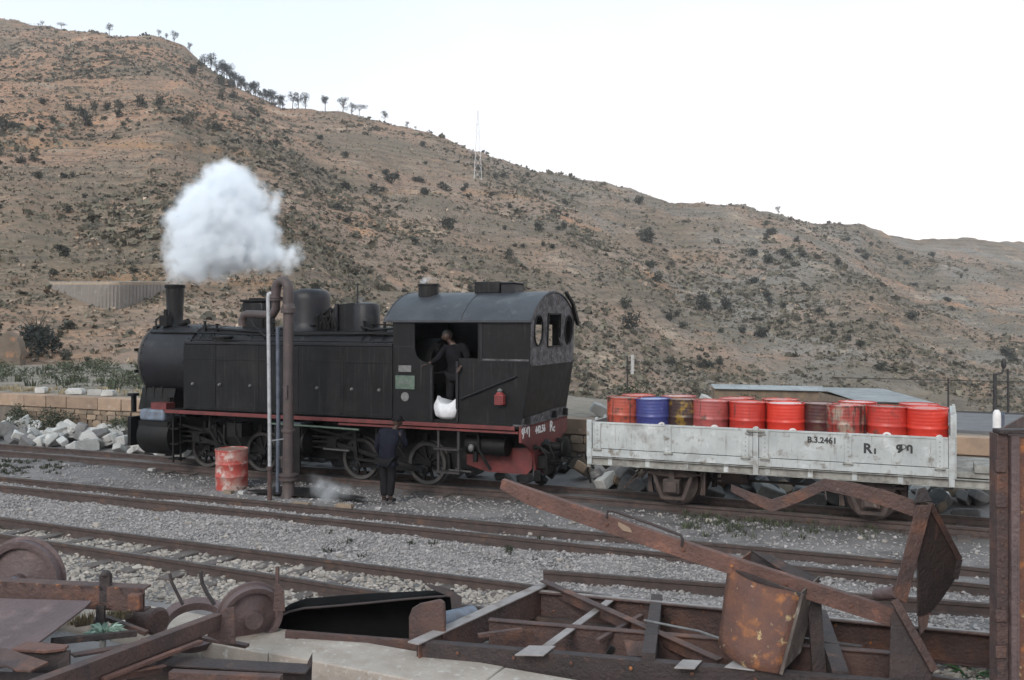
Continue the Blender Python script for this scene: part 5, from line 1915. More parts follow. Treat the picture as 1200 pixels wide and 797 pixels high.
def person(loc, rz, label, J, top, bottom, pose_hands, hat=None, sleeves=True, coat_len=None):
    p = empty('person', loc, label, 'person', None, rz)
    j = {k: v for k, v in J.items() if k != 'face'}
    bones = [('pelvis', 'waist'), ('waist', 'chest'), ('chest', 'neck'), ('neck', 'headb'), ('headb', 'headt'),
             ('chest', 'shL'), ('shL', 'elL'), ('elL', 'wrL'), ('chest', 'shR'), ('shR', 'elR'), ('elR', 'wrR'),
             ('pelvis', 'hipL'), ('hipL', 'knL'), ('knL', 'anL'), ('anL', 'toL'), ('pelvis', 'hipR'), ('hipR', 'knR'), ('knR', 'anR'), ('anR', 'toR')]
    for nm, w, d, up, sd, cu in pose_hands:
        a, b = hand(w, nm, J[w][:3], d, up, sd, cu)
        j.update(a); bones += b
    skin_mesh('body', j, bones, M['skin'], p, 'pelvis', 1)
    # clothes: slightly larger skins over the same joints
    def grow(keys, k, extra=None):
        d = {}
        for n_ in keys:
            x, y, z, r = J[n_]
            r = r if isinstance(r, tuple) else (r, r)
            d[n_] = (x, y, z, (r[0] * k + .012, r[1] * k + .012))
        if extra: d.update(extra)
        return d
    tk = ['pelvis', 'waist', 'chest', 'shL', 'elL', 'wrL', 'shR', 'elR', 'wrR', 'collar']
    jj = dict(J)
    nx = [J['chest'][i] * .45 + J['neck'][i] * .55 for i in range(3)]
    jj['collar'] = (*nx, .062)
    J2 = J; J = jj
    d = grow(tk, 1.22)
    for w, e in (('wrL', 'elL'), ('wrR', 'elR')):
        q = Vector(J[w][:3]).lerp(Vector(J[e][:3]), .12)
        d[w] = (*q, (.048, .048))
    hem = dict(d)
    px_, py_, pz_, pr = J['pelvis']
    hem['hem'] = (px_, py_, pz_ - .13, (.185, .14))
    skin_mesh('jacket', hem, [('hem', 'pelvis'), ('pelvis', 'waist'), ('waist', 'chest'), ('chest', 'collar'), ('chest', 'shL'), ('shL', 'elL'), ('elL', 'wrL'), ('chest', 'shR'), ('shR', 'elR'), ('elR', 'wrR')], top, p, 'pelvis', 2)
    bk = ['pelvis', 'hipL', 'knL', 'anL', 'hipR', 'knR', 'anR']
    d = grow(bk, 1.12)
    for a in ('anL', 'anR'):
        d[a] = (J[a][0], J[a][1], J[a][2] + .03, (.068, .072))
    for a in ('knL', 'knR'):
        d[a] = (*J[a][:3], (.082, .088))
    skin_mesh('trousers', d, [('pelvis', 'hipL'), ('hipL', 'knL'), ('knL', 'anL'), ('pelvis', 'hipR'), ('hipR', 'knR'), ('knR', 'anR')], bottom, p, 'pelvis', 2)
    for a, t in (('anL', 'toL'), ('anR', 'toR')):
        A, T_ = Vector(J[a][:3]), Vector(J[t][:3])
        hd = (T_ - A); hd.z = 0; hd.normalize()
        js = {'h': (*(A - hd * .04 + Vector((0, 0, -.035))), (.045, .05)), 'm': (*(A + hd * .08 + Vector((0, 0, -.045))), (.045, .042)), 't': (*(T_ + hd * .02 + Vector((0, 0, .012))), (.04, .032)), 'c': (*(A + Vector((0, 0, .02))), .05)}
        skin_mesh('boot', js, [('c', 'h'), ('h', 'm'), ('m', 't')], M['iron'], p, 'h', 2)
    # head: shaped skull with face, ears, hair or cap
    hb, ht = Vector(J['headb'][:3]), Vector(J['headt'][:3])
    ax = (ht - hb).normalized()
    fw_ = Vector(J['face'])
    fw_ = (fw_ - ax * fw_.dot(ax)).normalized()
    sd = ax.cross(fw_).normalized()
    c = hb.lerp(ht, .55)
    Mx = Matrix((sd, fw_, ax)).transposed()
    mb = MB().ball((0, 0, 0), 1, (.076, .098, .115), 18, 14)
    vs = []
    for x, y, z in mb.v:
        if z < 0:
            x *= 1 + z * 2.0
            y = y * (1 + z * 1.2) + (.012 if y > 0 else 0)
        vs.append(tuple(Mx @ Vector((x, y, z)) + c))
    mb.v = vs
    def at(x, y, z): return Mx @ Vector((x, y, z)) + c
    mb.tube([at(0, .098, .015), at(0, .118, -.022), at(0, .100, -.032)], [.010, .016, .012], 6)
    mb.tube([at(-.024, .094, -.058), at(0, .102, -.058), at(.024, .094, -.058)], .008, 6)
    for s_ in (-1, 1):
        mb.ball(at(s_ * .078, -.005, -.01), .026, (.5, .8, 1.1), 8, 6)
    mb.build('head', M['skin'], p, smooth=60)
    eb = MB()
    for s_ in (-1, 1):
        eb.ball(at(s_ * .030, .088, .012), .012, (1, .6, .7), 8, 6)
    eb.each('eye', M['hair'], p, smooth=60)
    hc = MB().ball((0, 0, 0), 1, (.086, .106, .105), 18, 12)
    kept = []
    for f in hc.f:
        zz = sum(hc.v[i][2] for i in f) / len(f)
        yy = sum(hc.v[i][1] for i in f) / len(f)
        if zz > .03 or (yy < 0.0 and zz > -.035):
            kept.append(f)
    hc.f = kept
    hc.v = [tuple(Mx @ (Vector(v) + Vector((0, -.004, .014))) + c) for v in hc.v]
    hat_o = hc.build('cap' if hat else 'hair', hat or M['hair'], p, smooth=60)
    if hat:
        sm = hat_o.modifiers.new('s', 'SOLIDIFY'); sm.thickness = .008; sm.offset = 1
        MB().plate([at(-.07, .07, .045), at(-.06, .135, .03), at(.06, .135, .03), at(.07, .07, .045)], .008).build('cap_peak', hat, p)
    return p


# man on the ground, back half turned to us, facing the engine (local +Y away from the camera)
q = gp(454, 589, .03)
J = {'pelvis': (0, 0, .86, (.135, .10)), 'waist': (.0, -.005, 1.02, (.125, .095)), 'chest': (.05, .05, 1.23, (.155, .105)), 'neck': (.10, .12, 1.40, .052), 'headb': (.125, .16, 1.435, .05), 'headt': (.15, .20, 1.605, .06), 'face': (.55, .85, -.35),
     'shL': (-.14, .05, 1.33, .062), 'elL': (-.235, .04, 1.06, .045), 'wrL': (-.20, .16, .86, .033),
     'shR': (.235, .08, 1.31, .062), 'elR': (.30, .20, 1.08, .045), 'wrR': (.19, .42, 1.05, .033),
     'hipL': (-.085, 0, .80, .085), 'knL': (-.075, .02, .45, .058), 'anL': (-.06, -.02, .085, .04), 'toL': (-.05, .13, .02, .032),
     'hipR': (.085, 0, .80, .085), 'knR': (.07, .03, .45, .058), 'anR': (.055, .0, .085, .04), 'toR': (.09, .15, .02, .032)}
person(q, -.25, 'man in navy jacket and dark cap standing beside the engine wheels', J, M['cloth_navy'], M['cloth_black'],
       (('hl', 'wrL', (.2, .3, -.9), (-1, 0, 0), 1, .8), ('hr', 'wrR', (-.5, .85, .0), (0, 0, 1), -1, .9)), hat=M['cloth_black'])
# man in the cab doorway, facing out to the left, one hand on the sill (local +X along the engine, +Y away from the camera)
p0 = LW(-.86, -.80, 1.561)
J = {'pelvis': (0, 0, .90, (.135, .10)), 'waist': (.0, -.01, 1.06, (.13, .10)), 'chest': (-.02, -.03, 1.30, (.165, .11)), 'neck': (-.06, -.07, 1.49, .054), 'headb': (-.10, -.11, 1.53, .05), 'headt': (-.14, -.13, 1.72, .06), 'face': (-.7, -.65, -.25),
     'shL': (-.20, -.02, 1.40, .065), 'elL': (-.32, -.16, 1.17, .047), 'wrL': (-.44, -.29, 1.08, .034),
     'shR': (.19, -.02, 1.41, .065), 'elR': (.34, -.14, 1.20, .047), 'wrR': (.30, -.33, 1.05, .034),
     'hipL': (-.09, 0, .84, .09), 'knL': (-.10, -.05, .47, .06), 'anL': (-.10, .0, .085, .042), 'toL': (-.15, -.13, .02, .034),
     'hipR': (.09, 0, .84, .09), 'knR': (.10, -.03, .47, .06), 'anR': (.11, .02, .085, .042), 'toR': (.14, -.12, .02, .034)}
person(p0, -TH, 'man in dark overalls leaning out of the open cab doorway', J, M['cloth_grey'], M['cloth_black'],
       (('hl', 'wrL', (-.8, -.4, -.2), (0, 0, 1), 1, .7), ('hr', 'wrR', (-.2, -.8, -.5), (0, 0, 1), -1, .9)))

# white sack hanging over the sill of the cab door
mb = MB()
n, mrow = 28, 16
vs_, fs_ = [], []
random.seed(3)
for i in range(mrow):
    v = i / (mrow - 1)
    for k in range(n):
        a = 2 * math.pi * k / n
        w = .25 * (.80 + .38 * math.sin(math.pi * min(1, v * 1.08)) - .30 * v ** 3 * 0)
        d = .16 * (.65 + .6 * math.sin(math.pi * (1 - v) * .85))
        if v < .12:
            w *= .70 + 2.2 * v
            d *= .55 + 3.2 * v
        zt_ = .40 * v + .06 * math.cos(2 * a) * v * v + .07 * v * abs(math.cos(a)) ** 3
        cr = .012 * math.sin(7 * a + 5 * v) + .010 * math.sin(11 * a - 9 * v)
        vs_.append((( w + cr) * math.cos(a), (d + cr) * math.sin(a), zt_ - (.10 * v if v > .9 else 0)))
for i in range(mrow - 1):
    for k in range(n):
        k2 = (k + 1) % n
        fs_.append((i * n + k, i * n + k2, (i + 1) * n + k2, (i + 1) * n + k))
fs_.append(tuple(reversed(range(n))))
fs_.append(tuple(range((mrow - 1) * n, mrow * n)))
mb.add(vs_, fs_)
sk_ = mb.build('sack', M['sack'], None, smooth=80, recentre=False)
sk_.location = LW(-.88, -1.07, 1.565)
sk_.rotation_euler = (0, 0, -TH)
tag(sk_, 'bulging white plastic sack on the sill of the cab door', 'sack')
# ------------------------------------------------------------------ vegetation
def leaf_mesh(name, m, n, fn, size, tri=True, flat=0.0, seed=0, bend=0.0):
    """n small leaf faces; fn(rng) gives a position and an outward direction"""
    rng = random.Random(seed)
    vs, fs, tone = [], [], []
    for k in range(n):
        p, d = fn(rng)
        s = size * rng.uniform(.6, 1.4)
        a = Vector((rng.gauss(0, 1), rng.gauss(0, 1), rng.gauss(0, 1) * (1 - flat))).normalized()
        a = (a + d * .6).normalized()
        b = a.cross(Vector((rng.gauss(0, 1), rng.gauss(0, 1), rng.gauss(0, 1)))).normalized()
        i = len(vs)
        vs += [p - b * s * .35, p + a * s * .55 + b * s * .1, p + a * s, p + a * s * .5 + b * s * .45]
        fs.append((i, i + 1, i + 2, i + 3))
        t = rng.gauss(1, .22)
        tone += [max(.4, t)] * 4
    me = bpy.data.meshes.new(name)
    me.from_pydata(vs, [], fs)
    at = me.attributes.new('tone', 'FLOAT', 'POINT')
    at.data.foreach_set('value', np.array(tone, np.float32))
    me.materials.append(m)
    return me


def clump_fn(blobs):
    tot = sum(b[1] ** 2 for b in blobs)

    def fn(rng):
        r = rng.random() * tot
        for c, rad, sq in blobs:
            r -= rad ** 2
            if r <= 0:
                break
        d = Vector((rng.gauss(0, 1), rng.gauss(0, 1), rng.gauss(0, 1))).normalized()
        q = d * rad * rng.uniform(.45, 1.0)
        return Vector(c) + Vector((q.x, q.y, q.z * sq)), d
    return fn


def bush_mesh(name, seed, w, h, n, size, m, lobes=6):
    rng = random.Random(seed)
    bl = []
    for k in range(lobes):
        a = rng.uniform(0, 6.28)
        r = rng.uniform(0, .55) * w / 2
        rad = rng.uniform(.28, .48) * min(w, h * 1.4) / 1.6
        bl.append((Vector((r * math.cos(a), r * math.sin(a), max(rad * .6, rng.uniform(.25, .75) * h - rad * .2))), rad, .8))
    return leaf_mesh(name, m, n, clump_fn(bl), size, seed=seed)


# the mass of low scrub on the hillside: one object
def scrub_mass(n, m, name='hillside_scrub', size=.29, K=7, seed=77, base=.30, amp=1.5):
    u = RNG.uniform(0, 1, n * 4)
    Z = 46 * (400 / 46) ** (u ** .62)
    px = RNG.uniform(-350, 1550, n * 4)
    X = (px - 600) / F * Z
    den = base + amp * fbm(X / 30, Z / 42, seed, 4) + .5 * np.clip((300 - px) / 400, 0, 1) * smooth((Z - 150) / 120) * 1.5 + .35 * fbm(X / 8, Z / 9, 78, 2)
    Zf = _ip(FOOT, px, 1)
    Zr = _ip(RDIST, px)
    k = (RNG.uniform(0, 1, n * 4) < den) & (Z > Zf * 1.0) & (Z < Zr + 2)
    X, Z = X[k][:n], Z[k][:n]
    n = len(X)
    z = terrain(X, Z)
    s = RNG.lognormal(math.log(size), .5, n).clip(.06, 1.1)
    s *= np.clip(.72 + Z / 380, .8, 1.5)
    d = RNG.normal(size=(n, K, 3)); d /= np.linalg.norm(d, axis=2)[..., None]
    d[..., 2] = np.abs(d[..., 2])
    c = d * RNG.uniform(.3, 1.0, (n, K, 1)) * np.array([1, 1, .72])
    a = RNG.normal(size=(n, K, 3)); a /= np.linalg.norm(a, axis=2)[..., None]
    b = np.cross(a, RNG.normal(size=(n, K, 3))); b /= np.linalg.norm(b, axis=2)[..., None]
    f = .62
    q = np.stack([c - a * f, c + b * f * .8, c + a * f, c - b * f * .7], 2)
    V = q * s[:, None, None, None] + np.stack([X, Z, z + .05], -1)[:, None, None, :]
    tone = np.repeat(RNG.normal(1, .28, n).clip(.4, 1.8), K * 4)
    tot = n * K
    fs = np.arange(tot * 4).reshape(tot, 4)
    return np_mesh(name, V.reshape(-1, 3), fs, m, False, tone=tone)


o = scrub_mass(27000, M['shrub'])
tag(o, 'low dry grey green scrub scattered all over the hillside', None, None, 'stuff')
o = scrub_mass(45000, M['shrub'], 'hillside_tussocks', .14, 4, 177, .55, .7)
tag(o, 'fine dark tussocks speckling the hillside', None, None, 'stuff')
o = scrub_mass(18000, M['tuft_pale'], 'hillside_dry_grass', .15, 4, 277, .50, .9)
tag(o, 'fine pale dry grass tufts and stones speckling the hillside', None, None, 'stuff')

# larger bushes one can pick out on the slope
random.seed(31)
BIGM = [bush_mesh('hill_bush', 100 + k, random.uniform(2.2, 3.4), random.uniform(1.3, 2.0), 260, .42, M['shrub_big']) for k in range(6)]
GHB = 'dark bushes dotted over the hillside'


def hill_bush(px, py, wpx, label, grp=GHB, tall=1.0, me=None):
    p = on_hill(px, py + wpx * .18, 46)
    o = bpy.data.objects.new('hill_bush', me or random.choice(BIGM))
    COL.objects.link(o)
    k = wpx / F * p.y / 2.8
    o.location = p - Vector((0, 0, .1 * k))
    o.scale = (k, k, k * tall)
    o.rotation_euler = (0, 0, random.uniform(0, 6.28))
    tag(o, label, 'bush', grp)
    return o


hill_bush(755, 277, 34, 'large dark rounded bush alone on the bare slope right of centre')
hill_bush(526, 263, 30, 'broad green bush low on the slope above the cab vent')
hill_bush(598, 303, 12, 'tall narrow bush above the cab roof', tall=2.6)
hill_bush(823, 352, 26, 'dark bush pair on the slope above the wagon, left of the bigger one')
hill_bush(852, 357, 24, 'dark bush on the slope above the faded red drums')
hill_bush(733, 358, 24, 'round bush on the slope right of the cab roof')
hill_bush(893, 390, 26, 'wide dark bush low on the slope above the brightest drum')
hill_bush(740, 380, 36, 'wide grey green bush low on the slope behind the first drums')
hill_bush(486, 284, 18, 'small dark bush on the slope left of the cab vents')
hill_bush(520, 219, 20, 'dark bush below the skyline left of the pylon')
hill_bush(405, 182, 16, 'dark bush under the ridge trees above the steam')
for (px, py, w_) in ((95, 133, 18), (110, 128, 15), (125, 127, 14), (140, 125, 16), (165, 122, 18), (188, 122, 16), (80, 127, 14), (103, 145, 20), (62, 143, 12), (48, 150, 12), (140, 135, 14), (5, 148, 22), (18, 150, 14), (235, 76, 14), (225, 84, 18), (258, 97, 16), (270, 100, 16)):
    hill_bush(px, py, w_, 'dark scrubby tree in the band across the upper left slope', 'dark scrub trees of the upper left slope', tall=1.5)
k = 0
while k < 215:
    px, py = random.uniform(-120, 1320), random.uniform(110, 430)
    yr = float(_ip(RIDGE, px))
    if py < yr + 8:
        continue
    if 180 < px < 690 and py > 350:
        continue
    if vnoise(np.array([px / 70.]), np.array([py / 45.]), 91)[0] < -.08:
        continue
    k += 1
    w_ = random.choice((8, 9, 10, 12, 14, 17)) * (.8 + py / 700)
    where = 'outside the picture'
    if px < 190: where = 'left of the steam cloud' if py > 190 else 'high on the upper left slope'
    elif px < 360: where = 'just under the ridge trees' if py < 200 else 'behind the steam cloud'
    elif px < 480: where = 'on the slope above the boiler' if py > 240 else 'under the skyline right of the ridge trees'
    elif px < 690: where = 'on the slope above the cab' if py > 240 else 'near the foot of the pylon'
    elif px < 900: where = 'low on the slope above the left drums' if py > 340 else 'on the slope right of the cab' if py > 270 else 'under the skyline right of the pylon'
    else: where = 'low on the slope above the right drums' if py > 360 else 'on the greyer right slope' if py > 300 else 'under the right skyline'
    hill_bush(px, py, w_, ('wide' if w_ > 14 else 'small' if w_ < 10 else 'middling') + ' dark bush ' + where)

# trees along the ridge: tapered trunk, limbs, leafy crown
def tree_proto(seed, h, spread, flat=False, n=520):
    rng = random.Random(seed)
    t = empty('tree', (0, 0, 0), 'x', 'tree')
    mb = MB()
    lean = rng.uniform(-.08, .08) * h
    top = Vector((lean, rng.uniform(-.05, .05) * h, h * .72))
    mb.tube([(0, 0, -.5), Vector((lean * .2, 0, h * .25)), Vector((lean * .6, 0, h * .5)), top], [h * .028, h * .022, h * .016, h * .007], 7)
    blobs = []
    low = seed % 4 != 0
    for k in range(10):
        a = rng.uniform(0, 6.28)
        b0 = Vector((lean * .5, 0, h * (rng.uniform(.15, .5) if low else rng.uniform(.36, .62))))
        e = Vector((lean + spread * rng.uniform(.35, .95) * math.cos(a), spread * rng.uniform(.35, .95) * math.sin(a), h * (rng.uniform(.74, .82) if flat else rng.uniform(.28 if low else .5, .9))))
        mb.tube([b0, b0.lerp(e, .55) + Vector((0, 0, .04 * h)), e], [h * .011, h * .008, h * .004], 5)
        blobs.append((e, spread * rng.uniform(.30, .52), .45 if flat else .9))
    blobs.append((top + Vector((0, 0, h * .05)), spread * .6, .4 if flat else .9))
    mb.build('trunk', M['bark'], t, smooth=60)
    me = leaf_mesh('crown', M['leaf_dark'], n, clump_fn(blobs), h * .072, seed=seed)
    c = bpy.data.objects.new('crown', me)
    COL.objects.link(c)
    c.parent = t
    return t


PROT = [tree_proto(k + 3, 6.0, (1.7, 2.0, 1.5, 2.2, 1.8)[k]) for k in range(5)]
FLATP = tree_proto(40, 4.5, 2.9, True)
TALLP = tree_proto(44, 6.0, 1.15)
used = set()


def tree(px, py, hpx, label, grp=None, proto=None, back=0.0):
    px_ = px
    Zr = float(_ip(RDIST, px)) - 1.5 + back
    X = (px - 600) / F * Zr
    z = float(terrain(np.array([X]), np.array([Zr]))[0])
    pr = proto or random.choice(PROT)
    if pr.name in used:
        t = copy_tree(pr)
    else:
        used.add(pr.name)
        t = pr
    h0 = 4.5 if pr is FLATP else 6.0
    k = hpx / F * Zr / h0
    t.location = (X, Zr, z - .2)
    t.scale = (k, k, k)
    t.rotation_euler = (0, 0, random.uniform(0, 6.28))
    t['label'] = label
    if grp: t['group'] = grp
    return t


GR = 'trees in the dense dark row down the ridge shoulder'
random.seed(9)
tree(50, 32, 7, 'tiny distant bushlike tree on the far left skyline')
tree(72, 35, 10, 'small flat topped tree on the left skyline', proto=FLATP)
tree(128, 42, 14, 'pale thin tree alone on the skyline over the gully')
tree(186, 46, 9, 'first small tree at the left end of the ridge tree line')
tree(195, 47, 8, 'second small tree at the left end of the ridge tree line')
tree(204, 49, 15, 'tall thin tree just before the ridge starts to fall')
tree(222, 60, 11, 'round small tree at the top of the falling ridge')
tree(240, 72, 16, 'narrow tree standing clear above the dense row')
tree(247, 78, 22, 'tallest tree at the upper end of the dense row', GR)
tree(254, 84, 18, 'second tree of the dense row, leaning out', GR)
for px in np.linspace(256, 328, 27):
    tree(float(px) + random.uniform(-2, 2), 0, random.uniform(11, 21), random.choice(('dark tree crowded into', 'spreading low tree in', 'thin tall tree in', 'small dark tree squeezed into')) + ' the dense row down the ridge shoulder', GR, back=random.uniform(-6, 2))
tree(331, 125, 16, 'tree at the lower end of the dense row', GR)
tree(343, 126, 20, 'left tree of the clump right of the dense row')
tree(350, 126, 16, 'middle low tree of the clump right of the dense row')
tree(358, 127, 21, 'right tree of the clump right of the dense row')
tree(381, 130, 20, 'tall oval tree standing alone on the skyline', proto=TALLP)
tree(402, 133, 20, 'left tree of the loose trio on the skyline')
tree(412, 134, 16, 'middle tree of the loose trio on the skyline')
tree(421, 136, 15, 'right tree of the loose trio on the skyline', proto=FLATP)
tree(451, 146, 15, 'leaning tree alone between the trio and the pylon')
tree(477, 152, 9, 'pale small tree on the skyline before the pylon')
tree(487, 154, 5, 'low shrub tree on the skyline left of the pylon')
tree(503, 158, 5, 'tiny shrub tree just left of the pylon skyline')
tree(912, 251, 11, 'small dark tree alone on the right skyline')
tree(985, 265, 4, 'tiny shrub tree on the far right skyline')

# dark tree low on the left slope
p = on_hill(45, 417, 46)
t = copy_tree(PROT[3])
bl = bush_mesh('crown', 301, 3.6, 3.0, 1100, .42, M['leaf_dark'], 11)
for ch in t.children:
    if ch.name.startswith('crown'):
        ch.data = bl
        ch.scale = (1.25, 1.25, 1.2)
        ch.location = (0, 0, .15)
k = 46 / F * p.y / 4.3
t.location = p
t.scale = (k, k, k)
t['label'] = 'rounded dark green tree low on the slope left of the engine'
if 'group' in t: del t['group']


# weeds, grass and small plants near the yard
def blades(name, spots, m, hh, n, label, spread=.10, tuft=True, kind='stuff', wide=.010):
    vs, fs, tone = [], [], []
    for c in spots:
        for k in range(n):
            a = random.uniform(0, 6.28)
            r = random.uniform(0, spread)
            b = Vector(c) + Vector((r * math.cos(a), r * math.sin(a), 0))
            h_ = hh * random.uniform(.4, 1.2)
            ln = Vector((math.cos(a), math.sin(a), 0)) * h_ * random.uniform(.1, .6)
            sd = Vector((-math.sin(a), math.cos(a), 0)) * wide * random.uniform(.7, 1.5)
            i = len(vs)
            vs += [b - sd, b + sd, b + ln * .4 + Vector((0, 0, h_ * .6)) + sd * .9, b + ln * .4 + Vector((0, 0, h_ * .6)) - sd * .9, b + ln + Vector((0, 0, h_))]
            fs += [(i, i + 1, i + 2, i + 3), (i + 3, i + 2, i + 4)]
            tone += [max(.4, random.gauss(1, .25))] * 5
    me = bpy.data.meshes.new(name)
    me.from_pydata(vs, [], fs)
    at = me.attributes.new('tone', 'FLOAT', 'POINT')
    at.data.foreach_set('value', np.array(tone, np.float32))
    me.materials.append(m)
    o = bpy.data.objects.new(name, me)
    COL.objects.link(o)
    tag(o, label, None, None, kind)
    return o


def yard_spot(s, off):
    p = LW(s, off, 0)
    p.z = float(yard_z(np.array([p.x]), np.array([p.y]))[0]) - .01
    return p


def gspot(px, py):
    p = gp(px, py, .02)
    p.z = float(yard_z(np.array([p.x]), np.array([p.y]))[0]) - .01
    return p


random.seed(12)
sp = [gspot(random.uniform(800, 1055), random.gauss(606 + 0, 7) + random.uniform(-4, 14)) for k in range(130)]
blades('trackside_weeds', sp, M['leaf_weed'], .10, 16, 'low green weeds along the wagon track', .14, wide=.007)
sp = [gspot(random.uniform(-20, 75), random.uniform(540, 556)) for k in range(70)] + [gspot(random.uniform(380, 640), random.uniform(615, 650)) for k in range(16)] + [gspot(598 + random.gauss(0, 3), 640 + random.gauss(0, 3)) for k in range(5)]
blades('track_grass', sp, M['leaf_weed'], .08, 14, 'sparse grass between the tracks', .10)
sp = []
for k in range(60):
    s = random.uniform(-30, -9)
    off = random.uniform(5.2, 17 if s < -13 else 12)
    p = LW(s, off, PZ - .02)
    sp.append(p)
blades('platform_weeds', sp, M['leaf_weed'], .30, 22, 'rank green weeds growing over the left platform', .40, wide=.02)
bl_ = []
for k in range(85):
    s = random.uniform(-30, -9)
    p = LW(s, random.uniform(5.0, 16.5 if s < -13 else 11.5), PZ)
    r_ = random.uniform(.22, .6)
    bl_.append((p + Vector((0, 0, r_ * .35)), r_, .6))
o = bpy.data.objects.new('platform_scrub', leaf_mesh('platform_scrub', M['leaf_weed'], 12000, clump_fn(bl_), .13, seed=55))
COL.objects.link(o)
tag(o, 'low dark green scrub along the back of the left platform', None, None, 'stuff')
sp = [LW(random.uniform(-26, -9.5), random.uniform(POFF + .55, POFF + 2.2), PZ) for k in range(90)]
blades('platform_straw', sp, M['straw'], .14, 18, 'dry grass on the platform edge', .18)


def bush(loc, w, h, n, size, m, label, cat='bush', seed=1, name='bush', lobes=6):
    o = bpy.data.objects.new(name, bush_mesh(name, seed, w, h, n, size, m, lobes))
    COL.objects.link(o)
    o.location = loc
    tag(o, label, cat)
    return o


bush(LW(-16.6, 2.0, .35), 1.2, .75, 520, .10, M['leaf_weed'], 'dark green bush against the platform wall far left', seed=71)
bush(LW(-15.2, 2.1, .35), 1.5, .8, 700, .10, M['leaf_weed'], 'bushy weed by the platform wall over the pale rubble', seed=72)
bush(LW(-12.9, 2.2, .40), 1.0, .6, 420, .09, M['leaf_weed'], 'low green plant by the wall right of the bushy weed', seed=73)
bush(LW(-11.4, 2.1, .35), 1.1, .6, 420, .09, M['leaf_weed'], 'green plant by the wall nearest the engine front', seed=74)
bush(LW(1.35, 3.9, 1.25), 1.1, .95, 600, .09, M['leaf_weed'], 'grey green bush on the platform behind the engine rear', seed=75)
bush(LW(1.95, 4.05, 1.25), .8, .75, 420, .09, M['leaf_weed'], 'grey green bush left of the bright green one', seed=79)
bush(LW(2.25, 3.3, 1.25), .62, .50, 420, .07, M['leaf_bright'], 'bright yellow green bush beside the leftmost drum', seed=76)
bush(LW(3.6, 5.4, 1.1), 1.4, .7, 480, .10, M['leaf_weed'], 'low grey bush on the bank behind the drums', seed=77)
bush(LW(5.2, 5.6, 1.0), 1.5, .6, 480, .10, M['leaf_weed'], 'low bush on the bank above the mid wagon drums', seed=78)


def broad_plant(loc, n, ln, w, m, label, rise=.6, name='weed_plant', seed=1):
    rng = random.Random(seed)
    t = empty(name, loc, label, 'plant')
    for k in range(n):
        a = k * 2.4 + rng.uniform(-.3, .3)
        l_ = ln * rng.uniform(.65, 1.15)
        up = rise * rng.uniform(.5, 1.3)
        d = Vector((math.cos(a), math.sin(a), 0)); sd = Vector((-math.sin(a), math.cos(a), 0))
        vs, fs = [], []
        m_ = 6
        for i in range(m_ + 1):
            u = i / m_
            c = d * l_ * u + Vector((0, 0, l_ * (up * u - .55 * up * u * u * 1.1)))
            ww = w * math.sin(math.pi * min(.97, .08 + u * .9)) ** .8
            vs += [c - sd * ww + Vector((0, 0, ww * .35)), c, c + sd * ww + Vector((0, 0, ww * .35))]
        for i in range(m_):
            b = 3 * i
            fs += [(b, b + 1, b + 4, b + 3), (b + 1, b + 2, b + 5, b + 4)]
        mb = MB().add(vs, fs)
        o = mb.build('leaf', m, t, smooth=70)
        at = o.data.attributes.new('tone', 'FLOAT', 'POINT')
        at.data.foreach_set('value', np.full(len(o.data.vertices), rng.uniform(.75, 1.3), np.float32))
    return t


def gz(px, py, z=0.0):
    return gp(px, py, z)


broad_plant(gz(1152, 766, .02), 13, .30, .045, M['leaf_broad'], 'leafy green weed growing beside the rusty wagon end', .9, seed=3)
broad_plant(gz(1120, 762, .02), 8, .17, .030, M['leaf_broad'], 'small leafy weed left of the bigger one by the rusty wagon', .7, seed=5)
broad_plant(gz(1137, 796, .02), 16, .22, .030, M['leaf_broad'], 'green weed at the bottom edge before the rusty wagon end', .8, seed=6)
# ------------------------------------------------------------------ concrete kerb and scrap in the foreground
random.seed(77)
ke = wempty('concrete_kerb', (-1.5, 9.2, .0), 'pale concrete kerb running across the foreground under the scrap', 'kerb')
KS = -.482
kd = Vector((1, KS, 0)).normalized()
kn = Vector((-kd.y, kd.x, 0))
x = -11.0
while x < 6:
    ln = random.uniform(2.2, 2.6)
    a = Vector((x, 8.86 + KS * x, .30 + random.uniform(-.008, .008)))
    b = a + kd * (ln - .004)
    w = .66 + random.uniform(-.01, .01)
    vs = [a, b, b - kn * w, a - kn * w]
    vs = vs + [p - Vector((0, 0, .7)) for p in vs]
    MB().add(vs, [(0, 1, 2, 3), (4, 5, 6, 7), (0, 1, 5, 4), (1, 2, 6, 5), (2, 3, 7, 6), (3, 0, 4, 7)]).build('kerb_block', M['concrete'], ke, bevel=.014)
    x += ln * kd.x

RU, RD, RP, RO, RDK = M['rust'], M['rust_red'], M['rust_plum'], M['rust_orange'], M['rust_dark']


def scrap_wheel(parent, c, ax, r, w=.11, m=None, hub=.09):
    ax = Vector(ax).normalized()
    mb = MB().lathe([(hub, -.10), (hub, -.02), (hub * 1.5, .0), (r * .80, .03), (r * .82, -.02), (r * .9, -.03), (r, -.03), (r * .985, w - .03), (r * 1.06, w - .02), (r * 1.06, w + .0), (r * .84, w), (r * .82, .06), (hub * 1.5, .045), (hub, .08)], c, ax, 44)
    mb.build('wheel_disc', m or RP, parent, smooth=35)


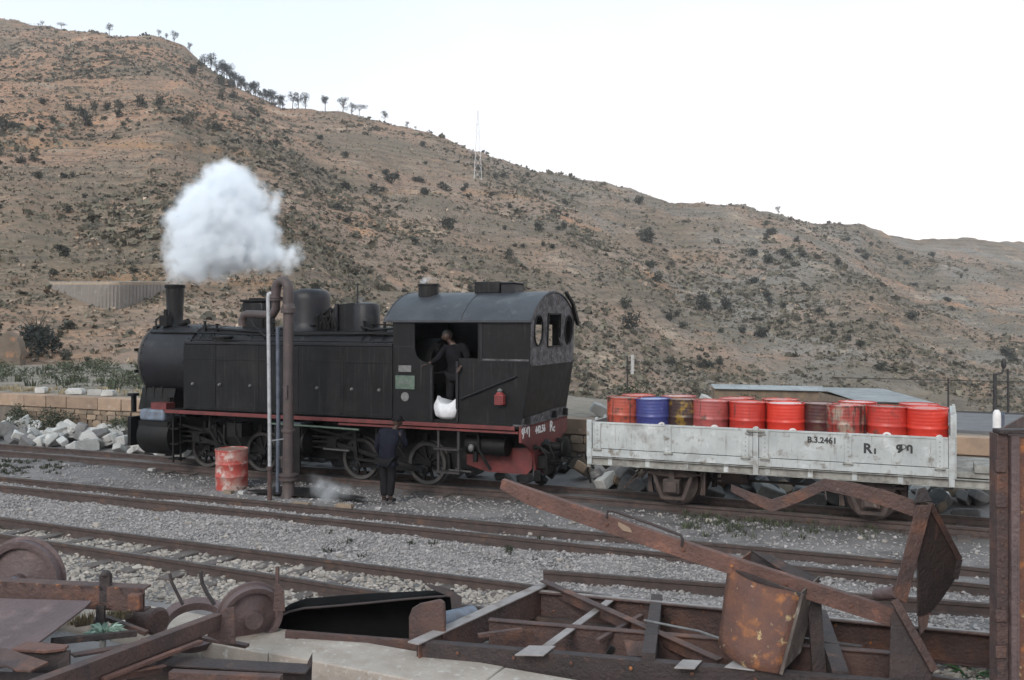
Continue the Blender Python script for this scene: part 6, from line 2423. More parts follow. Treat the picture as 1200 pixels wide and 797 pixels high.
# wheelset at the far left
c = dp(24, 681, 10.3)
ax = Vector((.10, .99, 0)).normalized()
ws = wempty('wheelset', (c.x, c.y, c.z - .45), 'old rusty wheelset lying at the left edge behind the plate', 'wheelset')
scrap_wheel(ws, c, ax, .43)
scrap_wheel(ws, c - ax * 1.05, -ax, .43)
MB().lathe([(.055, -.35), (.055, -.2), (.085, -.18), (.075, .1), (.065, .5), (.075, .95), (.085, 1.25), (.055, 1.27), (.055, 1.4)], c - ax * 1.05, ax, 20).build('axle', M['bluegrey'], ws)
# wheel by the middle and the leaning tyre
c = dp(295, 723, 9.75)
sw = wempty('wheelset', (c.x, c.y, c.z - .32), 'rusty wheel standing on the kerb beside the black trough', 'wheel')
scrap_wheel(sw, c, (-.50, .84, .18), .315, .10)
c = dp(228, 734, 9.8)
mb = MB().lathe([(.27, -.03), (.335, -.035), (.34, .045), (.36, .05), (.36, .065), (.275, .06), (.27, -.03)], c, (.10, -.42, .90), 44)
mb.f = mb.f[:-2]
o = mb.build('iron_hoop', RP, None, smooth=35)
tag(o, 'loose wheel tyre lying tilted left of the standing wheel', 'tyre')
# curved irons
for pts, lab in (([(199, 672), (201, 682), (207, 694), (214, 708)], 'thin curved iron leaning over the loose tyre'), ([(235, 670), (237, 684), (243, 696), (251, 708)], 'thicker curved iron right of the thin one')):
    P = [dp(a, b, 9.75 - .012 * i) for i, (a, b) in enumerate(pts)]
    mb = MB()
    for i in range(len(P) - 1):
        mb.bar(P[i], P[i + 1] + (P[i + 1] - P[i]) * .06, .022, .05 if 'thick' in lab else .03, (0, 1, 0))
    o = mb.build('curved_iron', RDK, None)
    tag(o, lab, 'scrap iron')
P0, P1 = dp(325, 720, 9.72), dp(325, 664, 9.80)
o = MB().bar(P0, P1, .03, .045, (0, 1, 0)).plate([dp(320, 716, 9.70), dp(334, 716, 9.70), dp(333, 692, 9.72), dp(323, 680, 9.72)], .014).build('upright_iron', RU, None)
tag(o, 'upright rusty iron at the left end of the black trough', 'scrap iron')

# left pile: channel with rusty top, plates, angle bar
a, b = dp(-150, 674, 8.75), dp(169, 689.5, 8.45)
cb = wempty('scrap_beam', (b.x - 1.5, b.y, .3), 'rust spotted channel beam lying across the left foreground', 'scrap beam')
MB().channel(a, b, .13, .21, .018, flip=-1).build('channel', RU, cb, bevel=.004)
MB().b2(b.x - .11, b.x + .0, b.y - .10, b.y - .02, b.z - .17, b.z - .03).build('rusty_lug', RO, cb, bevel=.01)
mb = MB()
for k in range(9):
    q = a.lerp(b, .42 + .07 * k) + Vector((0, -.05, 0))
    mb.lathe([(.018, 0), (.018, .012), (0, .016)], q, n=8)
mb.each('rivet', RO, cb)
q = dp(124, 690, 8.52)
MB().bar(q - Vector((0, 0, .12)), q + Vector((0, 0, .13)), .09, .06, (0, 1, 0)).ball(q + Vector((0, 0, .13)), .045, (1, 1, .8)).build('top_lug', RDK, cb)
MB().bar(q - Vector((0, .10, .12)), q - Vector((0, .12, .42)), .07, .04, (0, 1, 0)).build('hanging_bolt', RDK, cb)
pl = MB().plate([dp(-190, 697, 8.6), dp(108, 705, 8.35), dp(98, 714, 8.2), dp(33, 763, 7.55), dp(-190, 775, 7.5)], .018)
o = pl.build('scrap_plate', RP, None, bevel=.003)
tag(o, 'large purple brown flat steel plate sloping in the left foreground', 'steel plate')
o = MB().plate([dp(-20, 731, 8.02), dp(48, 704.5, 8.38), dp(52, 705, 8.38), dp(-10, 732, 8.0)], .012).build('plate_seam', RDK, None)
bpy.data.objects.remove(o)
MB().bar(dp(-40, 744, 7.92) + Vector((0, 0, .016)), dp(50, 703.8, 8.42) + Vector((0, 0, .012)), .016, .006).build('seam', RDK, pl_par := [x for x in bpy.data.objects if x.name == 'scrap_plate'][0]) if False else None
o = MB().plate([dp(14, 761, 7.35), dp(32, 753, 7.5), dp(81, 757, 7.5), dp(76, 761.5, 7.4), dp(52, 764.5, 7.33), dp(20, 762.5, 7.33)], .022).build('orange_bracket', RD, None, bevel=.004)
tag(o, 'small orange rusty flat bracket under the edge of the big plate', 'bracket')
o = MB().plate([dp(16, 765, 7.36), dp(82, 762, 7.45), dp(82, 800, 7.4), dp(16, 830, 7.3)], .05).build('dark_box_end', RDK, None)
tag(o, 'dark rusty box end under the small orange bracket', 'scrap iron')
o = MB().plate([dp(-120, 762, 7.25), dp(8, 761, 7.25), dp(57, 777, 7.1), dp(36, 787, 6.95), dp(18, 786, 6.95), dp(8, 781, 7.0), dp(-6, 783, 7.0), dp(-120, 790, 6.9)], .02).build('curved_plate', RU, None, bevel=.004)
tag(o, 'brown plate with curved cut edge at the lower left corner', 'steel plate')
o = MB().plate([dp(-60, 785, 7.3), dp(60, 790, 7.3), dp(110, 800, 7.2), dp(110, 840, 7.1), dp(-60, 840, 7.1)], .03).build('lower_plate', RDK, None)
tag(o, 'dark plate in the shade at the bottom left corner', 'steel plate')
# long angle bar pointing to the middle, with its gusset
A, B = dp(10, 812, 6.35), dp(262, 719, 8.75)
ab = wempty('angle_bar', (A.x, A.y, .3), 'long rusty angle bar reaching from the lower left corner to its gusset', 'scrap bar')
MB().angle(A, B, .10, .13, .014, flip=-1).build('bar', RU, ab, bevel=.003)
MB().angle(A + Vector((.02, -.10, -.13)), B + Vector((-.15, -.14, -.10)), .05, .08, .012, flip=-1).build('lower_bar', RU, ab)
MB().plate([dp(275, 711, 8.74), dp(276, 755, 8.70), dp(262, 753, 8.70), dp(243, 745, 8.70), dp(250, 728, 8.72), dp(263, 713, 8.74)], .022).build('gusset', RU, ab, bevel=.004)
# channel lying before the kerb
A, B = dp(150, 766, 8.1), dp(366, 778, 8.0)
lc = wempty('scrap_channel', (A.x, A.y, .2), 'dark steel channel lying along the front of the kerb', 'scrap beam')
MB().channel(A, B, .20, .24, .016, flip=1).build('channel', RDK, lc, bevel=.004)
MB().plate([dp(357, 789, 7.96), dp(366, 779, 7.98), dp(366, 765, 7.98), dp(361, 775, 7.98)], .016).build('torn_spike', RDK, lc)
A, B = dp(60, 800, 7.0), dp(190, 778, 7.75)
o = MB().angle(A, B, .06, .07, .012).build('thin_angle', RU, None)
tag(o, 'thin rusty angle lying in front of the dark channel', 'scrap bar')
# buffer stock and fibres
c = dp(178, 724, 9.1)
o = MB().lathe([(.11, -.02), (.13, 0), (.13, .03), (.105, .06), (.10, .34), (.0, .34)], c + Vector((.1, -.12, 0)), (-.85, .5, .05), 18).build('buffer_stock', RU, None)
tag(o, 'short round rusty buffer stock left of the loose tyre', 'scrap iron')
A, B = dp(88, 731, 8.9), dp(170, 718, 9.1)
o = MB().bar(A, B, .10, .05).build('frayed_board', M['bucket_in'], None, bevel=.012)
tag(o, 'weathered frayed board under the channel beam', 'board')
sp = [A.lerp(B, random.random()) + Vector((random.uniform(-.05, .05), random.uniform(-.08, .05), .0)) for k in range(40)]
blades('frayed_straw', sp, M['straw'], .10, 10, 'frayed straw and fibres on the board', .05, wide=.004)
# pale plant
c = dp(121, 748, 8.3)
pp = wempty('pale_plant', (c.x, c.y, c.z - .12), 'pale blue green tufted plant on a short stem among the scrap', 'plant')
MB().tube([c + Vector((-.01, 0, -.15)), c + Vector((0, 0, .0)), c + Vector((.015, 0, .05))], [.035, .028, .02], 8).build('stem', M['whitestone'], pp)
rng = random.Random(4)
vs, fs = [], []
for k in range(240):
    a = rng.uniform(0, 6.28)
    el = rng.uniform(-.15, .9)
    d = Vector((math.cos(a) * math.cos(el), math.sin(a) * math.cos(el), math.sin(el) * .65))
    l_ = rng.uniform(.10, .21)
    sd = d.cross(Vector((rng.gauss(0, 1), rng.gauss(0, 1), 1))).normalized() * .006
    i = len(vs)
    b0 = c + Vector((.01, 0, .04))
    vs += [b0 - sd, b0 + sd, b0 + d * l_ * .7 + sd * 1.3 + Vector((0, 0, .01)), b0 + d * l_ - Vector((0, 0, .02 * l_ / .2)), b0 + d * l_ * .7 - sd * 1.3]
    fs.append((i, i + 1, i + 2, i + 3, i + 4))
o = MB().add(vs, fs).build('tuft', M['leaf_pale'], pp, smooth=0)
at = o.data.attributes.new('tone', 'FLOAT', 'POINT')
at.data.foreach_set('value', np.array([rng.uniform(.6, 1.3) for _ in o.data.vertices], np.float32))

# black half-round trough
A, B = dp(322, 738, 9.95), dp(532, 722, 10.15)
tr = wempty('black_trough', ((A.x + B.x) / 2, (A.y + B.y) / 2, .05), 'black half round tank trough lying open behind the kerb', 'tank')
d = (B - A).normalized()
up = Vector((0, 0, 1)); bk = d.cross(up).normalized() * -1
n, m_ = 12, 16
vs, fs = [], []
for i in range(n + 1):
    u = i / n
    for k in range(m_ + 1):
        ph = R(-70 + 190 * k / m_)
        rr = .265 + .012 * math.sin(5 * u + k)
        if u < .12:
            rr *= .55 + .45 * u / .12
        vs.append(A.lerp(B, u) + bk * rr * math.cos(ph - R(10)) + up * rr * 1.02 * math.sin(ph) * (1 if ph > 0 else .95))
w_ = m_ + 1
for i in range(n):
    for k in range(m_):
        fs.append((i * w_ + k, i * w_ + k + 1, (i + 1) * w_ + k + 1, (i + 1) * w_ + k))
sh = MB().add(vs, fs).build('trough_shell', M['tankblack'], tr, smooth=60)
md = sh.modifiers.new('thick', 'SOLIDIFY'); md.thickness = .012
MB().tube([vs[i * w_ + m_] for i in range(n + 1)], .012, 6).build('trough_rim', RDK, tr)
MB().plate([dp(497, 684, 10.2), dp(520, 688, 10.1), dp(533, 694, 10.05), dp(541, 700, 10.0), dp(541, 718, 10.0), dp(530, 722, 10.0), dp(528, 700, 10.02), dp(505, 690, 10.1)], .012).build('torn_end', RDK, tr)
A, B = dp(335, 744, 9.72), dp(500, 757, 9.45)
o = MB().bar(A, B, .05, .10).build('edge_board', RU, None, bevel=.008)
tag(o, 'narrow brown board lying between trough and kerb', 'board')
# pressed end plate with blue grey rod
pc = dp(500, 728, 9.55)
ep = wempty('pressed_end_plate', (pc.x, pc.y, pc.z - .2), 'brown pressed plate with rounded corners and a blue grey drum behind', 'scrap iron')
pts = []
for (px, py) in ((480, 752), (480, 722), (484, 712), (492, 707), (516, 702), (521, 706), (522, 722), (522, 748), (516, 754), (486, 757)):
    pts.append(dp(px, py, 9.55 - (px - 480) * .004))
MB().plate(pts, .05).build('end_plate', RU, ep, bevel=.015)
MB().tube([dp(505, 731, 9.5), dp(520, 727, 9.7), dp(553, 719, 10.1)], [.075, .085, .085], 16).build('blue_drum', M['bluegrey'], ep, smooth=50)

# wrecked underframe
ZT = .45
fA, fB = gp(488, 752, ZT), gp(1060, 801, ZT)
mA, mB_ = gp(573, 725, ZT), gp(900, 752, ZT)
bA, bB = gp(632, 691, ZT), gp(1260, 750, ZT)
uf = wempty('wrecked_underframe', ((fA.x + bB.x) / 2, 9.3, 0), 'wrecked rusty wagon underframe of parallel beams behind the kerb', 'wagon frame')
MB().channel(fA, fB + (fB - fA) * .25, .10, .32, .016, flip=-1).build('front_beam', RDK, uf, bevel=.004)
MB().bar(fA + Vector((.1, .06, -.012)), fB + Vector((0, .06, -.012)), .05, .012).build('sky_lit_lip', M['strap'], uf)  # sky light caught by the beam top, painted as a pale strip
MB().ibeam(mA, mB_ + (mB_ - mA) * .5, .09, .34, .016).build('middle_beam', RU, uf, bevel=.004)
MB().channel(bA, bB, .10, .33, .016, flip=1).build('back_beam', RU, uf, bevel=.004)
MB().bar(bA + Vector((0, -.05, .004)), bB + Vector((0, -.05, .004)), .045, .012).build('sky_lit_lip', M['strap'], uf)  # pale strip paints the sky-lit top edge of the back beam
A, B = gp(484, 754, ZT + .012), gp(642, 683, ZT + .03)
MB().bar(A, B, .13, .016).build('end_strap', M['strap'], uf, bevel=.003)
MB().plate([A + Vector((.05, .04, -.02)), B + Vector((.04, 0, -.02)), B + Vector((.04, 0, -.30)), A + Vector((.05, .04, -.30))], .014).build('end_plate', RU, uf)
A, B = gp(626, 768, ZT - .02), gp(724, 697, ZT - .02)
MB().bar(A, B, .085, .014).build('cross_strap', M['strap'], uf, bevel=.003)
A, B = gp(760, 777, ZT - .03), gp(770, 706, ZT - .10)
MB().bar(A, B, .12, .18).build('cross_beam', RDK, uf)
A, B = gp(985, 796, ZT - .05), gp(960, 722, ZT - .05)
MB().bar(A, B, .14, .14).build('cross_beam', RDK, uf)
for pts in (((603, 768), (620, 757), (651, 757.5), (637, 768.5)), ((790, 783), (800, 773.5), (823, 774.5), (814, 784)), ((849, 782), (862, 773), (892, 776), (884, 786))):
    MB().plate([gp(a, b, ZT + .014) for a, b in pts], .012).build('top_plate', M['strap'], uf, bevel=.002)
for pts in (((660, 775), (668, 742), (690, 743), (700, 779)), ((730, 748), (770, 750), (765, 772), (735, 772))):
    MB().plate([gp(pts[0][0], pts[0][1], .1)] + [dp(a, b, 9.3) for a, b in pts[1:]], .02).build('web_plate', RU, uf) if False else None
MB().plate([dp(731, 750, 9.15), dp(760, 753, 9.1), dp(753, 770, 9.05), dp(735, 769, 9.05)], .03).build('bolted_plate', RU, uf, bevel=.004)
mb = MB()
for k in range(16):
    for beam_, q0, q1 in (('f', fA, fB), ('b', bA, bB)):
        q = q0.lerp(q1, (k + .5) / 16) + Vector((0, -.012, -.07 if k % 2 else -.22))
        mb.lathe([(.016, -.01), (.016, .012), (0, .016)], q, (ST * .0, -1, 0), 8)
mb.each('frame_rivet', RO, uf)
A, B = dp(640, 679, 11.0), dp(848, 771, 8.75)
o = MB().angle(A, B, .09, .15, .014, flip=1).build('diagonal_angle', RU, None, bevel=.003)
tag(o, 'long dark angle bar lying diagonally across the wrecked frame', 'scrap bar')
o = MB().tube([dp(755, 727, 9.6), dp(785, 733, 9.4), dp(820, 740, 9.2), dp(848, 750, 9.0)], .012, 6).build('bent_rod', M['plate_grey'], None)
tag(o, 'thin pale bent rod beside the diagonal angle bar', 'scrap rod')
for k, (px, py) in enumerate(((712, 770), (716, 762), (708, 772))):
    q = dp(px, py, 8.9)
    o = MB().rock(q, (.06, .03, .09 if k == 1 else .05), Euler((.3, .5 * k, .2)).to_matrix(), .3).build('pale_chip', M['straw'], None)
    tag(o, ('flat pale splinter on the frame lip', 'upright pale splinter on the frame lip', 'tiny pale splinter beside the upright one')[k], 'wood chip')

# leaning hopper box
f = [dp(854, 664, 9.0), dp(938, 695, 8.55), dp(913, 790, 8.30), dp(880, 777, 8.5), dp(842, 757, 8.75)]
bk_ = [p + Vector((.33, .50, .02)) for p in f]
hp = wempty('hopper_box', (f[2].x, f[2].y, f[2].z), 'flaking orange rusty hopper box with yellow paint traces', 'hopper')
nn_ = 10
vs = []
for i in range(nn_ + 1):
    u = i / nn_
    tp = f[0].lerp(f[1], u)
    lo_ = f[4].lerp(f[3], u / .5) if u < .5 else f[3].lerp(f[2], (u - .5) / .5)
    bul = Vector((-.1, -.10, 0)) * math.sin(math.pi * u)
    for j in range(7):
        v = j / 6
        dent = Vector((0, .012 * math.sin(9 * u + 5 * v) * math.sin(math.pi * v), 0))
        vs.append(tp.lerp(lo_, v) + bul * (1 - .15 * v) + dent)
sh_ = MB().add(vs, [(7 * i + j, 7 * i + j + 1, 7 * i + 8 + j, 7 * i + 7 + j) for i in range(nn_) for j in range(6)]).build('front_plate', RO, hp, smooth=60)
md = sh_.modifiers.new('thick', 'SOLIDIFY'); md.thickness = .018; md.offset = 0
MB().plate([f[1], bk_[1], bk_[2], f[2]], .016).build('side_plate', M['bucket_in'], hp)
MB().plate([f[0], f[4], bk_[4], bk_[0]], .016).build('side_plate', RO, hp)
MB().plate([f[4], f[3], bk_[3], bk_[4]], .014).build('bottom_plate', RDK, hp)
MB().plate([f[3], f[2], bk_[2], bk_[3]], .014).build('bottom_plate', RDK, hp)
MB().plate(list(reversed(bk_)), .016).build('back_plate', RDK, hp)
MB().bar(f[0] + Vector((0, -.02, -.02)), f[1] + Vector((0, -.02, -.02)), .03, .05).build('top_rim', RDK, hp)
MB().bar(f[1] + Vector((.01, -.01, 0)), f[2] + Vector((.01, -.01, 0)), .025, .03, (0, 1, 0)).build('side_rim', M['bucket_in'], hp)
o = MB().plate([dp(945, 690, 8.9), dp(961, 693, 8.9), dp(968, 790, 8.75), dp(952, 790, 8.75)], .03).build('dark_leg_plate', RDK, None)
tag(o, 'dark upright plate standing right of the hopper box', 'steel plate')
o = MB().plate([dp(880, 646, 9.3), dp(906, 652, 9.25), dp(962, 682, 9.0), dp(930, 678, 9.0)], .02).build('thin_plate', RDK, None)
tag(o, 'thin dark plate lying on the hopper behind the long beam', 'steel plate')
q = dp(790, 640, 9.0)

# long beam propped on the hopper
A, B = dp(588, 562, 9.75), dp(1054, 716, 8.42)
lb = wempty('long_angle_beam', (B.x - 1.2, B.y + .4, .8), 'long red rusty beam tilted across the hopper and pointing at the engine', 'scrap beam')
n = 12
pts = [A.lerp(B, i / n) + Vector((0, 0, -.02 * math.sin(math.pi * i / n))) for i in range(n + 1)]
prof = [(0, 0), (0, -.158), (.014, -.158), (.014, -.014), (.085, -.014), (.085, 0)]
mb = MB()
dr = (B - A).normalized()
upv = Vector((0, 0, 1)); sdv = dr.cross(upv).normalized() * -1; upn = sdv.cross(dr).normalized() * -1
if upn.z < 0: upn = -upn
vs = []
for i, p in enumerate(pts):
    k_ = .62 if i == 0 else 1.0
    vs += [p + sdv * a * 1 + upn * b * k_ for a, b in prof]
np_ = len(prof)
fs = [(i * np_ + j, i * np_ + (j + 1) % np_, (i + 1) * np_ + (j + 1) % np_, (i + 1) * np_ + j) for i in range(n) for j in range(np_)]
fs += [tuple(range(np_)), tuple(range(n * np_, n * np_ + np_))]
mb.add(vs, fs).build('beam', RD, lb, bevel=.003)
fo = -sdv * .012
MB().tube([A.lerp(B, .295) + fo + upn * -.03, A.lerp(B, .295) + fo + upn * .045, A.lerp(B, .31) + fo + upn * .055, A.lerp(B, .40) + fo + upn * .05, A.lerp(B, .485) + fo + upn * .035, A.lerp(B, .492) + fo + upn * .0, A.lerp(B, .493) + fo + upn * -.06], .014, 6).build('grab_rail', RDK, lb)
q = A.lerp(B, .345) + fo
MB().plate([q + dr * a + upn * b for a, b in ((-.07, -.03), (.05, -.05), (.09, -.09), (.0, -.10), (-.06, -.07))], .004).build('bare_patch', M['coping'], lb)
mb = MB()
for t in (.08, .3, .5, .62, .75, .9):
    q = A.lerp(B, t) + fo + upn * -.09
    mb.lathe([(.014, 0), (.014, .008), (0, .012)], q, -sdv, 8)
mb.each('rivet', RO, lb)

# bent pressing at the right
bp2 = wempty('bent_pressing', (3.5, 8.5, .3), 'bent brown steel pressing standing twisted at right of the beam', 'scrap iron')
MB().plate([dp(1074, 592, 8.45), dp(1092, 592, 8.45), dp(1075, 655, 8.42), dp(1062, 707, 8.40), dp(1046, 700, 8.40)], .02).build('long_face', RU, bp2, bevel=.003)
MB().plate([dp(1071, 590, 8.46), dp(1076, 573, 8.5), dp(1084, 571, 8.5), dp(1092, 588, 8.46)], .03).build('bent_tip', RDK, bp2, bevel=.004)
MB().plate([dp(1090, 594, 8.50), dp(1123, 656, 8.72), dp(1120, 676, 8.72), dp(1103, 702, 8.66), dp(1089, 719, 8.6), dp(1075, 722, 8.55), dp(1075, 655, 8.48)], .018).build('shaded_web', RDK, bp2, bevel=.003)  # web lies in shadow; that shade is put into its dark colour
MB().bar(dp(1090, 591, 8.46), dp(1124, 655, 8.68), .05, .03, (0, 1, 0)).build('rim_strip', RU, bp2)
MB().bar(dp(1124, 655, 8.68), dp(1119, 678, 8.68), .05, .03, (0, 1, 0)).build('rim_strip', RDK, bp2)
mb = MB().bar(dp(1048, 703, 8.38), dp(1095, 786, 8.2), .07, .045, (0, 1, 0))
mb.build('lower_rim', RU, bp2, bevel=.004)
MB().plate([dp(1049, 712, 8.43), dp(1094, 784, 8.26), dp(1090, 800, 8.22), dp(1042, 800, 8.3), dp(1044, 722, 8.42)], .018).build('lower_web', RDK, bp2)
MB().plate([dp(1076, 722, 8.6), dp(1089, 719, 8.6), dp(1086, 735, 8.55), dp(1078, 744, 8.5)], .03).build('neck_plate', RU, bp2)
MB().cyl(dp(1028, 697, 8.7), dp(1050, 694, 8.45), .055, 12).build('pipe_stub', RP, bp2)
# bent strip below the wagon
P = [dp(857, 572, 9.35), dp(880, 583, 9.2), dp(905, 593, 9.05), dp(936, 582, 8.95), dp(966, 568, 8.85), (dp(1000, 574, 8.75)), dp(1040, 585, 8.65), dp(1074, 597, 8.52)]
mb = MB()
hts = [.07, .10, .12, .11, .11, .13, .15, .15]
vs = []
for p, h_ in zip(P, hts):
    vs += [p + Vector((0, 0, h_ / 2)), p - Vector((0, 0, h_ / 2)), p - Vector((0, -.014, h_ / 2)), p + Vector((0, .014, h_ / 2))]
fs = [(4 * i + j, 4 * i + (j + 1) % 4, 4 * i + 4 + (j + 1) % 4, 4 * i + 4 + j) for i in range(len(P) - 1) for j in range(4)] + [(0, 1, 2, 3), (28, 29, 30, 31)]
o = mb.add(vs, fs).build('bent_strip', RU, None, bevel=.002)
tag(o, 'bent rusty strip reaching left from the top of the twisted pressing', 'scrap bar')

# end of a rusty wagon body at the right edge
wb = wempty('rusty_wagon_body', (4.8, 7.3, 0), 'tall rusty wagon body end standing at the right edge', 'wagon body')
E0 = dp(1167, 508, 7.2)
X0, Y0, ZT2 = E0.x, E0.y, E0.z
MB().b2(X0, X0 + .085, Y0 - .02, Y0 + .0, .15, ZT2).b2(X0 - .0, X0 + .012, Y0 + .001, Y0 + .10, .15, ZT2).build('corner_post', RU, wb, bevel=.004)
MB().b2(X0 + .090, X0 + .135, Y0 - .055, Y0 - .0, .15, ZT2 - .015).b2(X0 + .135, X0 + .15, Y0 - .055, Y0 - .04, .15, ZT2 - .02).build('stanchion', M['rust_plum'], wb, bevel=.004)
MB().b2(X0 + .152, X0 + 3.6, Y0 - .012, Y0 + .0, .12, ZT2 - .03).build('side_sheet', RO, wb)
MB().b2(X0 + .002, X0 + 3.6, Y0 - .06, Y0 + .06, ZT2 + .001, ZT2 + .035).build('top_rail', RDK, wb, bevel=.006)
MB().plate([Vector((X0 + .03, Y0 + .11, .15)), Vector((X0 + 1.3, Y0 + 1.9, .15)), Vector((X0 + 1.3, Y0 + 1.9, ZT2 - .01)), Vector((X0 + .03, Y0 + .11, ZT2 - .01))], .016).build('end_sheet', RU, wb)
for k, z in enumerate((ZT2 - .24, ZT2 - .50, ZT2 - 1.35, ZT2 - 1.62)):
    MB().b2(X0 - .02, X0 + .06, Y0 - .045, Y0 - .022, z - .045, z + .045).build('hinge_plate', RU, wb, bevel=.006)
mb = MB()
for k in range(20):
    z = ZT2 - .1 - k * .12
    mb.lathe([(.014, 0), (.014, .008), (0, .012)], (X0 + .04, Y0 - .02, z), (0, -1, 0), 8)
mb.each('rivet', RU, wb)
MB().b2(X0 - .0, X0 + 3.6, Y0 - .02, Y0 + .12, -.1, .12).build('sole_frame', RDK, wb)

# more bent pieces lying in the gaps of the left pile
for k, (pa_, pb_, w_, h_, lab, m_) in enumerate((
    ((60, 752, 7.9), (160, 742, 8.3), .05, .05, 'short dark bar under the pale plant', RDK),
    ((85, 768, 7.7), (150, 757, 8.0), .09, .02, 'flat rusty strip in the shade behind the long angle bar', RU),
    ((118, 722, 8.75), (172, 742, 8.6), .05, .04, 'small rusty bar below the buffer stock', RU),
    ((40, 718, 8.9), (95, 690, 9.3), .06, .05, 'rusty bar poking out behind the channel beam', RU),
    ((200, 790, 7.6), (330, 796, 7.5), .08, .06, 'rusty bar along the bottom edge before the dark channel', RU),
    ((120, 796, 7.2), (235, 752, 8.2), .05, .03, 'thin strip lying beside the long angle bar', RD),
    ((290, 757, 8.9), (222, 745, 9.1), .07, .03, 'flat rusty tie lying on the kerb below the gusset', RU),
    ((165, 752, 8.6), (228, 742, 8.8), .10, .03, 'broken board on the kerb beside the gusset', M['bucket_in']),
    ((700, 752, 9.3), (752, 722, 10.0), .05, .05, 'short bar leaning across the middle beam', RU),
    ((905, 745, 9.2), (1010, 760, 9.0), .06, .05, 'bar lying between the hopper and the bent pressing', RDK),
    ((560, 745, 9.4), (612, 738, 9.5), .05, .04, 'short bar between the front and middle beams', RU))):
    o = MB().bar(dp(*pa_), dp(*pb_), w_, h_).build('scrap_bar', m_, None, bevel=.004)
    tag(o, lab, 'scrap bar')
# ------------------------------------------------------------------ steam: real volumes
def steam(name, label, balls, dens, res, noise_amp=.35, noise_sc=1.2, edge=.35, col=(.965, .984, 1.0), fine=.18, aniso=.0):
    bs = np.array([(*Vector(c), r) for c, r in balls])
    lo = (bs[:, :3] - bs[:, 3:] * 1.25).min(0)
    hi = (bs[:, :3] + bs[:, 3:] * 1.25).max(0)
    me = bpy.data.meshes.new(name)
    o = bpy.data.objects.new(name, me)
    COL.objects.link(o)
    o.location = tuple((lo + hi) / 2)
    org = (lo + hi) / 2
    g = bpy.data.node_groups.new(name, 'GeometryNodeTree')
    g.interface.new_socket('Geometry', in_out='OUTPUT', socket_type='NodeSocketGeometry')
    nd, lk = g.nodes, g.links
    out = nd.new('NodeGroupOutput')
    pos = nd.new('GeometryNodeInputPosition')

    def vm(op, a, b=None):
        n = nd.new('ShaderNodeVectorMath'); n.operation = op
        for i, c in ((0, a), (1, b)):
            if c is None: continue
            if isinstance(c, (tuple, list)): n.inputs[i].default_value = c
            else: lk.new(c, n.inputs[i])
        return n

    def fm(op, a, b=None, c=None, clamp=False):
        n = nd.new('ShaderNodeMath'); n.operation = op; n.use_clamp = clamp
        for i, x in enumerate((a, b, c)):
            if x is None: continue
            if isinstance(x, (int, float)): n.inputs[i].default_value = x
            else: lk.new(x, n.inputs[i])
        return n.outputs[0]

    def tex(sc, det):
        n = nd.new('ShaderNodeTexNoise'); n.inputs['Scale'].default_value = sc; n.inputs['Detail'].default_value = det
        n.inputs['Roughness'].default_value = .55
        lk.new(pos.outputs[0], n.inputs['Vector'])
        return n
    n1 = tex(noise_sc, 3)
    off = vm('SUBTRACT', n1.outputs['Color'], (.5, .5, .5))
    sc = nd.new('ShaderNodeVectorMath'); sc.operation = 'SCALE'
    lk.new(off.outputs[0], sc.inputs[0]); sc.inputs['Scale'].default_value = noise_amp * 2
    p = vm('ADD', pos.outputs[0], sc.outputs[0]).outputs[0]
    cur = None
    for x, y, z, r in bs:
        d = vm('DISTANCE', p, (x - org[0], y - org[1], z - org[2])).outputs['Value']
        v = fm('MULTIPLY_ADD', d, -1.0 / r, 1.0)              # 1 in the middle, 0 at the radius
        v = fm('MULTIPLY', v, r)
        cur = v if cur is None else fm('SMOOTH_MAX', cur, v, .12)
    n2 = tex(noise_sc * 3.2, 4)
    cur = fm('ADD', cur, fm('MULTIPLY', fm('SUBTRACT', n2.outputs[0], .5), fine * 2))
    den = fm('MULTIPLY', cur, 1.0 / edge, clamp=True)
    den = fm('MULTIPLY', den, den)
    den = fm('MULTIPLY', den, dens)
    vc = nd.new('GeometryNodeVolumeCube')
    lk.new(den, vc.inputs['Density'])
    vc.inputs['Min'].default_value = tuple(lo - org)
    vc.inputs['Max'].default_value = tuple(hi - org)
    sz = hi - lo
    for k, a in enumerate(('Resolution X', 'Resolution Y', 'Resolution Z')):
        vc.inputs[a].default_value = max(12, int(res * sz[k] / sz.max()))
    m = bpy.data.materials.new(name + '_vapour')
    m.use_nodes = True
    mn = m.node_tree.nodes; mn.clear()
    mo = mn.new('ShaderNodeOutputMaterial')
    pv = mn.new('ShaderNodeVolumePrincipled')
    pv.inputs['Color'].default_value = (*col, 1)  # slight blue of the sky's light is put into the steam colour
    pv.inputs['Density'].default_value = 1.0
    pv.inputs['Anisotropy'].default_value = aniso
    m.node_tree.links.new(pv.outputs[0], mo.inputs['Volume'])
    sm = nd.new('GeometryNodeSetMaterial'); sm.inputs['Material'].default_value = m
    lk.new(vc.outputs[0], sm.inputs['Geometry'])
    lk.new(sm.outputs[0], out.inputs[0])
    md = o.modifiers.new('steam', 'NODES'); md.node_group = g
    me.materials.append(m)
    tag(o, label, None, None, 'stuff')
    return o


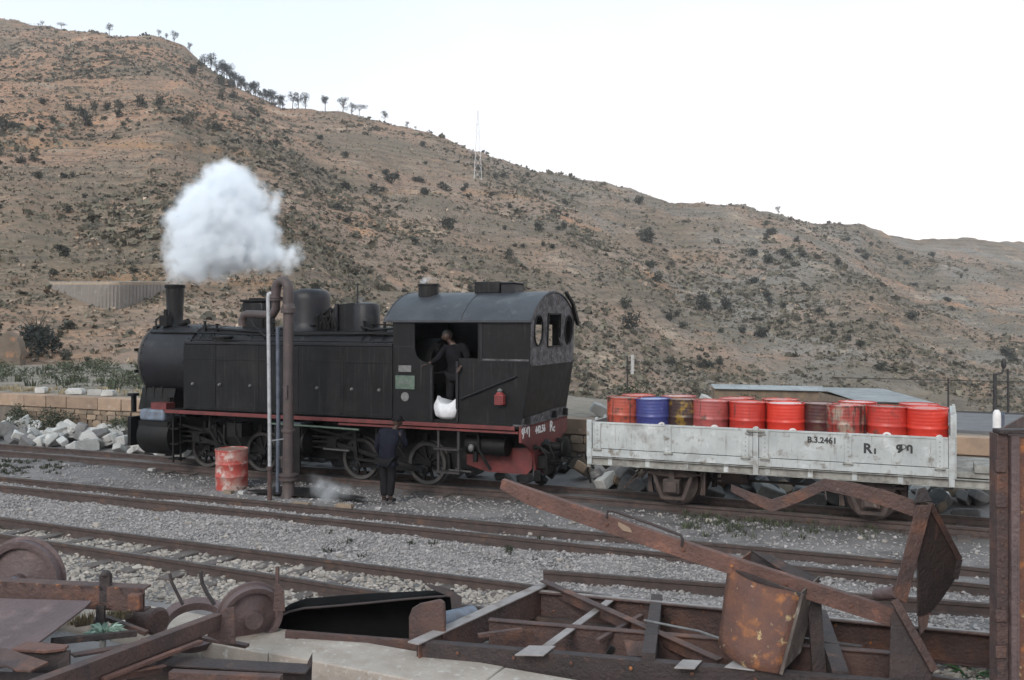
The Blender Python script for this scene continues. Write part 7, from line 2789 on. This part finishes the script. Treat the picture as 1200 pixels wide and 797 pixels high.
ZS = 23.0
B_ = lambda px, py, rpx, dz=0.0: (dp(px, py, ZS + dz), rpx * 1.13 / F * ZS)
plume = [B_(204, 336, 9), B_(204, 326, 12), B_(206, 312, 15), B_(208, 296, 18, .1), B_(213, 280, 22, .1), B_(220, 262, 25, .2), B_(228, 245, 25, .2), B_(240, 232, 26, .2), B_(255, 220, 26, .3), B_(268, 210, 22, .3), B_(275, 216, 26, .4), B_(290, 232, 24, .4), B_(250, 250, 36, .3), B_(275, 262, 36, .4), B_(240, 285, 32, .2), B_(268, 292, 32, .4), B_(230, 306, 26, .2), B_(300, 270, 28, .5), B_(312, 252, 14, .5), B_(322, 240, 15, .5), B_(327, 228, 9, .5), B_(305, 296, 24, .5), B_(328, 298, 18, .6), B_(343, 300, 14, .6), B_(335, 310, 14, .6), B_(255, 316, 16, .3), B_(232, 322, 12, .2), B_(285, 310, 14, .4), B_(352, 286, 7, .6), B_(357, 302, 6, .6), B_(266, 330, 7, .3), B_(196, 300, 8), B_(199, 268, 9, .1), B_(318, 316, 10, .5)]
steam('steam_plume', 'white cloud of steam drifting from the engine chimney', plume, 10.0, 170, .32, 1.5, .32, fine=.24)
ZG = 19.0
G_ = lambda px, py, rpx, dz=0.0: (dp(px, py, ZG + dz), rpx / F * ZG)
steam('steam_wisp', 'thin steam leaking over the ground beside the crane', [G_(367, 560, 9, -.6), G_(374, 570, 15, -.6), G_(390, 575, 17, -.6), G_(406, 575, 13, -.6), G_(384, 580, 16, -.6)], 6.0, 60, .15, 3, .32, fine=.10)
ZV = 19.85
V_ = lambda px, py, rpx, dz=0.0: (dp(px, py, ZV + dz), rpx / F * ZV)
steam('steam_wisp', 'small white steam wisp blowing off the round cab vent', [V_(497, 330, 7), V_(503, 327, 5), V_(511, 326, 4), V_(519, 325, 3.5)], 7.0, 50, .06, 5, .10, fine=.05)
ZV = 20.6
steam('steam_wisp', 'faint steam leaking over the turret casing', [V_(423, 352, 7), V_(429, 360, 6), V_(431, 372, 5)], 4.0, 44, .08, 5, .16, fine=.06)
